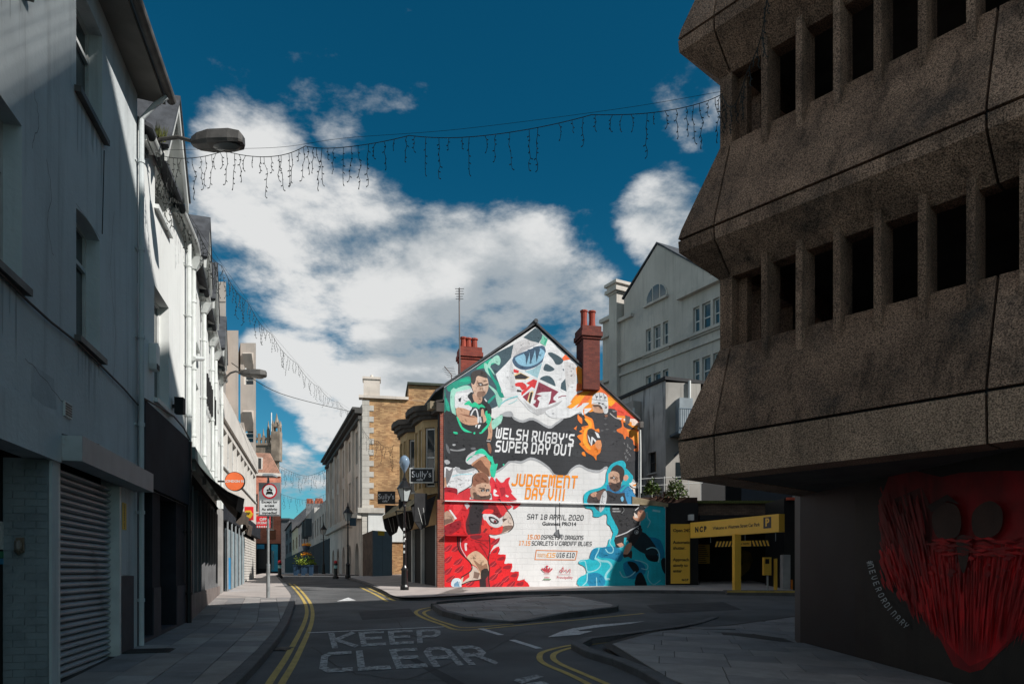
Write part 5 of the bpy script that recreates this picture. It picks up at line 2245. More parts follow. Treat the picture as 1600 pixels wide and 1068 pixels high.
paint(ta, [(50, 720), (100, 800), (110, 910), (70, 880)], (40, 165, 140), 2)
# white torn paper round the crest
paint(tb_, [(-40, 600), (80, 480), (130, 420), (160, 270), (280, 205), (350, 230), (430, 250), (500, 290), (560, 190), (700, 380), (830, 470), (870, 520), (870, 760), (800, 800), (760, 920), (600, 960), (440, 1060), (330, 1000), (200, 850), (60, 860), (20, 760)], WHT)
paint(tb_, [(160, 265), (280, 205), (440, 260), (300, 330), (180, 400), (130, 420)], (205, 203, 204))
paint(tb_, [(250, 300), (440, 262), (300, 330), (190, 395), (150, 410)], (182, 180, 182))
paint(tb_, [(130, 430), (150, 500), (190, 790), (130, 800), (110, 600)], (206, 206, 208))
paint(tb_, [(720, 450), (850, 480), (850, 700), (790, 720), (750, 790), (735, 640)], (212, 210, 210))
paint(tb_, [(400, 990), (560, 960), (720, 880), (700, 920), (500, 1030), (430, 1060)], (186, 186, 188))
paint(tb_, [(280, 900), (400, 985), (430, 1060), (330, 980)], (196, 196, 198))
paint(tb_, [(270, 190), (400, 85), (440, 110), (490, 170), (440, 255), (350, 225)], SL)
paint(tb_, [(485, 160), (540, 210), (515, 290), (455, 250)], (120, 200, 172))
paint(tb_, [(525, 200), (540, 212), (512, 270), (495, 262)], (60, 170, 140))
# crest: four quarters
paint(tb_, [(150, 430), (180, 395), (300, 340), (480, 280), (520, 360), (500, 440), (420, 510), (300, 552), (200, 530), (150, 470)], (70, 96, 122), 3)
paint(tb_, [(178, 420), (280, 370), (430, 310), (505, 350), (490, 420), (410, 490), (310, 515), (220, 490)], (140, 188, 212), 3)
for q in ([(265, 355), (330, 350), (335, 380), (300, 500), (292, 400)], [(315, 325), (395, 315), (395, 350), (345, 495), (338, 370)], [(375, 300), (440, 285), (455, 330), (415, 470), (400, 340)]):
    paint(tb_, q, (58, 82, 104))
paint(tb_, [(270, 572), (380, 540), (500, 460), (440, 640), (430, 655)], (160, 198, 208))
paint(tb_, [(540, 370), (590, 360), (680, 410), (715, 450), (680, 490), (630, 490), (600, 440)], SL, 3)
paint(tb_, [(515, 485), (560, 500), (618, 545), (570, 570), (520, 565), (490, 545)], SL, 2)
paint(tb_, [(450, 655), (500, 620), (560, 620), (610, 670), (625, 750), (540, 700)], SL, 2)
paint(tb_, [(680, 780), (690, 700), (735, 650), (750, 800)], SL)
paint(tb_, [(700, 545), (720, 540), (722, 565)], SL)
paint(tb_, [(160, 540), (220, 560), (215, 590), (160, 580)], (222, 60, 62))
paint(tb_, [(165, 600), (235, 580), (345, 635), (300, 660), (180, 660)], (232, 200, 150))
paint(tb_, [(170, 620), (240, 590), (330, 632), (290, 655), (180, 655)], (52, 50, 54))
paint(tb_, [(180, 700), (260, 690), (310, 740), (260, 780), (230, 740), (185, 735)], (222, 60, 62), 2)
paint(tb_, [(200, 770), (250, 780), (245, 800), (195, 795)], (60, 54, 56))
paint(tb_, [(300, 700), (380, 655), (425, 670), (400, 760), (360, 740), (250, 840), (245, 800), (340, 720)], (225, 60, 62))
paint(tb_, [(260, 850), (300, 820), (340, 790), (310, 900)], (150, 50, 66))
paint(tb_, [(310, 900), (340, 800), (370, 780), (385, 800), (345, 930)], (232, 200, 150))
paint(tb_, [(325, 900), (350, 800), (375, 800), (345, 930)], (48, 48, 52))
paint(tb_, [(440, 685), (660, 795), (600, 860), (640, 905), (540, 940), (410, 970), (370, 930), (400, 830)], (142, 58, 76))
paint(tb_, [(410, 820), (470, 800), (560, 795), (580, 790), (570, 880), (545, 940), (430, 965), (450, 900), (420, 870), (440, 850), (480, 840)], WHT)
paint(tb_, [(370, 880), (410, 890), (400, 920), (370, 935)], WHT)
paint(tb_, [(600, 880), (640, 830), (720, 810), (740, 850), (640, 880), (640, 905)], WHT)
stroke(tb_, [(660, 860), (700, 842), (740, 840)], 1.4, (142, 58, 76))
for q in ([(432, 655), (520, 360)], [(432, 655), (150, 510)], [(432, 655), (760, 805)], [(435, 655), (350, 935)]):
    stroke(tb_, q, 1.8, (236, 237, 238))
# pale paper under the crest with aqua flicks
stroke(tb_, [(20, 930), (90, 880), (200, 845)], 2.0, (140, 208, 214))
stroke(tb_, [(110, 930), (160, 910), (200, 880)], 1.2, (170, 220, 224))
paint(tb_, [(20, 1060), (60, 1020), (130, 1010), (160, 1060), (120, 1075)], GREY, 2)
# top right: flames over the helmeted player
paint(tc, [(150, -40), (240, -40), (240, 160), (440, 170), (900, 590), (900, 700), (640, 560), (480, 560), (300, 480), (160, 450), (60, 420), (180, 200)], (250, 150, 44))
paint(tb_, [(700, 420), (735, 380), (790, 435), (715, 450)], (244, 110, 60))
paint(tc, [(160, 150), (240, 160), (330, 170), (440, 185), (560, 290), (500, 300), (440, 240), (350, 260), (320, 330), (200, 420), (260, 330), (180, 380)], (244, 116, 58))
paint(tc, [(540, 420), (620, 360), (740, 460), (900, 590), (880, 640), (760, 540), (640, 520), (570, 450)], (238, 82, 58))
paint(tc, [(520, 300), (620, 370), (570, 420), (540, 400)], (252, 172, 40))
paint(tc, [(30, 430), (110, 380), (170, 300), (250, 240), (330, 240), (250, 300), (160, 430), (110, 420)], (252, 166, 44), 2)
paint(tc, [(-210, 470), (-60, 400), (30, 300), (120, 250), (240, 230), (160, 270), (80, 360), (100, 380), (40, 430), (100, 440), (180, 390), (310, 375), (240, 440), (340, 440), (240, 520), (200, 480), (80, 545), (-60, 560), (-160, 540)], WHT)
paint(tc, [(150, 440), (180, 400), (260, 330), (220, 400)], (244, 110, 60))
paint(tc, [(640, 545), (720, 560), (850, 565), (890, 600), (880, 640), (820, 640), (810, 600), (700, 580)], (246, 220, 205))
# helmeted player: dark body merging with the band
paint(tc, [(300, 490), (420, 470), (560, 440), (640, 470), (640, 560), (690, 640), (740, 690), (900, 700), (900, 1060), (400, 1060), (380, 800), (350, 560)], (60, 60, 64), 2)
paint(tc, [(350, 400), (440, 395), (490, 440), (480, 490), (400, 490), (360, 470)], SKIN)
paint(tc, [(350, 400), (440, 400), (470, 440), (450, 450), (420, 420), (370, 420)], (92, 72, 62))
paint(tc, [(340, 380), (350, 300), (380, 265), (440, 250), (500, 270), (530, 320), (535, 480), (490, 500), (470, 440), (430, 395), (350, 390)], (226, 227, 229))
for q in ([(345, 330), (430, 345), (525, 350)], [(350, 385), (430, 370), (520, 420)], [(430, 255), (440, 340)], [(480, 265), (500, 340)], [(380, 270), (400, 330)]):
    stroke(tc, q, .8, (120, 122, 128))
for x, y in ((400, 300), (450, 300), (500, 310), (430, 380), (470, 385), (510, 430)):
    paint(tc, [(x - 14, y - 6), (x + 14, y - 8), (x + 12, y + 8), (x - 12, y + 8)], (64, 66, 72))
stroke(tc, [(560, 500), (620, 550), (680, 570)], 1.2, (200, 196, 194))
paint(tc, [(580, 465), (650, 470), (600, 485)], (150, 150, 152))
paint(tc, [(490, 520), (530, 510), (530, 540), (500, 545)], SKIND)
for x, y in ((500, 630), (520, 690), (460, 705), (610, 715), (500, 560)):
    paint(tc, [(x - 20, y), (x, y - 12), (x + 30, y - 4), (x + 4, y + 10)], (96, 96, 99))
# orange flame round the ball and on the right edge
paint(tc, [(235, 470), (250, 440), (255, 510), (300, 540), (350, 570), (370, 650), (380, 690), (425, 680), (428, 730), (395, 700), (450, 830), (445, 960), (400, 1000), (395, 1060), (360, 1010), (290, 970), (240, 920), (190, 860), (220, 840), (165, 770), (230, 740), (190, 715), (225, 690), (220, 660), (300, 640), (300, 600), (260, 550)], (250, 134, 40))
paint(tc, [(250, 560), (330, 590), (340, 660), (290, 700), (270, 760), (290, 850), (330, 920), (300, 930), (240, 850), (240, 760), (260, 690), (310, 650)], (252, 170, 50))
paint(tc, [(290, 700), (340, 680), (400, 720), (440, 790), (440, 830), (380, 860), (320, 880), (290, 800)], (58, 56, 58), 2)
paint(tc, [(290, 750), (315, 790), (330, 870), (310, 840)], WHT)
paint(tc, [(330, 880), (335, 790), (350, 780), (400, 830), (380, 840), (355, 810), (345, 870)], WHT)
paint(tc, [(375, 715), (420, 740), (440, 790), (410, 790)], WHT)
paint(tc, [(390, 830), (440, 820), (460, 890), (420, 930), (380, 880)], (226, 150, 100))
paint(tc, [(175, 510), (200, 540), (225, 560), (225, 625), (190, 600), (170, 560)], (248, 128, 50), 2)
paint(tc, [(125, 680), (165, 645), (155, 690), (160, 700)], (248, 128, 50))
paint(tc, [(220, 970), (250, 955), (270, 1010), (235, 1000)], (250, 140, 40), 2)
paint(tc, [(640, 690), (700, 660), (690, 580), (720, 560), (720, 650), (790, 690), (900, 710), (900, 940), (840, 935), (880, 900), (840, 870), (830, 820), (760, 770), (735, 810), (710, 750), (650, 720)], (246, 122, 52))
paint(tc, [(760, 690), (900, 730), (900, 860), (850, 830), (800, 760)], (252, 160, 60))
paint(tc, [(740, 520), (800, 540), (790, 620), (740, 640)], (92, 84, 84))
for k in range(16):
    r0 = random.Random(100 + k)
    x, y = 735 + r0.uniform(-20, 30) + (k % 3) * 20, 850 + k * 13
    stroke(tc, [(x, y), (x + r0.uniform(5, 18), y + 8), (x + r0.uniform(-4, 8), y + 16)], .6, (150, 150, 152))
# player one, green splashes
paint(ta, [(20, 960), (180, 950), (200, 1000), (700, 1000), (700, 1080), (20, 1080)], DK)
paint(td, [(20, 60), (170, 60), (250, 150), (600, 150), (640, 640), (380, 760), (200, 740), (20, 740)], (48, 49, 52))
paint(ta, [(195, 660), (340, 640), (420, 600), (440, 720), (430, 800), (420, 860), (390, 900), (200, 870), (185, 800)], (224, 224, 226))
paint(ta, [(200, 640), (420, 590), (425, 625), (200, 670)], (200, 205, 208))
paint(ta, [(360, 700), (430, 640), (450, 780), (480, 800), (440, 840), (400, 760)], (48, 52, 56))
paint(ta, [(540, 790), (580, 720), (640, 790), (690, 860), (690, 960), (640, 1000), (560, 960), (500, 900)], (44, 46, 50))
paint(ta, [(590, 735), (605, 730), (635, 770), (620, 780)], WHT)
paint(ta, [(440, 660), (560, 700), (550, 790), (480, 800), (440, 740)], (196, 156, 132))
paint(ta, [(415, 520), (440, 500), (500, 420), (580, 430), (640, 460), (650, 590), (600, 690), (530, 715), (470, 690), (430, 600)], (212, 178, 156))
paint(ta, [(410, 400), (450, 350), (560, 340), (625, 390), (635, 450), (560, 430), (490, 420), (470, 500), (440, 540), (415, 500)], (70, 64, 62))
paint(ta, [(500, 640), (560, 630), (610, 650), (600, 690), (530, 718), (490, 700)], (150, 118, 100))
paint(ta, [(505, 515), (560, 510), (580, 540), (640, 520), (640, 545), (580, 560), (520, 555)], (92, 74, 66))
paint(ta, [(520, 530), (560, 532), (545, 548)], WHT)
paint(ta, [(570, 560), (600, 555), (610, 610), (580, 615)], (226, 196, 178))
paint(ta, [(560, 640), (620, 630), (600, 650)], (120, 88, 78))
paint(ta, [(240, 730), (275, 720), (265, 780), (235, 770)], (54, 58, 62))
stroke(ta, [(300, 745), (350, 770)], .8, (120, 124, 128))
paint(ta, [(200, 870), (300, 865), (400, 910), (380, 960), (430, 960), (540, 1000), (530, 1060), (460, 1100), (330, 1090), (230, 1010)], SKIN)
paint(ta, [(230, 940), (380, 960), (500, 1000), (360, 985)], SKIND)
paint(ta, [(390, 920), (430, 870), (500, 870), (560, 900), (600, 960), (560, 1080), (520, 1080), (500, 1000), (400, 950)], (56, 58, 62))
stroke(ta, [(410, 960), (440, 900), (480, 880), (505, 960), (510, 1060)], 2.2, (222, 223, 225))
paint(ta, [(550, 900), (580, 880), (600, 960), (640, 1000), (600, 1060), (560, 1050)], (214, 172, 146))
paint(ta, [(515, 985), (545, 980), (560, 1068), (530, 1068)], (190, 194, 198))
paint(ta, [(550, 985), (570, 980), (585, 1060), (565, 1060)], (60, 62, 66))
paint(ta, [(310, 815), (380, 760), (420, 800), (470, 780), (520, 820), (560, 810), (610, 860), (540, 850), (520, 880), (480, 850), (420, 850), (370, 820)], (42, 200, 150))
paint(ta, [(605, 920), (635, 900), (640, 940), (680, 950), (670, 1068), (620, 1068), (630, 980)], (42, 200, 150))
paint(td, [(600, 80), (640, 90), (650, 330), (600, 440), (580, 400), (600, 300), (590, 180)], SKIN)
paint(td, [(580, 380), (630, 365), (625, 420), (580, 430)], (44, 46, 50))
stroke(td, [(582, 395), (625, 400)], 1.2, (210, 210, 212))
paint(td, [(590, 430), (620, 430), (640, 500), (630, 560), (600, 520)], SKIND)
paint(td, [(190, 90), (220, 110), (250, 180), (270, 220), (330, 260), (390, 290), (300, 280), (240, 220)], (42, 205, 155))
paint(td, [(560, 40), (640, 90), (610, 200), (560, 260), (510, 305), (520, 260), (590, 180), (570, 100)], (42, 205, 155))
paint(td, [(640, 150), (690, 110), (780, 60), (770, 150), (700, 220), (655, 250)], MINT, 2)
for q in ([(150, 280), (200, 285), (205, 310), (160, 305)], [(410, 290), (432, 285), (430, 310), (412, 310)], [(485, 290), (505, 288), (505, 305), (488, 305)]):
    paint(td, q, (42, 205, 155), 2)
paint(td, [(110, 500), (200, 515), (300, 490), (290, 520), (190, 530), (120, 520)], (150, 152, 155), 2)
paint(td, [(140, 440), (180, 440), (170, 460), (145, 458)], (190, 192, 195), 2)
paint(td, [(50, 430), (90, 470), (110, 560), (70, 530)], (104, 106, 110), 2)
paint(td, [(30, 650), (80, 640), (110, 680), (60, 700)], (170, 172, 175), 2)
paint(td, [(370, 490), (420, 480), (440, 500), (400, 515)], (110, 112, 116), 2)
paint(td, [(430, 200), (460, 190), (440, 230)], WHT)
paint(td, [(470, 190), (505, 190), (480, 240), (465, 235)], WHT)
paint(td, [(310, 640), (340, 580), (440, 520), (540, 540), (570, 580), (480, 620), (380, 700), (320, 680)], (208, 209, 212), 2)
paint(td, [(380, 700), (480, 620), (550, 595), (620, 660), (640, 800), (620, 850), (560, 830), (500, 800), (440, 740)], (190, 138, 108))
paint(td, [(440, 680), (500, 640), (560, 720), (600, 760), (610, 850), (540, 810), (470, 760), (400, 720)], (122, 82, 62))
paint(td, [(320, 650), (350, 610), (420, 570), (440, 530), (510, 495), (560, 520), (600, 570), (640, 600), (650, 590), (680, 690), (720, 690), (700, 780), (680, 860), (640, 850), (620, 760), (640, 680), (600, 640), (560, 580), (490, 560), (440, 575), (400, 590), (330, 655)], (48, 205, 165))
paint(td, [(785, 695), (805, 690), (805, 715), (790, 715)], (48, 205, 165), 2)
# white cloud under the band, left
paint(td, [(20, 745), (150, 745), (190, 730), (260, 790), (400, 745), (470, 800), (400, 880), (380, 990), (200, 1068), (100, 1068), (80, 980), (20, 990)], (224, 225, 228))
paint(td, [(60, 750), (100, 780), (150, 740), (120, 860), (70, 960), (50, 880)], (120, 118, 120))
paint(td, [(170, 740), (230, 740), (260, 780), (400, 745), (430, 770), (300, 810), (240, 820), (190, 790)], GREY)
paint(td, [(20, 880), (50, 860), (70, 1000), (30, 980)], (196, 150, 120))
stroke(td, [(140, 855), (220, 830), (390, 820)], 1.6, (168, 216, 226))
# red field: feathers
RED1, RED2 = (222, 28, 36), (150, 24, 38)
paint(te, [(20, 10), (120, 10), (165, 30), (155, 110), (100, 130), (20, 120)], RED2)
paint(te, [(20, 60), (120, 60), (170, 100), (100, 130), (20, 130)], (214, 40, 50))
paint(te, [(25, 130), (190, 135), (110, 230), (25, 260)], RED1)
paint(te, [(25, 250), (230, 330), (310, 500), (560, 540), (500, 700), (600, 630), (590, 700), (670, 710), (655, 800), (735, 800), (720, 885), (805, 885), (790, 975), (868, 975), (850, 1060), (25, 1060)], RED1)
for (bx, by) in ((60, 640), (150, 640), (60, 760), (170, 780), (60, 880), (180, 860), (90, 960), (250, 930), (560, 680), (620, 750), (540, 800), (690, 850), (600, 870), (540, 940), (760, 930), (670, 960), (600, 1020), (720, 1020), (820, 1000), (300, 1000), (100, 470), (560, 570), (550, 1040), (780, 1045)):
    paint(te, [(bx - 45, by + 30), (bx - 20, by - 10), (bx + 45, by - 38), (bx + 35, by + 8), (bx, by + 34)], RED2)
    stroke(te, [(bx - 48, by + 36), (bx - 10, by + 20), (bx + 46, by - 42)], .5, (240, 90, 90))
for (ax, ay, bx, by) in ((510, 660, 600, 620), (560, 735, 668, 705), (620, 820, 735, 798), (700, 905, 805, 882), (760, 995, 868, 972)):
    paint(te, [(ax, ay + 40), (ax + 30, ay - 10), (bx, by), (bx - 12, by + 80), (ax + 40, ay + 80)], RED1, 2)
    paint(te, [(ax + 18, ay + 30), (ax + 40, ay + 5), (bx - 14, by + 18), (bx - 26, by + 60)], RED2, 2)
paint(te, [(20, 125), (300, 130), (300, 508), (25, 508)], (214, 26, 36))
paint(te, [(25, 420), (180, 350), (200, 420), (90, 505), (25, 505)], RED2)
# little red dragon behind the shoulder
paint(td, [(620, 900), (650, 860), (700, 930), (700, 870), (760, 930), (800, 920), (830, 880), (880, 865), (860, 930), (880, 1000), (890, 1068), (640, 1068), (625, 1000)], (228, 58, 72))
paint(th_, [(0, 100), (30, 150), (50, 130), (30, 90), (70, 140), (100, 150), (120, 110), (155, 95), (140, 140), (160, 220), (200, 270), (220, 300), (110, 300), (260, 325), (210, 380), (190, 375), (200, 345), (150, 385), (120, 350), (90, 320), (0, 310)], (226, 46, 60))
paint(th_, [(60, 190), (110, 180), (120, 240), (80, 270)], (176, 34, 50))
paint(th_, [(10, 200), (40, 220), (20, 240), (60, 260), (10, 260)], WHT)
paint(th_, [(120, 250), (150, 262), (140, 275), (118, 268)], WHT)
paint(th_, [(100, 325), (150, 350), (140, 335), (180, 360), (170, 345)], WHT)
# red player
paint(te, [(125, 110), (290, 10), (290, 130), (180, 140), (90, 240), (80, 230)], (212, 50, 60))
paint(te, [(60, 250), (190, 140), (300, 130), (640, 150), (690, 250), (620, 320), (560, 340), (500, 500), (260, 500), (240, 300), (150, 350)], (206, 34, 44))
paint(te, [(470, 155), (560, 185), (630, 300), (560, 335), (500, 280), (440, 270)], (132, 26, 34))
paint(te, [(560, 165), (640, 170), (680, 250), (630, 300), (590, 230)], (222, 52, 58))
paint(te, [(300, 165), (440, 165), (490, 205), (440, 270), (425, 330), (415, 430), (395, 497), (275, 497), (250, 390), (285, 270)], (84, 34, 40))
paint(te, [(325, 180), (430, 185), (430, 265), (400, 400), (380, 480), (300, 480), (290, 290)], (46, 38, 42))
paint(te, [(120, 200), (200, 150), (240, 150), (200, 240), (140, 300)], (226, 56, 62))
paint(te, [(210, 280), (240, 330), (260, 480), (240, 470)], (226, 40, 46))
paint(te, [(235, 180), (270, 165), (295, 200), (265, 235)], (190, 186, 190))
paint(te, [(75, 240), (95, 240), (160, 330), (140, 340)], (226, 226, 228))
paint(te, [(25, 280), (75, 255), (140, 345), (60, 390), (25, 395)], (186, 150, 130))
paint(te, [(28, 340), (110, 330), (120, 360), (28, 400)], (120, 92, 80))
# arm and ball on the right
paint(te, [(640, 330), (690, 255), (750, 370), (745, 420), (690, 470), (600, 490), (560, 470), (620, 420)], (214, 196, 184))
paint(te, [(620, 420), (730, 400), (740, 430), (640, 480), (590, 488)], (128, 104, 94))
paint(te, [(640, 330), (690, 330), (640, 370)], (90, 72, 66))
stroke(te, [(600, 130), (660, 200), (690, 250), (725, 300), (752, 380), (740, 430), (700, 465)], 1.4, (26, 24, 26))
paint(te, [(430, 290), (470, 280), (540, 290), (600, 330), (640, 370), (600, 420), (540, 420), (470, 380), (440, 340)], (216, 214, 216))
paint(te, [(490, 310), (550, 320), (600, 360), (570, 390), (510, 370)], (52, 44, 48), 2)
paint(te, [(510, 330), (560, 340), (580, 370), (530, 365)], (200, 198, 200), 2)
paint(te, [(545, 345), (575, 350), (570, 375), (545, 370)], (120, 50, 56))
paint(te, [(425, 265), (460, 235), (540, 240), (520, 280), (430, 280)], (232, 50, 48))
paint(te, [(415, 400), (440, 400), (450, 340), (500, 400), (560, 430), (600, 420), (640, 410), (625, 480), (560, 500), (500, 490), (440, 470), (415, 460)], (232, 56, 50))
for q in ([(430, 470), (460, 430), (480, 440), (450, 480)], [(500, 420), (540, 430), (520, 450)]):
    paint(te, q, (130, 30, 36))
# shorts
paint(te, [(170, 520), (280, 500), (495, 500), (505, 640), (480, 750), (400, 680), (330, 670), (260, 740), (200, 680), (165, 600)], (212, 26, 38))
paint(te, [(165, 520), (200, 520), (200, 640), (250, 740), (200, 690), (165, 600)], (130, 24, 36))
stroke(te, [(200, 540), (200, 630), (255, 730)], 1.0, (220, 200, 204))
for q in ([(350, 570), (420, 590), (480, 640)], [(400, 610), (450, 680), (480, 740)], [(330, 540), (400, 560), (490, 560)]):
    stroke(te, q, 1.4, (128, 18, 28))
paint(te, [(300, 505), (420, 505), (400, 540), (320, 545)], (120, 30, 40), 2)
paint(te, [(240, 590), (270, 590), (260, 610), (265, 660), (245, 660)], (230, 210, 212))
# legs
paint(te, [(260, 740), (330, 675), (390, 680), (470, 760), (495, 830), (490, 900), (470, 960), (410, 950), (390, 900), (370, 840), (310, 800)], (214, 178, 148))
paint(te, [(330, 760), (420, 820), (470, 800), (480, 900), (430, 960), (400, 880)], (156, 116, 92))
paint(te, [(415, 870), (480, 850), (490, 920), (450, 970), (410, 950)], (48, 40, 38), 2)
paint(te, [(310, 820), (370, 850), (400, 930), (400, 970), (310, 985), (240, 1010), (200, 1000), (210, 950), (310, 880)], (206, 190, 176))
paint(te, [(230, 920), (290, 890), (290, 940), (220, 995)], (212, 40, 46))
paint(te, [(340, 880), (400, 900), (380, 960), (330, 950)], (130, 106, 94))
paint(te, [(395, 960), (490, 950), (495, 1050), (400, 1050)], (44, 34, 38))
paint(te, [(460, 960), (492, 920), (498, 1045), (465, 1050)], (160, 40, 48))
paint(te, [(100, 1000), (130, 955), (195, 960), (210, 1030), (190, 1045), (110, 1040)], (208, 222, 230))
paint(te, [(130, 1010), (170, 980), (190, 1040), (130, 1040)], (110, 150, 180))
for q in ([(165, 520), (170, 620), (200, 690), (300, 790), (310, 870), (210, 940)], [(495, 510), (505, 640), (485, 770), (497, 850), (492, 960), (500, 1040)], [(210, 1020), (290, 985), (390, 970)]):
    stroke(te, q, 1.5, (28, 24, 26))
# head of the red player
paint(td, [(390, 950), (410, 850), (460, 805), (530, 800), (600, 860), (615, 960), (600, 1068), (400, 1068)], (198, 156, 130))
paint(td, [(400, 960), (410, 860), (470, 810), (540, 805), (600, 870), (600, 950), (540, 930), (460, 960), (430, 990)], (140, 92, 72))
paint(te, [(300, 10), (360, 0), (400, 50), (340, 110), (310, 110)], (190, 150, 128))
paint(te, [(330, 60), (360, 60), (390, 100), (500, 70), (500, 130), (360, 135), (335, 110)], (96, 74, 62))
paint(te, [(360, -20), (500, -30), (505, 70), (450, 100), (380, 80)], (206, 168, 144))
for x in (430, 480):
    paint(te, [(x - 22, 25), (x + 18, 20), (x + 22, 45), (x - 18, 52)], (64, 52, 48))
    paint(te, [(x - 8, 36), (x + 10, 34), (x + 6, 48), (x - 6, 48)], (150, 160, 164))
stroke(te, [(400, 12), (450, 16)], 1.2, (50, 40, 36))
paint(te, [(400, 100), (470, 92), (460, 112), (410, 118)], (70, 46, 42))
stroke(td, [(230, 1060), (350, 990), (390, 950), (400, 860), (440, 815)], 1.2, (30, 28, 30))
# blue fighter: glow, smoke
AQ, AQ2, NAV = (28, 182, 200), (12, 130, 172), (16, 92, 120)
paint(tg, [(185, 50), (480, 90), (540, 290), (570, 420), (545, 560), (640, 560), (700, 480), (800, 480), (900, 110), (1140, 110), (1140, 1035), (470, 1035), (120, 1030), (110, 930), (200, 880), (180, 800), (110, 760), (130, 720), (240, 700), (270, 600), (330, 570), (440, 560), (470, 470), (500, 470), (520, 340), (450, 290), (450, 200), (420, 120), (340, 190), (290, 195), (270, 120), (190, 90)], AQ, 0, True)
for q in ([(270, 600), (330, 580), (350, 640), (300, 720), (240, 700)], [(360, 580), (540, 560), (640, 640), (600, 740), (480, 700), (350, 680)], [(200, 900), (330, 870), (420, 940), (400, 1030), (240, 1030)], [(640, 760), (800, 720), (900, 800), (880, 900), (700, 940)], [(900, 460), (1080, 480), (1130, 700), (1000, 640)]):
    paint(tg, q, AQ2, 3, True)
for q in ([(690, 740), (780, 750), (830, 830), (780, 870), (720, 800)], [(800, 900), (860, 870), (920, 1000), (900, 1035), (780, 1030)], [(900, 640), (1000, 620), (1060, 680), (1040, 740), (940, 720)], [(1090, 720), (1140, 700), (1140, 880), (1100, 820)]):
    paint(tg, q, (8, 22, 30), 3, True)
paint(tg, [(860, 380), (960, 460), (1060, 640), (930, 660), (760, 560), (800, 480)], (18, 44, 54), 2, True)
for q, w in (([(120, 740), (180, 730), (200, 800), (220, 860), (330, 830), (370, 760), (310, 690), (340, 620), (350, 580)], 1.6), ([(310, 700), (380, 730), (460, 740), (500, 800), (440, 880), (430, 940), (470, 945)], 3.2),
             ([(430, 590), (460, 630), (510, 630), (520, 580), (480, 520), (490, 470)], 1.6), ([(210, 880), (205, 970), (160, 1020)], 1.8), ([(320, 930), (325, 1030)], 1.2), ([(920, 590), (980, 570), (1040, 590), (1070, 660), (1060, 740)], 1.6),
             ([(860, 820), (920, 830), (930, 780), (870, 740), (780, 720)], 1.2), ([(940, 850), (935, 940), (1000, 1010), (1080, 960)], 1.0), ([(600, 860), (640, 920), (720, 910), (780, 860)], 1.6), ([(920, 150), (930, 220), (960, 260), (930, 330)], 1.4), ([(1000, 130), (1070, 140)], 3)):
    stroke(tg, q, w, (148, 212, 222), True)
# dark suit
paint(tf, [(370, 570), (700, 560), (740, 600), (700, 780), (740, 830), (700, 920), (640, 1000), (610, 980), (560, 940), (540, 1000), (460, 1020), (440, 900), (470, 830), (400, 690)], (50, 50, 53), 0, True)
paint(tf, [(440, 900), (700, 780), (720, 840), (690, 930), (640, 1010), (600, 990), (560, 930), (520, 990), (455, 1030)], (38, 39, 42), 0, True)
stroke(tf, [(445, 908), (560, 865), (610, 835), (705, 785)], 1.6, (206, 207, 210))
stroke(tf, [(385, 580), (430, 560), (500, 570), (535, 610), (510, 650)], .7, (150, 152, 154))
mbx = [(405, 597), (470, 597)]
for y, n_ in ((600, 5), (628, 6)):
    for k in range(n_):
        paint(tf, [(408 + k * 15, y - 8), (418 + k * 15, y - 8), (418 + k * 15, y + 8), (408 + k * 15, y + 8)], (176, 178, 180))
for a in range(8):
    an0, an1 = a * math.pi / 4, (a + 1) * math.pi / 4
    stroke(tf, [(672 + 22 * math.cos(an0), 858 + 22 * math.sin(an0)), (672 + 22 * math.cos(an1), 858 + 22 * math.sin(an1))], .7, (190, 192, 194))
paint(tf, [(660, 850), (690, 850), (680, 875), (668, 870)], (190, 192, 194))
stroke(tf, [(690, 815), (715, 850)], 1.2, (190, 192, 194))
# aqua glow behind head and torso
paint(tf, [(85, 500), (100, 430), (160, 390), (270, 360), (330, 300), (340, 200), (380, 120), (440, 80), (520, 65), (555, 110), (550, 170), (600, 200), (635, 250), (600, 340), (560, 380), (480, 420), (380, 570), (400, 700), (470, 830), (440, 900), (380, 790), (340, 660), (260, 690), (190, 680), (210, 600), (110, 590)], AQ, 0)
paint(tf, [(350, 330), (440, 400), (520, 340), (600, 360), (680, 500), (690, 550), (340, 545), (340, 400)], (44, 118, 168))
paint(tf, [(340, 400), (440, 430), (560, 430), (570, 545), (340, 545)], (54, 54, 58))
paint(tf, [(540, 400), (600, 370), (660, 480), (670, 550), (580, 550)], (54, 140, 190))
paint(tf, [(365, 200), (380, 170), (480, 190), (520, 220), (500, 340), (440, 410), (380, 360), (360, 280)], (206, 166, 142))
paint(tf, [(360, 310), (400, 310), (440, 320), (500, 300), (490, 380), (430, 410), (380, 370)], (74, 58, 54))
paint(tf, [(370, 190), (390, 140), (450, 110), (520, 140), (540, 200), (520, 290), (490, 300), (480, 210), (420, 180)], (62, 50, 48))
paint(tf, [(375, 250), (430, 240), (435, 265), (385, 270)], (92, 70, 62))
paint(tf, [(410, 250), (432, 250), (425, 268)], WHT)
paint(tf, [(355, 320), (385, 310), (395, 330), (370, 335)], (140, 96, 84))
paint(tf, [(530, 240), (560, 220), (585, 250), (560, 290), (530, 280)], (214, 160, 138), 2)
stroke(tf, [(370, 190), (400, 130), (470, 90), (520, 80), (530, 140), (580, 190), (615, 250), (580, 320), (500, 400)], 3.4, (24, 172, 190))
paint(tf, [(160, 430), (250, 400), (330, 380), (340, 540), (140, 540), (130, 480)], (74, 64, 64))
paint(tf, [(160, 440), (220, 410), (250, 450), (190, 470)], (204, 156, 132), 2)
paint(tf, [(230, 430), (300, 390), (320, 420), (260, 500), (230, 470)], (120, 92, 82))
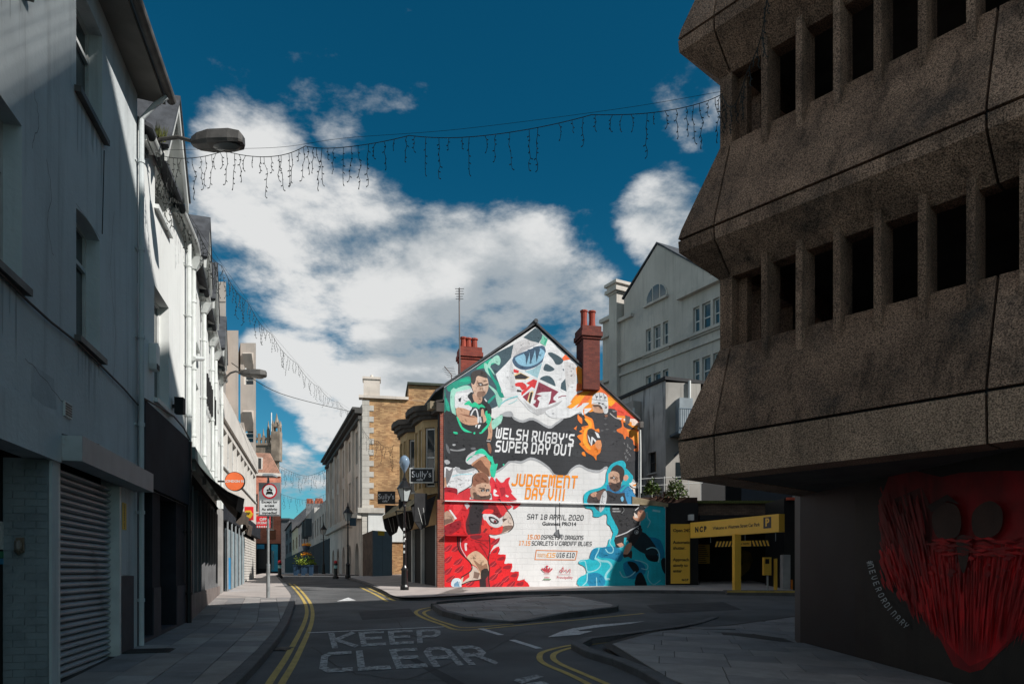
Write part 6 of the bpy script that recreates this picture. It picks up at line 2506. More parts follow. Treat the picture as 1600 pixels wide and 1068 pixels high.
paint(tf, [(260, 620), (270, 500), (300, 420), (330, 400), (345, 460), (320, 580), (280, 635)], (206, 208, 210), 2)
paint(tf, [(190, 560), (260, 550), (255, 630), (230, 610)], (80, 80, 84))
for q in ([(290, 460), (320, 470)], [(280, 520), (310, 540)], [(300, 420), (280, 600)]):
    stroke(tf, q, .8, (120, 122, 126))
paint(tf, [(495, 480), (520, 460), (530, 500), (510, 520)], (120, 190, 226), 2)
paint(tf, [(590, 320), (640, 310), (695, 310), (695, 360), (640, 365)], (230, 226, 220))
paint(tf, [(620, 345), (690, 310), (660, 350)], (246, 150, 50))
paint(tf, [(630, 370), (655, 380), (660, 430), (640, 420)], (236, 214, 196))
paint(tf, [(655, 380), (695, 370), (695, 520), (670, 470)], (56, 56, 60))
# fist and forearm on the lower right, knees
paint(tf, [(690, 540), (740, 560), (770, 600), (700, 620), (660, 620)], (34, 32, 34), 0, True)
paint(tf, [(690, 630), (750, 620), (775, 660), (760, 710), (700, 740), (640, 710), (640, 680), (680, 690)], (202, 148, 120), 0, True)
paint(tf, [(690, 620), (740, 610), (720, 650)], (120, 76, 62), 0, True)
paint(tf, [(645, 640), (680, 670), (690, 700), (650, 700)], (228, 214, 204), 0, True)
stroke(tf, [(660, 615), (710, 575)], 1.2, (220, 220, 222))
paint(tg, [(560, 530), (620, 510), (650, 540), (600, 565)], (214, 160, 138), 0, True)
paint(tg, [(680, 540), (730, 510), (740, 560), (690, 650), (640, 650), (660, 580)], (206, 156, 132), 0, True)
paint(tg, [(640, 650), (690, 650), (740, 600), (740, 700), (700, 680), (650, 690)], (70, 48, 42), 0, True)
paint(tg, [(650, 450), (680, 450), (665, 560), (645, 520)], AQ, 0, True)
# grey splat of torn plaster and the cable above it
paint(th_, [(570, 610), (610, 570), (620, 615), (650, 620), (630, 650), (600, 640), (590, 630)], (120, 122, 126))
paint(th_, [(605, 580), (612, 570), (625, 650), (610, 640)], (70, 72, 76))
# emblems at the bottom
CR, CR2 = (206, 60, 74), (222, 140, 146)
paint(th_, [(490, 910), (503, 905), (518, 910), (503, 928)], CR)
for dx, tp in ((-38, 935), (-20, 930), (0, 928), (20, 930), (38, 935)):
    paint(th_, [(503 + dx * 1.15 - 7, tp + 5), (503 + dx * 1.15, tp - 6), (503 + dx * 1.15 + 7, tp + 5), (503 + dx * .5 + 3, 970), (503 + dx * .5 - 3, 970)], CR)
stroke(th_, [(478, 982), (528, 982)], .6, CR2)
stroke(th_, [(482, 1018), (524, 1018)], .5, CR2)
stroke(th_, [(470, 1035), (536, 1035)], 1.2, (60, 130, 70))
stroke(th_, [(620, 970), (630, 945), (640, 970), (650, 920), (660, 960), (680, 945), (690, 970), (715, 940), (718, 970)], .8, CR)
stroke(th_, [(615, 985), (725, 985)], .5, CR2)
mural = pm.build('mural_painting', mat('mural_paint', (1, 1, 1), rough=.75, var=.10, scale=1.3, bump=.4, bscale=20, attr=True, streak=.16, speck=.07, brick=((1, 1, 1), (.9, .9, .9), .45, .225, FM)), MU)

# --- lettering of the mural
LBASE = .0074


def mline(mb):
    return mb.build('mural_lettering', MATS['mural_paint'], MU)


def mtext(txt, x0, y0, x1, y1, h0, h1, col, weight=1.3, gap=1.5, slant=.12, space=2.6):
    """line of text whose foot runs from (x0, y0) to (x1, y1) in the photo, letters h0..h1 tall"""
    base = LBASE

    def fn(s, t, li):
        d = base + li * .0002
        x = lerp(x0, x1, s)
        y = lerp(y0, y1, s) - lerp(h0, h1, s) * t
        x += slant * lerp(h0, h1, s) * t
        return mpt(x, y, d)
    lt = MB()
    put_text(lt, txt, fn, S(*col), weight, gap, space)
    return mline(lt)


LW, LO, LK = (232, 233, 235), (250, 150, 36), (52, 54, 58)
mtext("WELSH RUGBY'S", 775, 683, 895, 694, 14.5, 14.5, LW, 1.3, 2.5)
mtext('SUPER DAY OUT', 774.5, 704, 893, 710.5, 15, 14.5, LW, 1.3, 2.5)
mtext('JUDGEMENT', 800, 757, 900, 761, 16, 16.5, LO, 1.3, 2.4)
mtext('DAY VIII', 821, 778, 881, 780.5, 15.5, 15.5, LO, 1.3, 2.4)
mtext('SAT 18 APRIL 2020', 824, 810, 911, 812, 7, 7.4, LK, 1.05, 2.3)
mtext('15.00', 824, 841, 843, 841.5, 6, 6, LO, 1.1, 2.1)
mtext('OSPREYS V DRAGONS', 845.5, 841.5, 911, 842.3, 5.8, 5.8, LK, 1.1, 2.1)
mtext('17.15', 811, 850.5, 828, 851, 5.8, 5.8, LO, 1.1, 2.1)
mtext('SCARLETS V CARDIFF BLUES', 831, 851, 924, 851.8, 5.8, 5.8, LK, 1.1, 2.1)
mtext('U16 £10', 870, 869.5, 897, 870, 6.2, 6.2, LK, 1.1, 2.1)
mtext('£15', 854, 869.5, 867, 869.7, 6, 6, (250, 176, 90), 1.25, 1.4)
mtext('TICKETS', 839.5, 869, 852.5, 869.3, 4.6, 4.6, (250, 190, 130), 1.0, 1.3)
lt = MB()
d = LBASE
for a, b in (((838, 859), (902, 860.5)), ((902, 860.5), (899, 874)), ((899, 874), (836, 873.5)), ((836, 873.5), (838, 859))):
    for q in strip2d([Vector(a), Vector(b)], 1.1):
        lt.poly([mpt(p.x, p.y, d) for p in q], S(228, 128, 40))
    d += .0002
lt.build('ticket_box_outline', MATS['mural_paint'], MU)
lt = MB()
u0_, z0_ = FM.hit(874, 818, LBASE + .0005)
put_font(lt, 'Guinness PRO14', .2, lambda a, b: FM.pt(u0_ + a, LBASE + .0005, z0_ + b), bold=.004, col=S(60, 62, 66))
mline(lt)
lt = MB()
u0_, z0_ = FM.hit(854.5, 901.5, LBASE + .0005)
put_font(lt, 'WRU', .09, lambda a, b: FM.pt(u0_ + a, LBASE + .0005, z0_ + b), col=S(222, 140, 146))
mline(lt)
lt = MB()
u0_, z0_ = FM.hit(882.5, 901.5, LBASE + .0005)
put_font(lt, 'Principality', .15, lambda a, b: FM.pt(u0_ + a, LBASE + .0005, z0_ + b), col=S(214, 110, 120))
mline(lt)

# ledges, cable and fittings that stand off the wall
mb = MB()
mb.box(FM, FM.hit(694.6, 500)[0], FM.hit(997.5, 500)[0], .03, .1, mpt(846, 786.2).z, mpt(846, 784.6).z)
mb.build('ledge', WALLW, MU)
mb = MB()
mb.box(FM, FM.hit(695, 500)[0], FM.hit(731, 500)[0], .03, .2, mpt(712, 837).z, mpt(712, 835).z)
mb.build('ledge', mat('red_ledge', S(196, 30, 38), rough=.7), MU)
mb = MB()
mb.tube([mpt(874.5, 785, .1), mpt(874, 805, .1), mpt(875, 824, .1)], .014, 5)
mb.build('wall_cable', CABLE, MU)
mb = MB()
q = mpt(999, 665, .0)
mb.box(FM, FM.hit(996, 500)[0], FM.hit(1001, 500)[0], .01, .3, q.z - .12, q.z + .12)
mb.build('gutter_end', GUTTER, MU)
mb = MB()
mb.tube([mpt(997, 668, .1), mpt(1000, 672, .12), mpt(1000.5, 700, .1), mpt(1000.5, 770, .1)], .045, 6)
mb.build('downpipe', PIPE_W, MU)


# chimneys
def chimney(px0, px1, ytop, ybase, y, depth, pots, label, bm, side_px=None):
    f = Frame((fpx(px0, y), y), (fpx(px1, y), y + .22 * (fpx(px1, y) - fpx(px0, y))), (0, 0))
    L2 = f.len
    z0_, z1_ = at(0, ybase, y).z, at(0, ytop, y).z
    mb = MB()
    mb.box(f, 0, L2, -depth, 0, z0_, z1_ - .5)
    c = mb.build('chimney', bm, MU)
    c['label'] = label
    mb = MB()
    mb.box(f, -.04, L2 + .04, -depth - .04, .04, z1_ - .498, z1_ - .4)
    mb.box(f, -.09, L2 + .09, -depth - .09, .09, z1_ - .399, z1_ - .22)
    mb.box(f, -.05, L2 + .05, -depth - .05, .05, z1_ - .219, z1_)
    mb.build('chimney_cap', bm, c)
    for pu, hh in pots:
        mb = MB()
        mb.lathe(f.pt(L2 * pu, -depth / 2, z1_), [(.17, 0), (.14, .08), (.12, .4), (.13, hh - .08), (.16, hh - .06), (.15, hh)], 10)
        mb.build('chimney_pot', mat('terracotta', S(150, 66, 50), rough=.8, var=.15), c)
    return f


CBR = brick_mat('chimney_brick', FXY, S(150, 70, 56), S(124, 54, 46), S(110, 76, 66), bh=.08)
chimney(720, 751, 541, 600, 30.0, .8, ((.2, .52), (.45, .5), (.75, .5)), 'left red brick chimney with clustered pots', CBR)
CBR2 = brick_mat('chimney_brick_dark', FXY, S(118, 60, 50), S(98, 48, 42), S(84, 60, 52), bh=.08)
chimney(911.5, 938, 508, 607, 27.9, .9, ((.25, .75), (.75, .75)), 'tall right brick chimney with two pots', CBR2)
# aerials
mb = MB()
a0, a1 = at(718.5, 600, 29.6), at(717.5, 450, 29.6)
mb.tube([a0, a1], .03, 6)
for k, (yy_, w_) in enumerate(((451, 7), (455, 6), (459, 7), (463, 5), (467, 6))):
    p = at(718, yy_, 29.6)
    mb.tube([p - Vector((w_ / FPX * 29.6, 0, 0)), p + Vector((w_ / FPX * 29.6, 0, 0))], .012, 4)
mb.tube([at(718, 449, 29.6), at(718.5, 470, 29.3)], .012, 4)
tag(mb.build('aerial_mast', mat('aerial_metal', (0.09, 0.08, 0.08), rough=.5, metal=.6), org=a0), 'tall mast with a television aerial beside the left chimney', 'aerial')
mb = MB()
a0 = at(706, 655, 27.2)
mb.tube([a0, at(705.5, 585, 27.2), at(694.5, 572, 27.2)], .022, 6)
for k in range(6):
    c = at(697 + k * 1.6, 575 + k * 2.5, 27.2)
    mb.tube([c - Vector((.02, 0, 0)), c + Vector((.3 - k * .02, 0, .03))], .007, 4)
    mb.tube([c, c - Vector((.14, 0, .02))], .007, 4)
tag(mb.build('television_aerial', MATS['aerial_metal'], org=a0), 'small comb-shaped aerial at the left eaves of the mural wall', 'aerial')

# ================================================================== BUILDINGS BEHIND
STUC = mat('pale_stucco', (0.52, 0.48, 0.43), rough=.85, var=.1, scale=.5, bump=.2, bscale=14, streak=.22, stain=(0.33, 0.32, 0.31), stain_amt=.6, stain_scale=.35)
FH = Frame((11.9, 40.0), (7.0, 48.55), (0, 30))
HB = thing('gabled_office', 'large pale stone office building with steep gable and triple windows', 'office building', (11.9, 40, 1.2))
hw_px = [(1010, 1043, 570, 618), (1010, 1043, 497, 552), (1083, 1126, 465, 520), (1083, 1126, 547, 600)]
hl = []
wins = []


def tri(px0, px1, yt, yb, refx):
    """three lights: positions from photo columns"""
    out_ = []
    w = (px1 - px0)
    for f0, f1 in ((0, .24), (.34, .66), (.76, 1.0)):
        a, b = FH.hit(px0 + w * f0, 500)[0], FH.hit(px0 + w * f1, 500)[0]
        z0_, z1_ = FH.hit(refx, yb)[1], FH.hit(refx, yt)[1]
        out_.append((min(a, b), max(a, b), z0_, z1_))
    return out_


trs = [tri(1009, 1044, 508, 548, 1026), tri(1009, 1044, 582, 622, 1026), tri(1083, 1124, 472, 517, 1104), tri(1083, 1124, 556, 600, 1104)]
for t in trs:
    hl += t
uM = FH.hit(945, 500)[0]
zE1 = FH.hit(1012, 440)[1]
mb = MB()
zbody = FH.hit(1060, 455)[1]
mb.wall(FH, -8, FH.hit(968, 500)[0], 0, zbody, hl, rev=.25)
gp_ = [(FH.hit(975, 500)[0], zbody + .002), (FH.hit(975, 465)[0], FH.hit(975, 468)[1]), FH.hit(1027, 382), (FH.hit(1110, 430)[0], zbody + .3), (FH.hit(1110, 430)[0], zbody + .002)]
mb.fprism(FH, gp_, -.4, 0.0)
mb.build('wall', STUC, HB)
core(FH, HB, -8, FH.hit(968, 500)[0], 0, zbody, 9, BLACK, rev=.3)
gn = mat('teal_glass', (0.03, 0.07, 0.085), rough=.05, var=.2, bump=0, spec=.8)
for t in trs:
    for h in t:
        window(FH, HB, *h, rev=.2, sill=False, gm=gn, fw=.07)
    mb = MB()
    mb.box(FH, t[2][0] - .2, t[0][1] + .2, .003, .12, t[0][2] - .18, t[0][2] - .02)
    mb.build('sill', STUC, HB)
# half-round window
uc, zc = FH.hit(1026, 470)
mb = MB()
R_ = FH.hit(1011, 470)[0] - uc
pts = [(uc + R_ * 1.12 * math.cos(a * math.pi / 12), zc + R_ * 1.15 * math.sin(a * math.pi / 12)) for a in range(13)]
mb.fprism(FH, pts, .002, .05)
lun = mb.build('half_round_window', ASHL, HB)
for f0, f1 in ((-.95, -.42), (-.3, .3), (.42, .95)):
    pts = [(uc + R_ * f0, zc + .1), (uc + R_ * f1, zc + .1)]
    for k in range(6, -1, -1):
        x = lerp(f0, f1, k / 6)
        pts.append((uc + R_ * x, zc + .1 + R_ * .98 * math.sqrt(max(0.02, 1 - x * x))))
    mb = MB()
    mb.fprism(FH, pts, .0505, .07)
    mb.build('pane', gn, lun)
mb = MB()
mb.box(FH, uc - abs(R_) * 1.2, uc + abs(R_) * 1.2, .003, .2, zc - .12, zc + .02)
mb.build('sill', STUC, lun)
for (ya, yb, refx, d1) in ((556, 562, 1000, .22), (578, 582, 985, .12)):
    mb = MB()
    zz = FH.hit(refx, ya)[1]
    mb.box(FH, -8, FH.hit(968, 500)[0] + .02, .003, d1, zz - .18, zz)
    mb.build('string_course', STUC, HB)
mb = MB()
zz = FH.hit(1085, 452)[1]
mb.box(FH, -8, FH.hit(1063, 500)[0], .003, .35, zz - .3, zz)
mb.build('cornice', STUC, HB)
mb = MB()
mb.box(FH, FH.hit(990, 500)[0], FH.hit(968, 500)[0], .003, .25, FH.hit(980, 497)[1] - .1, FH.hit(980, 497)[1] + .12)
mb.build('cornice', STUC, HB)
# corner tower with cap
ut0, ut1 = FH.hit(969, 500)[0], FH.hit(957, 500)[0]
mb = MB()
mb.box(FH, ut0, ut1, -1.2, .3, 0, FH.hit(962, 462)[1])
tw = mb.build('corner_chimney', STUC, HB)
zz = FH.hit(962, 462)[1]
for o_, a, b in ((.08, 0, .12), (.22, .12, .35), (.1, .35, .6), (.24, .6, .8)):
    mb = MB()
    mb.box(FH, ut0 - o_, ut1 + o_, -1.2 - o_, .3 + o_, zz + a + .001, zz + b)
    mb.build('cap', STUC, tw)
mb = MB()
mb.box(FH, ut1 + .003, ut1 + 1.1, -3, .0, 0, FH.hit(950, 496)[1])
mb.build('side_wing', STUC, HB)
for ya in (496, 522, 592):
    mb = MB()
    zz = FH.hit(950, ya)[1]
    mb.box(FH, ut1, ut1 + 1.2, .003, .25, zz - .25, zz)
    mb.build('string_course', STUC, HB)
# roof of the gable
mb = MB()
r0 = FH.hit(1027, 381)
for e in (FH.hit(973, 468), FH.hit(1112, 428)):
    A_ = [FH.pt(r0[0], .08, r0[1]), FH.pt(e[0], .08, e[1]), FH.pt(e[0], -8, e[1]), FH.pt(r0[0], -8, r0[1])]
    mb.hexa(A_ + [p + Vector((0, 0, .12)) for p in A_])
mb.build('roof', SLATE, HB)

# stained rendered block with fire escape
FI = Frame((7.35, 34.0), (5.6, 38.4), (0, 25))
FI2 = Frame((7.35, 34.0), (9.1, 34.3), (0, 0))
IB = thing('stained_block', 'grey rendered block with black water stains, a barred window and fire escape', 'building', (7.35, 34, 1))
ISH = mat('stained_render', (0.55, 0.53, 0.5), rough=.9, var=.15, scale=.8, bump=.3, bscale=16, streak=.75, stain=(0.06, 0.06, 0.06), stain_amt=.8, stain_scale=.55)
ISL_ = mat('pale_old_render', (0.36, 0.34, 0.31), rough=.9, var=.12, scale=.8, bump=.3, bscale=16, streak=.3)
zI = FI.hit(1039, 594)[1]
h = FI.box_px(1013, 706, 1025, 738)
h2 = FI.box_px(985, 640, 994, 652)
mb = MB()
mb.wall(FI, 0, FI.len, 0, zI, [h, h2], rev=.2)
mb.build('side_wall', ISH, IB)
mb = MB()
mb.wall(FI2, 0, FI2.len, 0, zI - .1, [], rev=.2)
mb.build('front_wall', ISL_, IB)
mb = MB()
mb.extrude([FI.pt(.02, -.25, 0), FI.pt(FI.len, -.25, 0), FI.pt(FI.len, -5, 0), FI.pt(.3, -5, 0)], Vector((0, 0, zI - .12)))
mb.build('body', BLACK, IB)
window(FI, IB, *h, rev=.18, fm=mat('dark_frame', (0.05, 0.05, 0.05), rough=.6), style='bars')
window(FI, IB, *h2, rev=.18, fm=MATS['dark_frame'], sill=False)
mb = MB()
mb.box(FI, -.1, FI.len + .1, -4, .1, zI, zI + .16)
mb.build('roof_edge', mat('felt', (0.04, 0.04, 0.042), rough=.9), IB)
mb = MB()
mb.box(FI, FI.hit(1002, 500)[0] - .05, FI.len + .3, .05, .5, 0, FI.hit(990, 632)[1])
mb.build('lean_to', ISL_, IB)
mb = MB()
mb.tube([FI.pt(1.9, .6, 1), FI.pt(1.9, .6, FI.hit(1003, 640)[1])], .06, 6)
mb.build('downpipe', PIPE_W, IB)
# fire escape landing with railings
zf = FI2.hit(1050, 680)[1]
mb = MB()
ua, ub = FI2.hit(1046, 500)[0], FI2.hit(1085, 500)[0]
mb.box(FI2, ua, ub, .01, 1.1, zf - .1, zf)
fe = mb.build('landing', mat('blue_grey_steel', S(96, 112, 124), rough=.5, metal=.4), IB)
for k in range(14):
    u = lerp(ua, ub, k / 13)
    mb = MB()
    mb.tube([FI2.pt(u, 1.08, zf), FI2.pt(u, 1.08, zf + 1.05)], .014, 4)
    mb.build('baluster', MATS['blue_grey_steel'], fe)
mb = MB()
mb.tube([FI2.pt(ua, 1.08, zf + 1.05), FI2.pt(ub, 1.08, zf + 1.05)], .022, 5)
mb.build('handrail', MATS['blue_grey_steel'], fe)
mb = MB()
mb.box(FI2, ua + .3, ub - .3, .01, .5, zf, zf + 1.7)
mb.build('door_box', mat('grey_blue_box', S(140, 150, 156), rough=.6), fe)
mb = MB()
mb.tube([FI2.pt(ua + .2, .1, zf - 1), FI2.pt(ua + .9, .95, zf - .1)], .04, 5)
mb.build('strut', MATS['blue_grey_steel'], fe)
mb = MB()
mb.tube([FI2.pt(FI2.hit(1076, 500)[0], .1, zI - 4), FI2.pt(FI2.hit(1076, 500)[0], .1, zI + .0)], .07, 8)
mb.build('flue', WHITE_P, IB)
for hh in (2.6, ):
    mb = MB()
    x = FI2.box_px(1056, 722, 1066, 748)
    mb.box(FI2, x[0], x[1], .003, .02, x[2], x[3])
    mb.build('window', GLASS, IB)
# flat roof edge with handrail and weeds between mural and car park
RW = thing('low_roof', 'low overgrown flat roof with white handrail beside the mural', 'roof', (7, 30.5, 3.5))
zr0 = at(0, 778, 31).z
mb = MB()
mb.abox(fpx(1000, 31), fpx(1086, 31), 30.6, 33, .5, zr0)
mb.build('wall', mat('dark_brick_wall', S(70, 50, 42), rough=.95, var=.4, scale=3), RW)
mb = MB()
mb.abox(fpx(1080, 36), fpx(1262, 36), 36, 36.5, 0, at(0, 752, 36).z)
mb.build('rear_wall', mat('slate_render_shade_tone', S(66, 72, 80), rough=.85, var=.06), RW)  # grey darkened in the colour to stand in for shade on this wall
for k in range(6):
    p = at(1000 + k * 19, 762, 33.5)
    mb = MB()
    mb.tube([p - Vector((0, 0, .8)), p + Vector((0, 0, .55))], .02, 5)
    mb.build('rail_post', WHITE_P, RW)
for yy_ in (746, 757):
    mb = MB()
    mb.tube([at(998, yy_ + 2, 33.5), at(1098, yy_ - 3, 33.5)], .016, 5)
    mb.build('handrail', WHITE_P, RW)
LEAF = [mat('weed_leaf_%d' % i, c, rough=.7, var=.3, scale=8) for i, c in enumerate([(0.10, 0.16, 0.03), (0.06, 0.11, 0.025), (0.15, 0.19, 0.05)])]


def weed(px, py, y, h, n, label, mats, sp=.5):
    c = at(px, py, y)
    o = thing('weed_bush', label, 'plant', c, group='weeds on the low roof')
    for mi, m in enumerate(mats):
        mb = MB()
        for k in range(n):
            a = random.uniform(0, 6.28)
            r_ = sp * math.sqrt(random.random())
            t = random.random()
            p = c + Vector((math.cos(a) * r_ * (1 - t * .5), math.sin(a) * r_ * .6, h * t * (1 - .5 * r_ / sp)))
            d_ = Vector((random.gauss(0, 1), random.gauss(0, 1), random.gauss(0.3, .8))).normalized()
            s_ = random.uniform(.04, .1)
            e = d_.cross(Vector((random.random(), random.random(), random.random()))).normalized()
            mb.poly([p, p + d_ * s_ + e * s_ * .35, p + d_ * s_ * 2, p + d_ * s_ - e * s_ * .35])
        mb.build('leaves', m, o)
    mb = MB()
    for k in range(7):
        a = random.uniform(0, 6.28)
        mb.tube([c, c + Vector((math.cos(a) * sp * .5, math.sin(a) * sp * .3, h * .8))], .012, 4)
    mb.build('stems', mat('stem', (0.07, 0.06, 0.03), rough=.9), o)


weed(1018, 772, 30.9, .75, 130, 'smaller green weed bush at the foot of the handrail', LEAF, .45)
weed(1056, 779, 30.7, 1.0, 190, 'bigger leafy weed bush beside the black pier', LEAF, .6)
weed(1036, 779, 30.7, .4, 80, 'rusty dry weed clump between the two green bushes', [mat('dry_leaf', (0.14, 0.06, 0.03), rough=.9, var=.4, scale=9)], .7)

# ================================================================== CONCRETE CAR PARK
CONC = mat('exposed_aggregate', (0.27, 0.162, 0.106), rough=.95, var=.30, scale=1.4, bump=1.0, bscale=42, speck=.7, streak=.55,
           stain=(0.05, 0.04, 0.033), stain_amt=.75, stain_scale=.9, dist=.02)
CONCB = mat('beam_concrete', (0.36, 0.23, 0.155), rough=.95, var=.2, scale=1.3, bump=.8, bscale=42, speck=.6, streak=.25, stain=(0.12, 0.09, 0.065), stain_amt=.5, stain_scale=1.2, dist=.012)
CONCV = [CONC]
for k_, (r_, g_, b_) in enumerate(((0.23, 0.138, 0.09), (0.32, 0.195, 0.13))):
    CONCV.append(mat('exposed_aggregate_%d' % k_, (r_, g_, b_), rough=.95, var=.32, scale=1.0 + k_, bump=1.0, bscale=42, speck=.7, streak=.65,
                     stain=(0.05, 0.04, 0.033), stain_amt=.85, stain_scale=1.1, dist=.02))
crnd = random.Random(5)
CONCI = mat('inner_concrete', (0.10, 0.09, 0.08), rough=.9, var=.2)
D1 = Vector((.66, -.75, 0)).normalized()
D2 = Vector((.75, .66, 0)).normalized()
GC = Vector((2.28, 9.76, 0))
FG = Frame((GC.x, GC.y), (GC.x + D1.x * 16, GC.y + D1.y * 16), (0, 0))       # street face, u runs towards the viewer
FGE = Frame((GC.x, GC.y), (GC.x + D2.x * 22, GC.y + D2.y * 22), (-5, 20))    # end face
CP = thing('car_park', 'brutalist concrete multi-storey car park with sloped parapets and ribbed openings', 'car park', (GC.x, GC.y, .2))
LF, LEND = 15.0, 20.0
zg = [3.28, 6.03, 8.78]
INS, HP, LIP, SOF = .4, 1.26, .16, .55


def mitre(fr, u, d, corner):
    """at the corner the pieces of both faces meet on the bisector"""
    return u - d if corner else u


def bar(fr, u0, u1, prof, corner0, name, m, parent):
    """a length of moulding: profile (d, z) swept from u0 to u1, mitred at the building's corner"""
    mb = MB()
    n = len(prof)
    A_ = [fr.pt(u0 + (-d if corner0 else 0), d, z) for d, z in prof]
    B_ = [fr.pt(u1, d, z) for d, z in prof]
    i = len(mb.v)
    mb.v += A_ + B_
    for k in range(n):
        k2 = (k + 1) % n
        mb.f.append([i + k, i + k2, i + n + k2, i + n + k])
        mb.c.append(None)
    for t in tessellate_polygon([A_]):
        mb.f.append([i + q for q in t])
        mb.c.append(None)
    for t in tessellate_polygon([B_]):
        mb.f.append([i + n + q for q in t])
        mb.c.append(None)
    return mb.build(name, m, parent)


for fi, (fr, Lx) in enumerate(((FG, LF), (FGE, LEND))):
    joints = [0, .56, 3.64, 6.72, 9.8, 12.88, 15.0] if fi == 0 else [0, .56, 3.64, 6.72, 9.8, 12.88, 16, 20]
    for li, z0 in enumerate(zg):
        for ji, (a, b) in enumerate(zip(joints, joints[1:])):
            g_ = .014
            a2 = a if ji == 0 else a + g_
            b2 = b - g_
            # leaning parapet panel above the joint
            bar(fr, a2, b2, [(0, z0 + .03), (-.03, z0 + .16), (-INS, z0 + HP), (-INS - .22, z0 + HP), (-INS - .22, z0 + .03)], ji == 0, 'parapet_panel', crnd.choice(CONCV), CP)
            if li == 0:
                bar(fr, a2, b2, [(0, z0 - .005), (-.03, z0 - .51), (-.5, z0 - .51), (-.5, z0 - .005)], ji == 0, 'edge_beam', CONCB, CP)
            else:
                bar(fr, a2, b2, [(0, z0 - .005), (-.01, z0 - LIP), (-INS, z0 - SOF), (-INS - .22, z0 - SOF), (-INS - .22, z0 - .005)], ji == 0, 'sloped_lip', crnd.choice(CONCV), CP)
        bar(fr, 0.0, Lx, [(-.06, z0 - .03), (-.06, z0 + .05), (-.5, z0 + .05), (-.5, z0 - .03)], True, 'joint_filler', BLACK, CP)
        # corner pier and ribs of the open storey
        zlo, zhi = z0 + HP, z0 + 2.75 - SOF
        bar(fr, 0, .58, [(-INS, zlo - .05), (-INS, zhi + .05), (-INS - .3, zhi + .05), (-INS - .3, zlo - .05)], True, 'corner_pier', CONC, CP)
        n = 0
        u = 1.115
        while u < Lx - .3:
            mb = MB()
            w = .042
            ft = [(-.62, zlo - .4), (-.305, zlo - .36), (-.285, zlo - .2), (-.285, zhi + .12), (-.33, zhi + .22), (-.62, zhi + .25)]
            P_ = [fr.pt(u - w, d, z) for d, z in ft]
            mb.extrude(P_, fr.u * (2 * w))
            mb.build('rib', crnd.choice(CONCV[1:]), CP)
            u += .4625
    # decks behind
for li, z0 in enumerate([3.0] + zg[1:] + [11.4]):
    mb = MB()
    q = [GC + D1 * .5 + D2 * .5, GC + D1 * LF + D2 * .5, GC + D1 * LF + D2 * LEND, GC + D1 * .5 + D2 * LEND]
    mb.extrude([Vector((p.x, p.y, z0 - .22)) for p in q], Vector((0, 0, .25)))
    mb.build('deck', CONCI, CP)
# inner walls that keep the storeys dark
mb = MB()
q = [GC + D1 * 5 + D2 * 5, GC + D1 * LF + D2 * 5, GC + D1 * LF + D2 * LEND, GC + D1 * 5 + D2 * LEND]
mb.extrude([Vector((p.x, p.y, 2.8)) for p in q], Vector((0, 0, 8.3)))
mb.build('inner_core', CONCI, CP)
# top parapet above the last joint
for fr, Lx in ((FG, LF), (FGE, LEND)):
    bar(fr, 0, Lx, [(-INS, 8.78 + HP + 1.0), (-INS, 11.5), (-INS - .22, 11.5), (-INS - .22, 8.78 + HP + 1.0)], True, 'roof_parapet', CONC, CP)
# stepped-up storeys further along, out of the picture, that shade the street
c1 = Vector((9.1, 2.04, 0))
mb = MB()
q = [c1, c1 + D1 * 26, c1 + D1 * 26 + D2 * 30, c1 + D2 * 30]
mb.extrude([Vector((p.x, p.y, 2.9)) for p in q], Vector((0, 0, 17.6)))
mb.build('upper_storeys', CONC, CP)
# unseen slats added on that roof to dim the sun on the near wall
for k in range(34):
    mb = MB()
    za_ = 20.55 + k * .175
    a_, b_ = c1 + D1 * 1.2, c1 + D1 * 26
    mb.extrude([Vector((a_.x, a_.y, za_)), Vector((b_.x, b_.y, za_)), Vector((b_.x, b_.y, za_ + .115)), Vector((a_.x, a_.y, za_ + .115))], D2 * .006)
    mb.build('sun_dimming_slat', STEELG, CP)
c2 = Vector((15.7, 22.7, 0))
mb = MB()
q = [c2, c2 - D1 * 3.0, c2 - D1 * 3.0 + D2 * 14, c2 + D2 * 14 + D1 * 4, c2 + D1 * 4 + D2 * 1]
mb.extrude([Vector((p.x, p.y, -.2)) for p in q], Vector((0, 0, 12.0)))
mb.build('rear_wing', CONC, CP)
# ground-floor wall set back under the deck
W0, W1 = Vector((4.83, 11.9)), Vector((5.45, 5.9))
FW = Frame((W0.x, W0.y), (W1.x, W1.y), (0, 6))
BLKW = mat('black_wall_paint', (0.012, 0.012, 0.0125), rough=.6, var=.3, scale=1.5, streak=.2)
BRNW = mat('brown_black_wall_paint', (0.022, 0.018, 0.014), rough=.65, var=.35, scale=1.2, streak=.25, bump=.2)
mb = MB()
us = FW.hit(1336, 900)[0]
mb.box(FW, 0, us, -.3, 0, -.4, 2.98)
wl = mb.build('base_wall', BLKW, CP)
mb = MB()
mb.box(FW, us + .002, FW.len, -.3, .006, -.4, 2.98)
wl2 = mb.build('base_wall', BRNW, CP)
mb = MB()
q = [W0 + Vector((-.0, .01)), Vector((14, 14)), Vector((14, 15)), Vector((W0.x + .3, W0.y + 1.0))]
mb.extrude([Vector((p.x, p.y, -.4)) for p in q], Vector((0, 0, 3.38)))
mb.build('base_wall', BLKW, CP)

# painted bearded face on that wall: red strokes, pale spectacles, white tag
PAINT = mat('wall_mural_paint', (1, 1, 1), rough=.6, var=.3, scale=2.5, bump=.15, bscale=30, attr=True, streak=.3)
mb = MB()
lay = [0]


def wp(px, py):
    lay[0] += 0
    u, z = FW.hit(px, py, .01)
    return u, z


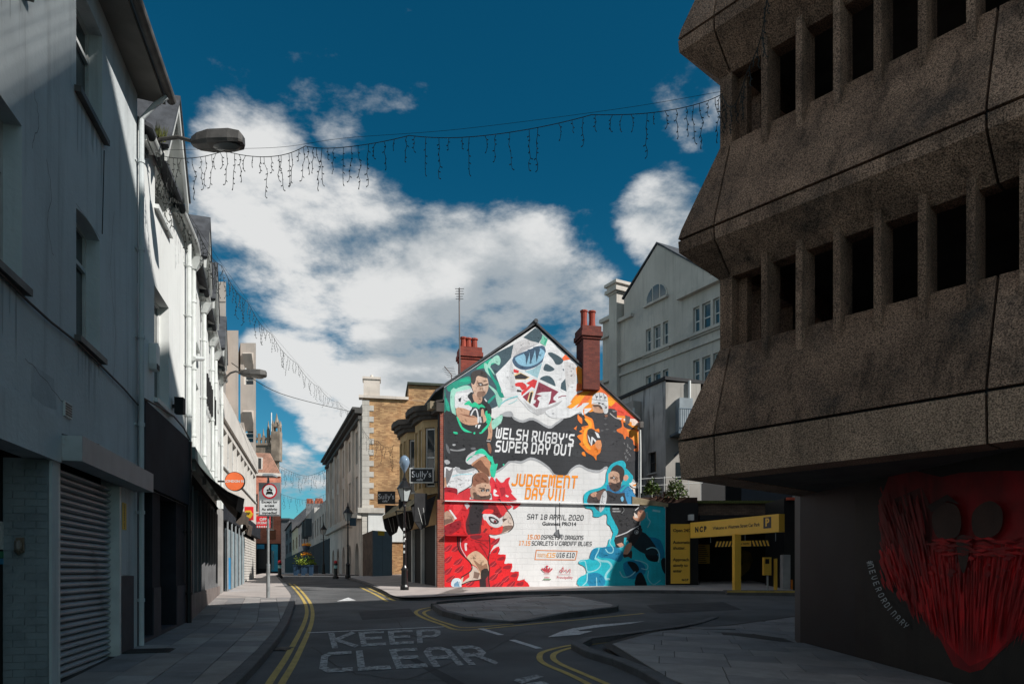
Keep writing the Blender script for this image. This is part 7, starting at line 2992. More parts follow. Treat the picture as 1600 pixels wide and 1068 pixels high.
def wpoly(pts, col, jit=0.0, sm=0):
    lay[0] += 1
    if sm:
        pts = [(p.x, p.y) for p in catmull([Vector((a, b, 0)) for a, b in pts], sm, True)]
    d = .008 + lay[0] * .00005
    q = []
    for px, py in pts:
        u, z = FW.hit(px, py, d)
        q.append(FW.pt(u, d, z))
    mb.poly(q, col)


rnd = random.Random(3)
RED = S(150, 12, 18)
REDD = S(70, 8, 10)
wpoly([(1372, 790), (1390, 740), (1430, 735), (1470, 745), (1500, 738), (1560, 735), (1640, 735), (1640, 960), (1600, 985), (1560, 1020), (1535, 1045), (1515, 1050), (1490, 1040), (1470, 1000), (1440, 960), (1405, 920), (1380, 870)], S(140, 9, 16))
wpoly([(1400, 880), (1440, 850), (1640, 850), (1640, 950), (1590, 985), (1550, 1025), (1515, 1040), (1485, 1010), (1450, 960)], S(190, 10, 24))
wpoly([(1395, 780), (1440, 760), (1460, 800), (1455, 850), (1430, 870), (1405, 850), (1392, 815)], S(84, 8, 12))
for k in range(1400):                   # brush hairs fanning down from the chin
    t = rnd.random()
    x = lerp(1372, 1640, t)
    mid = 1 - abs(t - .52) * 1.6
    y = lerp(760, 960, rnd.random() ** .8)
    if 1440 < x and y < 845:
        continue
    ln = rnd.uniform(25, 80) * (0.6 + .6 * mid)
    lean = (1512 - x) * .0030
    w = rnd.uniform(1.0, 3.2)
    v = rnd.uniform(160, 205) * (.72 if y < 850 else 1)
    c = S(int(v), int(v * .07), int(v * .11))
    if rnd.random() < .12:
        c = S(140, 9, 16)
    foot = 915 + 135 * max(0, min(1, (x - 1385) / 120)) - 60 * max(0, (x - 1540) / 90)
    ye = min(y + ln, foot + rnd.uniform(-14, 10))
    if ye < y + 8:
        continue
    ln = ye - y
    xe = x + lean * ln
    wpoly([(x - w * .5, y), (x + w * .5, y - 3), (x + w * .6 + lean * ln * .5, y + ln * .5), (xe, ye), (x - w * .6 + lean * ln * .45, y + ln * .5)], c)
for k in range(50):
    x, y = rnd.uniform(1450, 1630), rnd.uniform(852, 900)
    r_ = rnd.uniform(2, 6)
    wpoly([(x - r_, y), (x, y - r_ * .6), (x + r_, y + 2), (x, y + r_)], S(int(rnd.uniform(120, 200)), 12, 22))
GOLD = S(58, 36, 28)
wpoly([(1458, 800), (1475, 785), (1495, 790), (1502, 815), (1495, 838), (1470, 842), (1458, 825)], GOLD, 0, 4)
wpoly([(1520, 800), (1545, 782), (1565, 795), (1564, 825), (1545, 840), (1522, 834)], GOLD, 0, 4)
wpoly([(1495, 840), (1512, 838), (1513, 870), (1505, 895), (1497, 870)], GOLD, 0, 4)
wpoly([(1448, 790), (1480, 772), (1500, 788), (1480, 782), (1456, 800)], S(20, 6, 6))
for k in range(70):
    x, y = rnd.uniform(1455, 1630), rnd.uniform(838, 866)
    r_ = rnd.uniform(6, 18)
    v = rnd.uniform(110, 200)
    wpoly([(x - r_, y), (x, y - 2), (x + r_, y + rnd.uniform(-4, 6)), (x, y + 3)], S(int(v), int(v * .08), int(v * .12)))
mb.build('painted_face', PAINT, wl2)
mb = MB()
tagp = catmull([Vector((x, y, 0)) for x, y in ((1359, 878), (1367, 905), (1380, 935), (1397, 958), (1417, 978))], 8)
txt = '#NEVERORDINARY'
for i, ch in enumerate(txt):
    t = i / (len(txt) - 1) * (len(tagp) - 2)
    p, q = tagp[int(t)], tagp[min(int(t) + 1, len(tagp) - 1)]
    c = p.lerp(q, t - int(t))
    dv = (q - p).normalized()
    ang = math.atan2(dv.y, dv.x)
    s_ = 1.02
    for li, pl in enumerate(GL[ch]):
        for quad in strip2d([Vector((a, b)) for a, b in pl], 1.0):
            pts = []
            for v in quad:
                x, y = (v.x - 2) * s_ * 1.05, (v.y - 3) * s_ * 1.35
                pts.append((c.x + x * math.cos(ang) + y * math.sin(ang), c.y + x * math.sin(ang) - y * math.cos(ang)))
            d = .045 + li * .0006
            mb.poly([FW.pt(*((lambda h: (h[0], d, h[1]))(FW.hit(a, b, d)))) for a, b in pts])
mb.build('white_tag', mat('tag_white', S(185, 190, 190), rough=.6), wl2)

# ================================================================== CAR PARK ENTRANCE
NK = mat('entrance_black', (0.010, 0.010, 0.011), rough=.5, var=.2)
NY = mat('entrance_yellow', (0.80, 0.47, 0.06), rough=.5, var=.05, scale=1.5)
NCP_O = thing('car_park_entrance', 'black car park entrance with brick parapet wall behind the yellow signs', 'entrance', (8, 30, gz(8, 30)))
gN = gz(8, 28) + KH
F1 = Frame((6.32, 29.0), (7.35, 29.0), (0, 0))
mb = MB()
mb.abox(6.3, 7.6, 29.0, 30.5, 0, at(0, 785, 29).z)
mb.build('black_pier', NK, NCP_O)
mb = MB()
mb.abox(7.62, 15, 33.0, 33.3, 0, at(0, 812, 33).z)
mb.build('rear_shutter', NK, NCP_O)
FN = Frame((7.6, 31), (13, 31), (0, 0))
NBR = brick_mat('brown_brick', FN, S(112, 92, 76), S(92, 74, 62), S(70, 60, 52))
mb = MB()
mb.abox(fpx(1086, 31), fpx(1300, 31), 31, 31.4, at(0, 812, 31).z, at(0, 786, 31).z)
br = mb.build('brick_parapet', NBR, NCP_O)
mb = MB()
mb.abox(fpx(1086, 31), fpx(1300, 31), 30.9, 31.5, at(0, 786, 31).z + .001, at(0, 784, 31).z + .06)
mb.build('mossy_coping', MOSS, br)
mb = MB()
for a, b, c, d in ((1092, 1150, 805, 808.5), (1092, 1095, 805, 816)):
    mb.abox(fpx(a, 30.9), fpx(b, 30.9), 30.8, 30.88, at(0, d, 30.9).z, at(0, c, 30.9).z)
mb.build('white_lintel', WHITE_P, NCP_O)
mb = MB()
mb.abox(fpx(1075.5, 28.9), fpx(1083, 28.9), 28.75, 28.98, at(0, 812.5, 28.9).z, at(0, 803.5, 28.9).z)
mb.build('security_light', WHITE_P, NCP_O)
mb = MB()
mb.abox(fpx(1225, 27), fpx(1262, 27), 27, 29, 0, at(0, 778, 27).z)
mb.build('black_pier', NK, NCP_O)
mb = MB()
mb.abox(fpx(1228, 27), fpx(1251, 27), 26.9, 26.99, at(0, 781, 27).z, at(0, 777, 27).z)
mb.build('red_edge', mat('coral_red', S(205, 95, 70), rough=.6), NCP_O)


def sign_board(name, label, fr, u0, u1, z0_, z1_, lines, group=None, th=.06):
    o = thing(name, label, 'sign', fr.pt(u0, 0, z0_), group=group)
    mb = MB()
    mb.box(fr, u0, u1, -th, 0, z0_, z1_)
    mb.build('panel', NY, o)
    mb = MB()
    for txt, size, uu, zz, al, bold, sp in lines:
        put_font(mb, txt, size, lambda a, b: fr.pt(uu + a, .004, zz + b), align=al, bold=bold, spacing=sp)
    mb.build('lettering', NK, o)
    return o


fv = Frame((fpx(1048.5, 28), 28.0), (fpx(1078, 28), 28.0), (0, 0))
zA, zB = at(0, 911, 28).z, at(0, 818, 28).z
Lv = fv.len
hv = zB - zA
sign_board('entrance_sign', 'tall yellow panel reading Open 24/7, Automatic shutter, Approach slowly to enter', fv, 0, Lv, zA, zB,
           [('Open 24/7', .17, .08, zB - hv * .11, 'LEFT', .004, .95), ('Automatic', .165, .08, zB - hv * .31, 'LEFT', .004, .95), ('shutter.', .165, .08, zB - hv * .405, 'LEFT', .004, .95),
            ('Approach', .165, .08, zB - hv * .60, 'LEFT', .004, .95), ('slowly to', .165, .08, zB - hv * .695, 'LEFT', .004, .95), ('enter', .165, .08, zB - hv * .79, 'LEFT', .004, .95),
            ('NCP', .11, Lv - .32, zB - hv * .94, 'LEFT', .007, 1.3)])
pa, pb = Vector((fpx(1078.5, 27.9), 27.9)), Vector((fpx(1217, 23.6), 23.6))
fh = Frame((pa.x, pa.y), (pb.x, pb.y), (0, 15))
zB = fh.hit(1080, 816)[1]
zA = fh.hit(1080, 840)[1]
Lh = fh.len
so = sign_board('entrance_sign', 'long yellow beam sign reading NCP Welcome to Westgate Street Car Park with a P symbol', fh, 0, Lh, zA, zB,
                [('NCP', .27, .3, (zA + zB) / 2, 'LEFT', .016, 1.5), ('Welcome to Westgate Street Car Park', .168, 1.35, (zA + zB) / 2 + .0, 'LEFT', .003, .92)], th=.25)
mb = MB()
uq, zq_ = fh.hit(1199, 816)
mb.box(fh, uq - .18, uq + .18, .003, .007, zq_ - .19, zq_ + .19)
mb.build('symbol_square', mat('symbol_blue_black', (0.015, 0.016, 0.022), rough=.4), so)
mb = MB()
put_font(mb, 'P', .36, lambda a, b: fh.pt(uq + a, .011, zq_ + b), bold=.014)
mb.build('symbol_letter', NY, so)
# supporting post, height bar with chevrons, ticket posts
mb = MB()
pc = gp(1153, 927, .02)
pc = Vector((pc.x, pc.y, pc.z))
pt_ = Frame((pc.x - .11, pc.y), (pc.x + .11, pc.y), (0, 0))
mb.box(pt_, 0, .22, -.3, 0, pc.z - .2, zA + .02)
tag(mb.build('sign_post', NY, org=pc), 'square yellow post standing under the long entrance sign', 'post')
fbz = Frame((fpx(1118, 27.5), 27.5), (fpx(1203, 26.5), 26.5), (0, 0))
o = thing('height_bar', 'yellow and black striped height bar hanging over the car park lane', 'height bar', fbz.pt(0, 0, 2.2))
z0_, z1_ = at(0, 853.5, 27.2).z, at(0, 844.5, 27.2).z
mb = MB()
mb.box(fbz, 0, fbz.len, -.08, 0, z0_, z1_)
mb.build('bar', NK, o)
for i in range(16):
    if 6 <= i <= 10:
        continue
    sl = 1 if i < 8 else -1
    a = fbz.len * (i + .1) / 16
    b = fbz.len * (i + .62) / 16
    mb = MB()
    k = .07 * sl
    mb.poly([fbz.pt(a - k * .5, .003, z0_ + .005), fbz.pt(b - k * .5, .003, z0_ + .005), fbz.pt(b + k * .5, .003, z1_ - .005), fbz.pt(a + k * .5, .003, z1_ - .005)])
    mb.build('stripe', NY, o)
mb = MB()
mb.box(fbz, fbz.len * 6 / 16, fbz.len * 10.6 / 16, .002, .004, z0_ + .005, z1_ - .005)
pl_ = mb.build('centre_plate', NY, o)
mb = MB()
put_font(mb, 'Max height', .1, lambda a, b: fbz.pt(fbz.len * .52 + a, .007, (z0_ + z1_) / 2 + b), bold=.002)
mb.build('lettering', NK, pl_)
for u in (-.2, fbz.len * .55, fbz.len + .2):
    mb = MB()
    mb.tube([fbz.pt(u, -.04, z1_ - .05), fbz.pt(u, -.04, z1_ + .75)], .015, 5)
    mb.build('hanger', STEELG, o)
mb = MB()
mb.abox(fpx(1089, 31.8), fpx(1108, 31.8), 31.7, 31.75, at(0, 880, 31.8).z, at(0, 850, 31.8).z)
tb = thing('tariff_board', 'plain yellow tariff board on the dark wall inside the entrance', 'notice board', at(1098, 880, 31.7))
mb.build('board', NY, tb)
mb = MB()
for i in range(9):
    z = lerp(at(0, 853, 31.8).z, at(0, 878, 31.8).z, i / 8)
    mb.abox(fpx(1091, 31.8), fpx(1091 + 10 + (i * 37) % 6, 31.8), 31.69, 31.695, z, z + .025)
mb.build('print', NK, tb)
o = thing('ticket_machine', 'slim yellow ticket machine on a steel stand inside the entrance', 'ticket machine', gp(1201, 926, .02))
b0 = gp(1201, 926, .02)
mb = MB()
mb.abox(b0.x - .16, b0.x + .1, b0.y, b0.y + .2, at(0, 898, b0.y).z, at(0, 870, b0.y).z)
bx_ = mb.build('cabinet', NY, o)
mb = MB()
mb.abox(b0.x - .12, b0.x + .02, b0.y - .006, b0.y - .001, at(0, 880, b0.y).z, at(0, 872.5, b0.y).z)
mb.build('display', NK, bx_)
mb = MB()
mb.tube([b0 + Vector((0, .1, -.1)), Vector((b0.x, b0.y + .1, at(0, 898, b0.y).z))], .035, 8)
mb.build('stand', STEELG, o)
b1 = gp(1212.5, 926, .02)
mb = MB()
mb.abox(b1.x - .05, b1.x + .05, b1.y, b1.y + .1, b1.z - .1, at(0, 872, b1.y).z)
tag(mb.build('bollard_post', NY, org=b1), 'thin yellow post right of the ticket machine', 'post')
b1 = gp(1230, 924, .02)
o = thing('barrier_cabinet', 'pale grey barrier cabinet with orange edge by the right pier', 'barrier', b1)
mb = MB()
mb.abox(b1.x - .15, b1.x + .12, b1.y, b1.y + .3, b1.z - .1, at(0, 866, b1.y).z)
mb.build('cabinet', mat('cabinet_grey', S(165, 165, 165), rough=.5), o)
mb = MB()
mb.abox(b1.x + .14, b1.x + .2, b1.y - .02, b1.y + .28, b1.z - .1, at(0, 905, b1.y).z)
mb.build('orange_edge', mat('cabinet_orange', S(220, 120, 30), rough=.5), o)
# low kerb with a yellow edge
k0, k1 = gp(1136, 929, 0), gp(1262, 931, 0)
fkb = Frame((k0.x, k0.y), (k1.x, k1.y), (0, 0))
mb = MB()
mb.box(fkb, 0, fkb.len, -.8, 0, k0.z - .2, k0.z + .16)
kb = structure(mb.build('lane_kerb', KERB))
mb = MB()
mb.box(fkb, 0, fkb.len, .001, .006, k0.z + .09, k0.z + .158)
mb.build('yellow_edge', YEL, kb)
# roof over the lane
mb = MB()
mb.extrude([(7.65, 29, at(0, 812, 29).z), (15, 28.6, at(0, 812, 29).z), (15, 33, at(0, 812, 29).z), (7.65, 33, at(0, 812, 29).z)], Vector((0, 0, .2)))
mb.build('lane_roof', NK, NCP_O)
mb = MB()
mb.abox(15, 15.3, 28.6, 33.2, 0, 5)
mb.build('side_wall', NK, NCP_O)
FSH = Frame((7.6, 32.9), (15, 32.9), (0, 0))
mb = MB()
q = [FSH.hit(*p) for p in ((1160, 858), (1172, 862), (1176, 875), (1170, 890), (1152, 905), (1140, 920), (1136, 919), (1150, 895), (1160, 880), (1158, 868))]
mb.poly([FSH.pt(u, .05, z) for u, z in q])
mb.build('painted_swoosh', mat('dull_gold', (0.2, 0.12, 0.015), rough=.7), NCP_O)

# ================================================================== STREET FURNITURE
LAMPG = mat('lamp_housing', (0.07, 0.065, 0.06), rough=.5, var=.2, scale=5, streak=.3)
LAMPB = mat('lamp_bowl', (0.22, 0.21, 0.20), rough=.25, var=.1)


def wall_lamp(base, tip, label, scale=1.0):
    """street lantern on an arm from a wall"""
    base, tip = Vector(base), Vector(tip)
    o = thing('street_lamp', label, 'street lamp', base, group='wall street lamps')
    ax = (tip - base)
    hl_ = .78 * scale
    e = Vector((ax.x, ax.y, 0)).normalized()
    sd = Vector((-e.y, e.x, 0))
    h0 = tip - e * hl_
    mb = MB()
    mb.tube([base, base + (h0 - base) * .35 + Vector((0, 0, .1 * scale)), base + (h0 - base) * .7 + Vector((0, 0, .1 * scale)), h0 + e * .05], .03 * scale, 8)
    mb.build('arm', LAMPG, o)
    mb = MB()
    mb.box(Frame((base.x, base.y), (base.x + sd.x, base.y + sd.y), (base.x + e.x, base.y + e.y)), -.06, .06, -.05, .03, base.z - .12, base.z + .12)
    mb.build('wall_plate', LAMPG, o)
    # housing: lofted sections
    secs = [(0, .05, -.05, .06), (.12, .1, -.08, .1), (.35, .15, -.085, .13), (.75, .16, -.07, .14), (.95, .13, -.05, .12), (1.0, .06, -.03, .08)]
    mb = MB()
    rings = []
    for t, w, lo, hi in secs:
        c = h0 + e * hl_ * t
        i = len(mb.v)
        for a, b in ((-1, lo * .3), (-.85, lo), (.85, lo), (1, lo * .3), (.75, hi), (-.75, hi)):
            mb.v.append(c + sd * a * w * scale + Vector((0, 0, b * scale)))
        rings.append(i)
    for p, q in zip(rings, rings[1:]):
        for k in range(6):
            k2 = (k + 1) % 6
            mb.f.append([p + k, p + k2, q + k2, q + k])
            mb.c.append(None)
    mb.f += [[rings[0] + k for k in range(6)], [rings[-1] + k for k in reversed(range(6))]]
    mb.c += [None, None]
    mb.build('housing', LAMPG, o)
    mb = MB()
    prof = []
    n = 10
    c = h0 + e * hl_ * .66 + Vector((0, 0, -.07 * scale))
    ring0, ring1 = [], []
    for k in range(n):
        a = 2 * math.pi * k / n
        ring0.append(c + e * math.cos(a) * .22 * scale + sd * math.sin(a) * .12 * scale)
        ring1.append(c + e * math.cos(a) * .13 * scale + sd * math.sin(a) * .07 * scale + Vector((0, 0, -.05 * scale)))
    i = len(mb.v)
    mb.v += ring0 + ring1
    for k in range(n):
        k2 = (k + 1) % n
        mb.f.append([i + k, i + k2, i + n + k2, i + n + k])
        mb.c.append(None)
    mb.f.append([i + n + k for k in range(n)])
    mb.c.append(None)
    mb.build('bowl', LAMPB, o, smooth=True)
    mb = MB()
    mb.lathe(h0 + e * .16 + Vector((0, 0, .1 * scale)), [(.03, 0), (.03, .05), (.015, .07)], 8)
    mb.build('photocell', WHITE_P, o)
    return o


yl = 10.75
wall_lamp(at(226, 231, yl), at(381, 222, yl), 'grey street lantern on an arm from the nearest white building')
b2 = at(352, 590, 23.0)
wall_lamp(b2, at(417, 586, 23.4), 'smaller grey street lantern on an arm beyond the gabled terrace', 1.05)

# round orange sign
c = at(366.5, 751.5, 21.5)
fo = Frame((c.x, c.y), (c.x + 1, c.y + .12), (0, 0))
o = thing('round_sign', 'round orange projecting shop sign over the left pavement', 'shop sign', c)
R_ = 14.2 / FPX * 21.5


def disc(fr, r, d0, d1, n=28, ctr=None):
    mb = MB()
    mb.extrude([fr.pt(r * math.cos(2 * math.pi * k / n), d0, c.z + r * math.sin(2 * math.pi * k / n)) for k in range(n)], fr.n * (d1 - d0))
    return mb


disc(fo, R_ * 1.06, -.1, 0).build('rim', BLACK, o)
disc(fo, R_, .002, .01).build('face', mat('orange_sign', S(232, 112, 62), rough=.5, var=.05), o)
mb = MB()
put_font(mb, 'LONDON 93', .1, lambda a, b: fo.pt(a, .014, c.z + b), bold=.003)
mb.build('lettering', WHITE_P, o)
mb = MB()
mb.tube([fo.pt(-R_, -.05, c.z), fo.pt(-R_ - 1.0, -.05, c.z)], .03, 6)
mb.build('bracket', BLACK, o)

# off licence signs
c = at(401, 815, 31)
fo2 = Frame((c.x, c.y), (c.x + 1, c.y + .05), (0, 0))
o = thing('off_licence_sign', 'red and white OFF LICENCE sign hanging over the far shutters', 'shop sign', c)
REDS = mat('sign_red', S(214, 36, 44), rough=.5)
mb = MB()
a0, a1 = fpx(400.5, 31) - c.x, fpx(421, 31) - c.x
zt_, zb_ = at(0, 806, 31).z, at(0, 824, 31).z
mb.box(fo2, a0, a1, -.1, 0, zb_, zt_)
pn = mb.build('panel', REDS, o)
mb = MB()
put_font(mb, 'OFF', .17, lambda a, b: fo2.pt((a0 + a1) / 2 + a, .005, zt_ - .14 + b), bold=.006)
put_font(mb, 'LICENCE', .14, lambda a, b: fo2.pt((a0 + a1) / 2 + a, .005, zt_ - .29 + b), bold=.005)
mb.build('lettering', WHITE_P, pn)
for k in range(6):
    mb = MB()
    u = lerp(a0 + .03, a1 - .07, k / 5)
    mb.box(fo2, u, u + .05, .002, .006, zb_ + .01, zb_ + .09)
    mb.build('white_stripe', WHITE_P, pn)
o = thing('badge_sign', 'red sign with a yellow hexagon badge reading BP above the off licence', 'shop sign', at(388, 812, 30))
c = at(388, 803, 30)
fo3 = Frame((c.x, c.y), (c.x + 1, c.y + .05), (0, 0))
mb = MB()
mb.box(fo3, fpx(382, 30) - c.x, fpx(395, 30) - c.x, -.1, 0, at(0, 812, 30).z, at(0, 791, 30).z)
mb.build('panel', REDS, o)
mb = MB()
r_ = .19
mb.extrude([fo3.pt(r_ * math.cos(math.pi / 3 * k) * 1.05, .003, c.z + r_ * math.sin(math.pi / 3 * k)) for k in range(6)], fo3.n * .02)
mb.build('badge', YELP, o)
mb = MB()
put_font(mb, 'BP', .16, lambda a, b: fo3.pt(a, .026, c.z + .02 + b), bold=.006)
mb.build('lettering', BLACK, o)

# traffic sign on its post
pb_ = gp(419, 933, KH)
yS = pb_.y
o = thing('traffic_sign', 'no motor vehicles sign with access plate on a grey post at the kerb', 'traffic sign', pb_)
mb = MB()
mb.tube([pb_ - Vector((0, 0, .1)), Vector((pb_.x, yS, pb_.z + .95))], .055, 10)
mb.tube([Vector((pb_.x, yS, pb_.z + .95)), Vector((pb_.x, yS, at(0, 750, yS).z))], .038, 10)
mb.build('post', mat('galvanised_post', S(140, 142, 142), rough=.5, var=.2, scale=8, metal=.3), o)
mb = MB()
mb.tube([Vector((pb_.x, yS, pb_.z + .94)), Vector((pb_.x, yS, pb_.z + 1.0))], .06, 10)
mb.build('collar', STEELG, o)
fs_ = Frame((fpx(422.5, yS), yS - .07), (fpx(422.5, yS) + 1, yS - .07), (0, 0))
px2 = yS / FPX
mb = MB()
mb.box(fs_, -17 * px2, 17 * px2, -.015, 0, at(0, 806, yS).z, at(0, 754, yS).z)
pl_ = mb.build('backing_plate', mat('sign_grey', S(132, 138, 142), rough=.5, var=.05), o)
zc = at(0, 767, yS).z


def ringdisc(r0, d, m, name, n=28, parent=None):
    mb = MB()
    mb.poly([fs_.pt(r0 * math.cos(2 * math.pi * k / n), d, zc + r0 * math.sin(2 * math.pi * k / n)) for k in range(n)])
    return mb.build(name, m, parent or pl_)


ringdisc(12 * px2, .004, mat('sign_ring_red', S(196, 28, 44), rough=.4), 'red_ring')
ringdisc(9.6 * px2, .006, mat('sign_white', S(225, 227, 228), rough=.4), 'white_disc')
mb = MB()


def sp(x, y, d=.008):
    return fs_.pt(x * px2, d, zc + y * px2)


# motorcycle over a car, as a flat symbol
mb.poly([sp(*p) for p in [(-5.5, -4), (-4.5, -1.5), (-3, -.5), (3, -.5), (4.5, -1.5), (5.5, -4), (5.5, -6), (4, -6), (4, -5), (-4, -5), (-4, -6), (-5.5, -6)]])
mb.poly([sp(*p, .009) for p in [(-3.2, 2.2), (-1, 3), (-.6, 5), (1, 6), (1.4, 3.6), (3.4, 2.6), (4, 1), (-4, 1)]])
for cx_ in (-3, 3):
    mb.poly([sp(cx_ + 1.5 * math.cos(k * math.pi / 5), 1.4 + 1.5 * math.sin(k * math.pi / 5), .010) for k in range(10)])
mb.build('symbol', BLACK, pl_)
mb = MB()
mb.box(fs_, -15.3 * px2, 15.3 * px2, .002, .008, at(0, 804.5, yS).z, at(0, 780.5, yS).z)
ap_ = mb.build('access_plate', MATS['sign_white'], pl_)
mb = MB()
for k, t in enumerate(('Except for', 'access', 'Ac eithrio', 'mynediad')):
    zz = at(0, 784 + k * 5.7, yS).z
    put_font(mb, t, .112, lambda a, b: fs_.pt(a, .011, zz + b), bold=.0025)
mb.build('lettering', BLACK, ap_)
mb = MB()
for a, b, c_, d_ in ((-15, 15, 780.9, 781.3), (-15, 15, 803.8, 804.2)):
    mb.box(fs_, a * px2, b * px2, .0085, .010, at(0, d_, yS).z, at(0, c_, yS).z)
mb.build('border_line', BLACK, ap_)
mb = MB()
mb.tube([Vector((pb_.x, yS, at(0, 754, yS).z)), Vector((pb_.x + .0, yS, at(0, 746, yS).z))], .03, 6)
mb.build('light_stem', STEELG, o)
mb = MB()
zz = at(0, 745, yS).z
mb.hexa([(pb_.x - .06, yS - .35, zz), (pb_.x + .26, yS - .35, zz), (pb_.x + .26, yS + .06, zz), (pb_.x - .06, yS + .06, zz), (pb_.x - .04, yS - .33, zz + .06), (pb_.x + .24, yS - .33, zz + .06), (pb_.x + .24, yS + .04, zz + .06), (pb_.x - .04, yS + .04, zz + .06)])
mb.build('sign_light', MATS['sign_grey'], o)

# bollards
BLK = mat('black_gloss', (0.01, 0.01, 0.011), rough=.3)


def bollard(px, py, label):
    b = gp(px, py, KH * .6)
    o = thing('bollard', label, 'bollard', b, group='bollards in the side street')
    mb = MB()
    mb.lathe(b - Vector((0, 0, .05)), [(.16, 0), (.16, .12), (.11, .16), (.095, .2), (.09, .72), (.11, .74), (.11, .8), (.09, .82)], 12)
    mb.build('post', BLK, o)
    mb = MB()
    mb.lathe(b + Vector((0, 0, .772)), [(.09, 0), (.095, .09), (.06, .13), (.02, .15)], 12)
    mb.build('cap', mat('bollard_red', S(196, 36, 44), rough=.5), o)
    mb = MB()
    mb.lathe(b + Vector((0, 0, .5)), [(.0925, 0), (.0925, .16)], 12)
    mb.build('band', mat('bollard_band', S(150, 196, 196), rough=.4), o)


bollard(437, 901.5, 'black bollard with red top near the blue shop windows')
bollard(524.5, 902, 'black bollard with red top and pale band by the arches')

# planter with flower tiers
pb2 = gp(474, 898, .02)
o = thing('flower_planter', 'dark blue square planter with green plants and two tiers of orange flowers', 'planter', pb2)
PB = mat('planter_blue', S(40, 62, 84), rough=.45, var=.1)
k_ = pb2.y / FPX
w = 15 * k_
fp_ = Frame((pb2.x, pb2.y), (pb2.x + 1, pb2.y), (0, 0))
mb = MB()
z0_ = pb2.z
mb.box(fp_, -w, w, -2 * w, 0, z0_ + .1, at(0, 884, pb2.y).z)
bx_ = mb.build('tub', PB, o)
for u in (-w, -.12, w - .24):
    mb = MB()
    mb.box(fp_, u, u + .24, .003, .05, z0_ - .05, at(0, 885, pb2.y).z)
    mb.build('leg', PB, o)
mb = MB()
mb.box(fp_, -w - .04, w + .04, -2 * w - .04, .06, at(0, 884, pb2.y).z, at(0, 882.5, pb2.y).z + .02)
mb.build('rim', PB, o)


def tuft(ctr, rx, rz, n, mats, parent, name, sz=.09):
    for m in mats:
        mb = MB()
        for _ in range(n):
            a, t = random.uniform(0, 6.28), math.sqrt(random.random())
            p = ctr + Vector((math.cos(a) * rx * t, math.sin(a) * rx * t, abs(random.gauss(0, .5)) * rz))
            d_ = Vector((random.gauss(0, 1), random.gauss(0, 1), random.gauss(.6, .6))).normalized()
            e = d_.cross(Vector((random.random(), random.random(), .3))).normalized()
            s_ = random.uniform(.6, 1.3) * sz
            mb.poly([p, p + d_ * s_ * .6 + e * s_ * .4, p + d_ * s_ * 1.2, p + d_ * s_ * .6 - e * s_ * .4])
        mb.build(name, m, parent)


pc2 = Vector((pb2.x, pb2.y + w, 0))
LG = [mat('lime_leaf', (0.30, 0.36, 0.04), rough=.7, var=.3, scale=9), mat('mid_leaf', (0.12, 0.20, 0.03), rough=.7, var=.3, scale=9)]
OR = [mat('orange_petal', (0.75, 0.26, 0.02), rough=.6, var=.2, scale=9), mat('yellow_petal', (0.8, 0.45, 0.03), rough=.6, var=.2, scale=9)]
tuft(Vector((pc2.x, pc2.y - .2, at(0, 882, pb2.y).z)), w * 1.05, .4, 170, LG, o, 'foliage', .12)
mb = MB()
mb.tube([(pc2.x, pc2.y, at(0, 884, pb2.y).z), (pc2.x, pc2.y, at(0, 852, pb2.y).z)], .05, 8)
mb.build('stem', PB, o)
for yb_, yt_, rr in ((874, 866.5, 7.6), (858, 851.5, 6.4)):
    mb = MB()
    mb.lathe((pc2.x, pc2.y, at(0, yb_, pb2.y).z), [(rr * k_ * .75, 0), (rr * k_, (yb_ - yt_) * k_)], 10)
    mb.build('bowl', PB, o)
    tuft(Vector((pc2.x, pc2.y, at(0, yt_ + .6, pb2.y).z)), rr * k_ * 1.1, .12, 90, OR, o, 'flowers', .08)


# lamp posts of the old pattern
def lamp_post(px, ybase, ytop, label, box=None):
    b = gp(px, ybase, KH) if ybase > 899.5 else at(px, ybase, 50.0)
    s_ = (ybase - ytop) / FPX * b.y / 4.6
    o = thing('lamp_post', label, 'lamp post', b, group='old-style lamp posts')
    Z = lambda h: h * s_
    mb = MB()
    prof = [(.17, -.05), (.17, .12), (.13, .2), (.12, .75), (.15, .8), (.1, .86), (.065, .95), (.055, 1.9), (.075, 1.95), (.05, 2.02), (.042, 3.2), (.07, 3.25), (.045, 3.3), (.04, 3.45)]
    mb.lathe(b, [(r * s_, Z(h)) for r, h in prof], 10)
    mb.build('column', BLK, o)
    mb = MB()
    mb.tube([b + Vector((-.28 * s_, 0, Z(3.05))), b + Vector((.28 * s_, 0, Z(3.05)))], .022 * s_, 6)
    mb.build('ladder_bar', BLK, o)
    mb = MB()
    lz = 3.45
    mb.lathe(b, [(.13 * s_, Z(lz)), (.26 * s_, Z(lz + .48))], 4)
    lg = mb.build('lantern_glass', mat('lantern_glass', S(170, 176, 176), rough=.2, var=.1), o)
    for k in range(4):
        a = math.pi / 2 * k
        mb = MB()
        mb.tube([b + Vector((math.cos(a) * .135 * s_, math.sin(a) * .135 * s_, Z(lz))), b + Vector((math.cos(a) * .27 * s_, math.sin(a) * .27 * s_, Z(lz + .48)))], .016 * s_, 5)
        mb.build('glazing_bar', BLK, lg)
    mb = MB()
    mb.lathe(b, [(.31 * s_, Z(lz + .48)), (.28 * s_, Z(lz + .53)), (.1 * s_, Z(lz + .78)), (.1 * s_, Z(lz + .86)), (.05 * s_, Z(lz + .9)), (.03 * s_, Z(lz + 1.08)), (.008 * s_, Z(lz + 1.15))], 8)
    mb.build('lantern_roof', BLK, o)
    return o


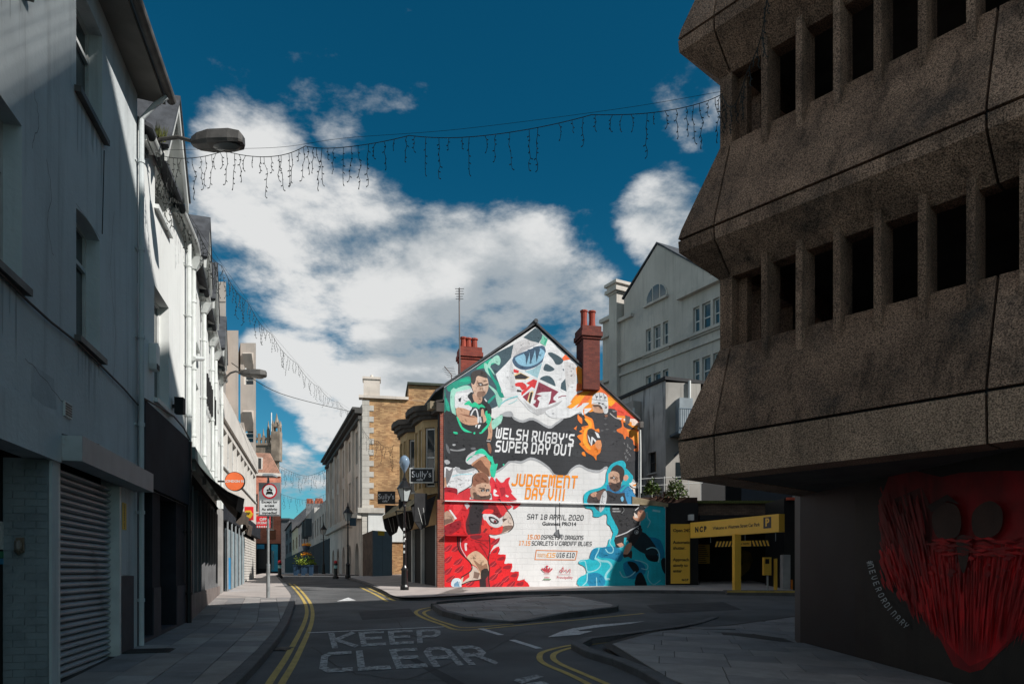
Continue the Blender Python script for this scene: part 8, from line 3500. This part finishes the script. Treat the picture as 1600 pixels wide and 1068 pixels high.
lp = lamp_post(632, 921, 736, 'black lamp post with glass lantern in front of the cafe')
mb = MB()
b = gp(632, 921, KH)
mb.lathe((b.x + .0, b.y, at(0, 735, b.y).z - .1), [(.02, 0), (.06, .1), (.15, .25), (.19, .4), (.15, .55), (.05, .64)], 12)
mb.build('glass_globe', mat('globe_glass', S(120, 140, 160), rough=.08, var=.1, spec=.9), lp, smooth=True)
mb = MB()
for k in range(5):
    z = b.z + 1.3 + k * .2
    mb.box(Frame((b.x - .05, b.y - .068), (b.x + .05, b.y - .068), (0, 0)), .02, .08, 0, .003, z, z + .09)
mb.build('stickers', WHITE_P, lp)
lp = lamp_post(543.5, 902, 784, 'black lamp post with a dark banner in front of the stone arches')
b = gp(543.5, 902, KH)
mb = MB()
mb.abox(fpx(546.5, b.y), fpx(556.5, b.y), b.y - .02, b.y + .02, at(0, 821, b.y).z, at(0, 808.5, b.y).z)
mb.build('banner', mat('banner_teal', S(28, 58, 74), rough=.6), lp)
lamp_post(505.5, 896, 815, 'small black lamp post furthest down the side street')

# ================================================================== FESTOON LIGHTS
WIRE = mat('festoon_wire', (0.012, 0.016, 0.014), rough=.6)


def strand_mesh(seed, n, step, r):
    rr = random.Random(seed)
    mb = MB()
    p = Vector((0, 0, 0))
    pts = [p]
    for k in range(n):
        p = p + Vector((rr.uniform(-.4, .4) * step, rr.uniform(-.3, .3) * step, -step * rr.uniform(.8, 1.15)))
        pts.append(p)
    mb.tube(pts, r, 4)
    for q in pts[1:]:
        a = rr.uniform(0, 6.28)
        e = q + Vector((math.cos(a) * step * .35, math.sin(a) * step * .35, -step * .22))
        mb.tube([q, e], [r * 1.0, r * 2.0], 4)
    return mb


def festoon(anchors, label, n_str, drop, r, seed, ties=3, sag=.12, carrier=True):
    """carrier wire, light cable looped from it and hanging strands; anchors run through the street"""
    A_ = [Vector(a) for a in anchors]
    o = thing('light_string', label, 'string lights', A_[0], group='festoon lights across the street')
    P = catmull(A_, 10) if len(A_) > 2 else [A_[0].lerp(A_[1], t / 30) for t in range(31)]
    if carrier:
        mb = MB()
        mb.tube([P[0] + Vector((0, 0, .03))] + [p + Vector((0, 0, .03)) for p in P[1:]], r * .55, 4)
        mb.build('carrier_wire', WIRE, o)
    N = len(P) - 1
    Q = []
    for i in range(N * 2 + 1):
        t = i / (N * 2) * N
        p = P[int(min(t, N - 1))].lerp(P[int(min(t, N - 1)) + 1], t - int(min(t, N - 1)))
        ph = (i / (N * 2) * ties) % 1.0
        Q.append(p - Vector((0, 0, sag * 4 * ph * (1 - ph))))
    mb = MB()
    mb.tube(Q, r, 5)
    mb.build('light_cable', WIRE, o)
    rr = random.Random(seed)
    protos = []
    for k in range(5):
        mb = strand_mesh(seed * 10 + k, 3 + k, drop / 7 * (.8 + .1 * k), r * .8)
        me = bpy.data.meshes.new('strand')
        me.from_pydata(mb.v, [], mb.f)
        me.materials.append(WIRE)
        protos.append(me)
    for k in range(n_str):
        t = (k + rr.uniform(.2, .8)) / n_str * (len(Q) - 1)
        i = min(int(t), len(Q) - 2)
        p = Q[i].lerp(Q[i + 1], t - i)
        s = bpy.data.objects.new('strand', rr.choice(protos))
        COL.objects.link(s)
        s.parent = o
        s.location = p - A_[0]
        s.rotation_euler = (0, 0, rr.uniform(0, 6.28))
    return o


festoon([at(243, 238, 10.6), at(330, 236, 10.5), at(440, 233, 10.4), at(540, 219, 10.2), at(720, 205, 10.0), at(970, 173, 9.75), at(1130, 146, 9.66)],
        'festoon of icicle lights slung right across the street from lantern to car park', 70, .5, .0052, 3, ties=5, sag=.1)
festoon([at(250, 262, 11.6), at(300, 345, 13.5), at(372, 450, 18.5), at(440, 540, 26), at(505, 610, 36), at(548, 641, 44)],
        'long festoon of icicle lights from the white gables to the stone block', 84, .6, .0068, 5, ties=9, sag=.15)
festoon([at(436, 727, 58), at(478, 741, 58), at(517, 728, 60)], 'nearer sagging festoon hung high across the far street', 26, 1.3, .011, 8, ties=1, sag=.1, carrier=False)
festoon([at(436, 770, 70), at(478, 779, 70), at(517, 768, 72)], 'lower distant festoon above the planter', 24, 1.2, .012, 9, ties=1, sag=.1, carrier=False)
festoon([at(566, 668, 41.5), at(590, 688, 38), at(616, 694, 34)], 'short festoon drooping between the yellow brick flank and the cafe', 16, 1.0, .009, 12, ties=2, sag=.2, carrier=False)
festoon([at(1128, 148, 9.6), at(1150, 150, 9.3), at(1185, 60, 8.8), at(1200, -20, 8.5)], 'loose end of icicle lights bunched on the car park ribs', 14, .4, .0065, 14, ties=2, sag=.1, carrier=False)
mb = MB()
a0 = at(362, 567, 23)
mb.tube(catmull([a0, at(440, 615, 30), at(545, 642, 43)], 8), .014, 5)
tag(mb.build('overhead_cable', WIRE, org=a0), 'thin plain cable crossing below the long festoon', 'cable')
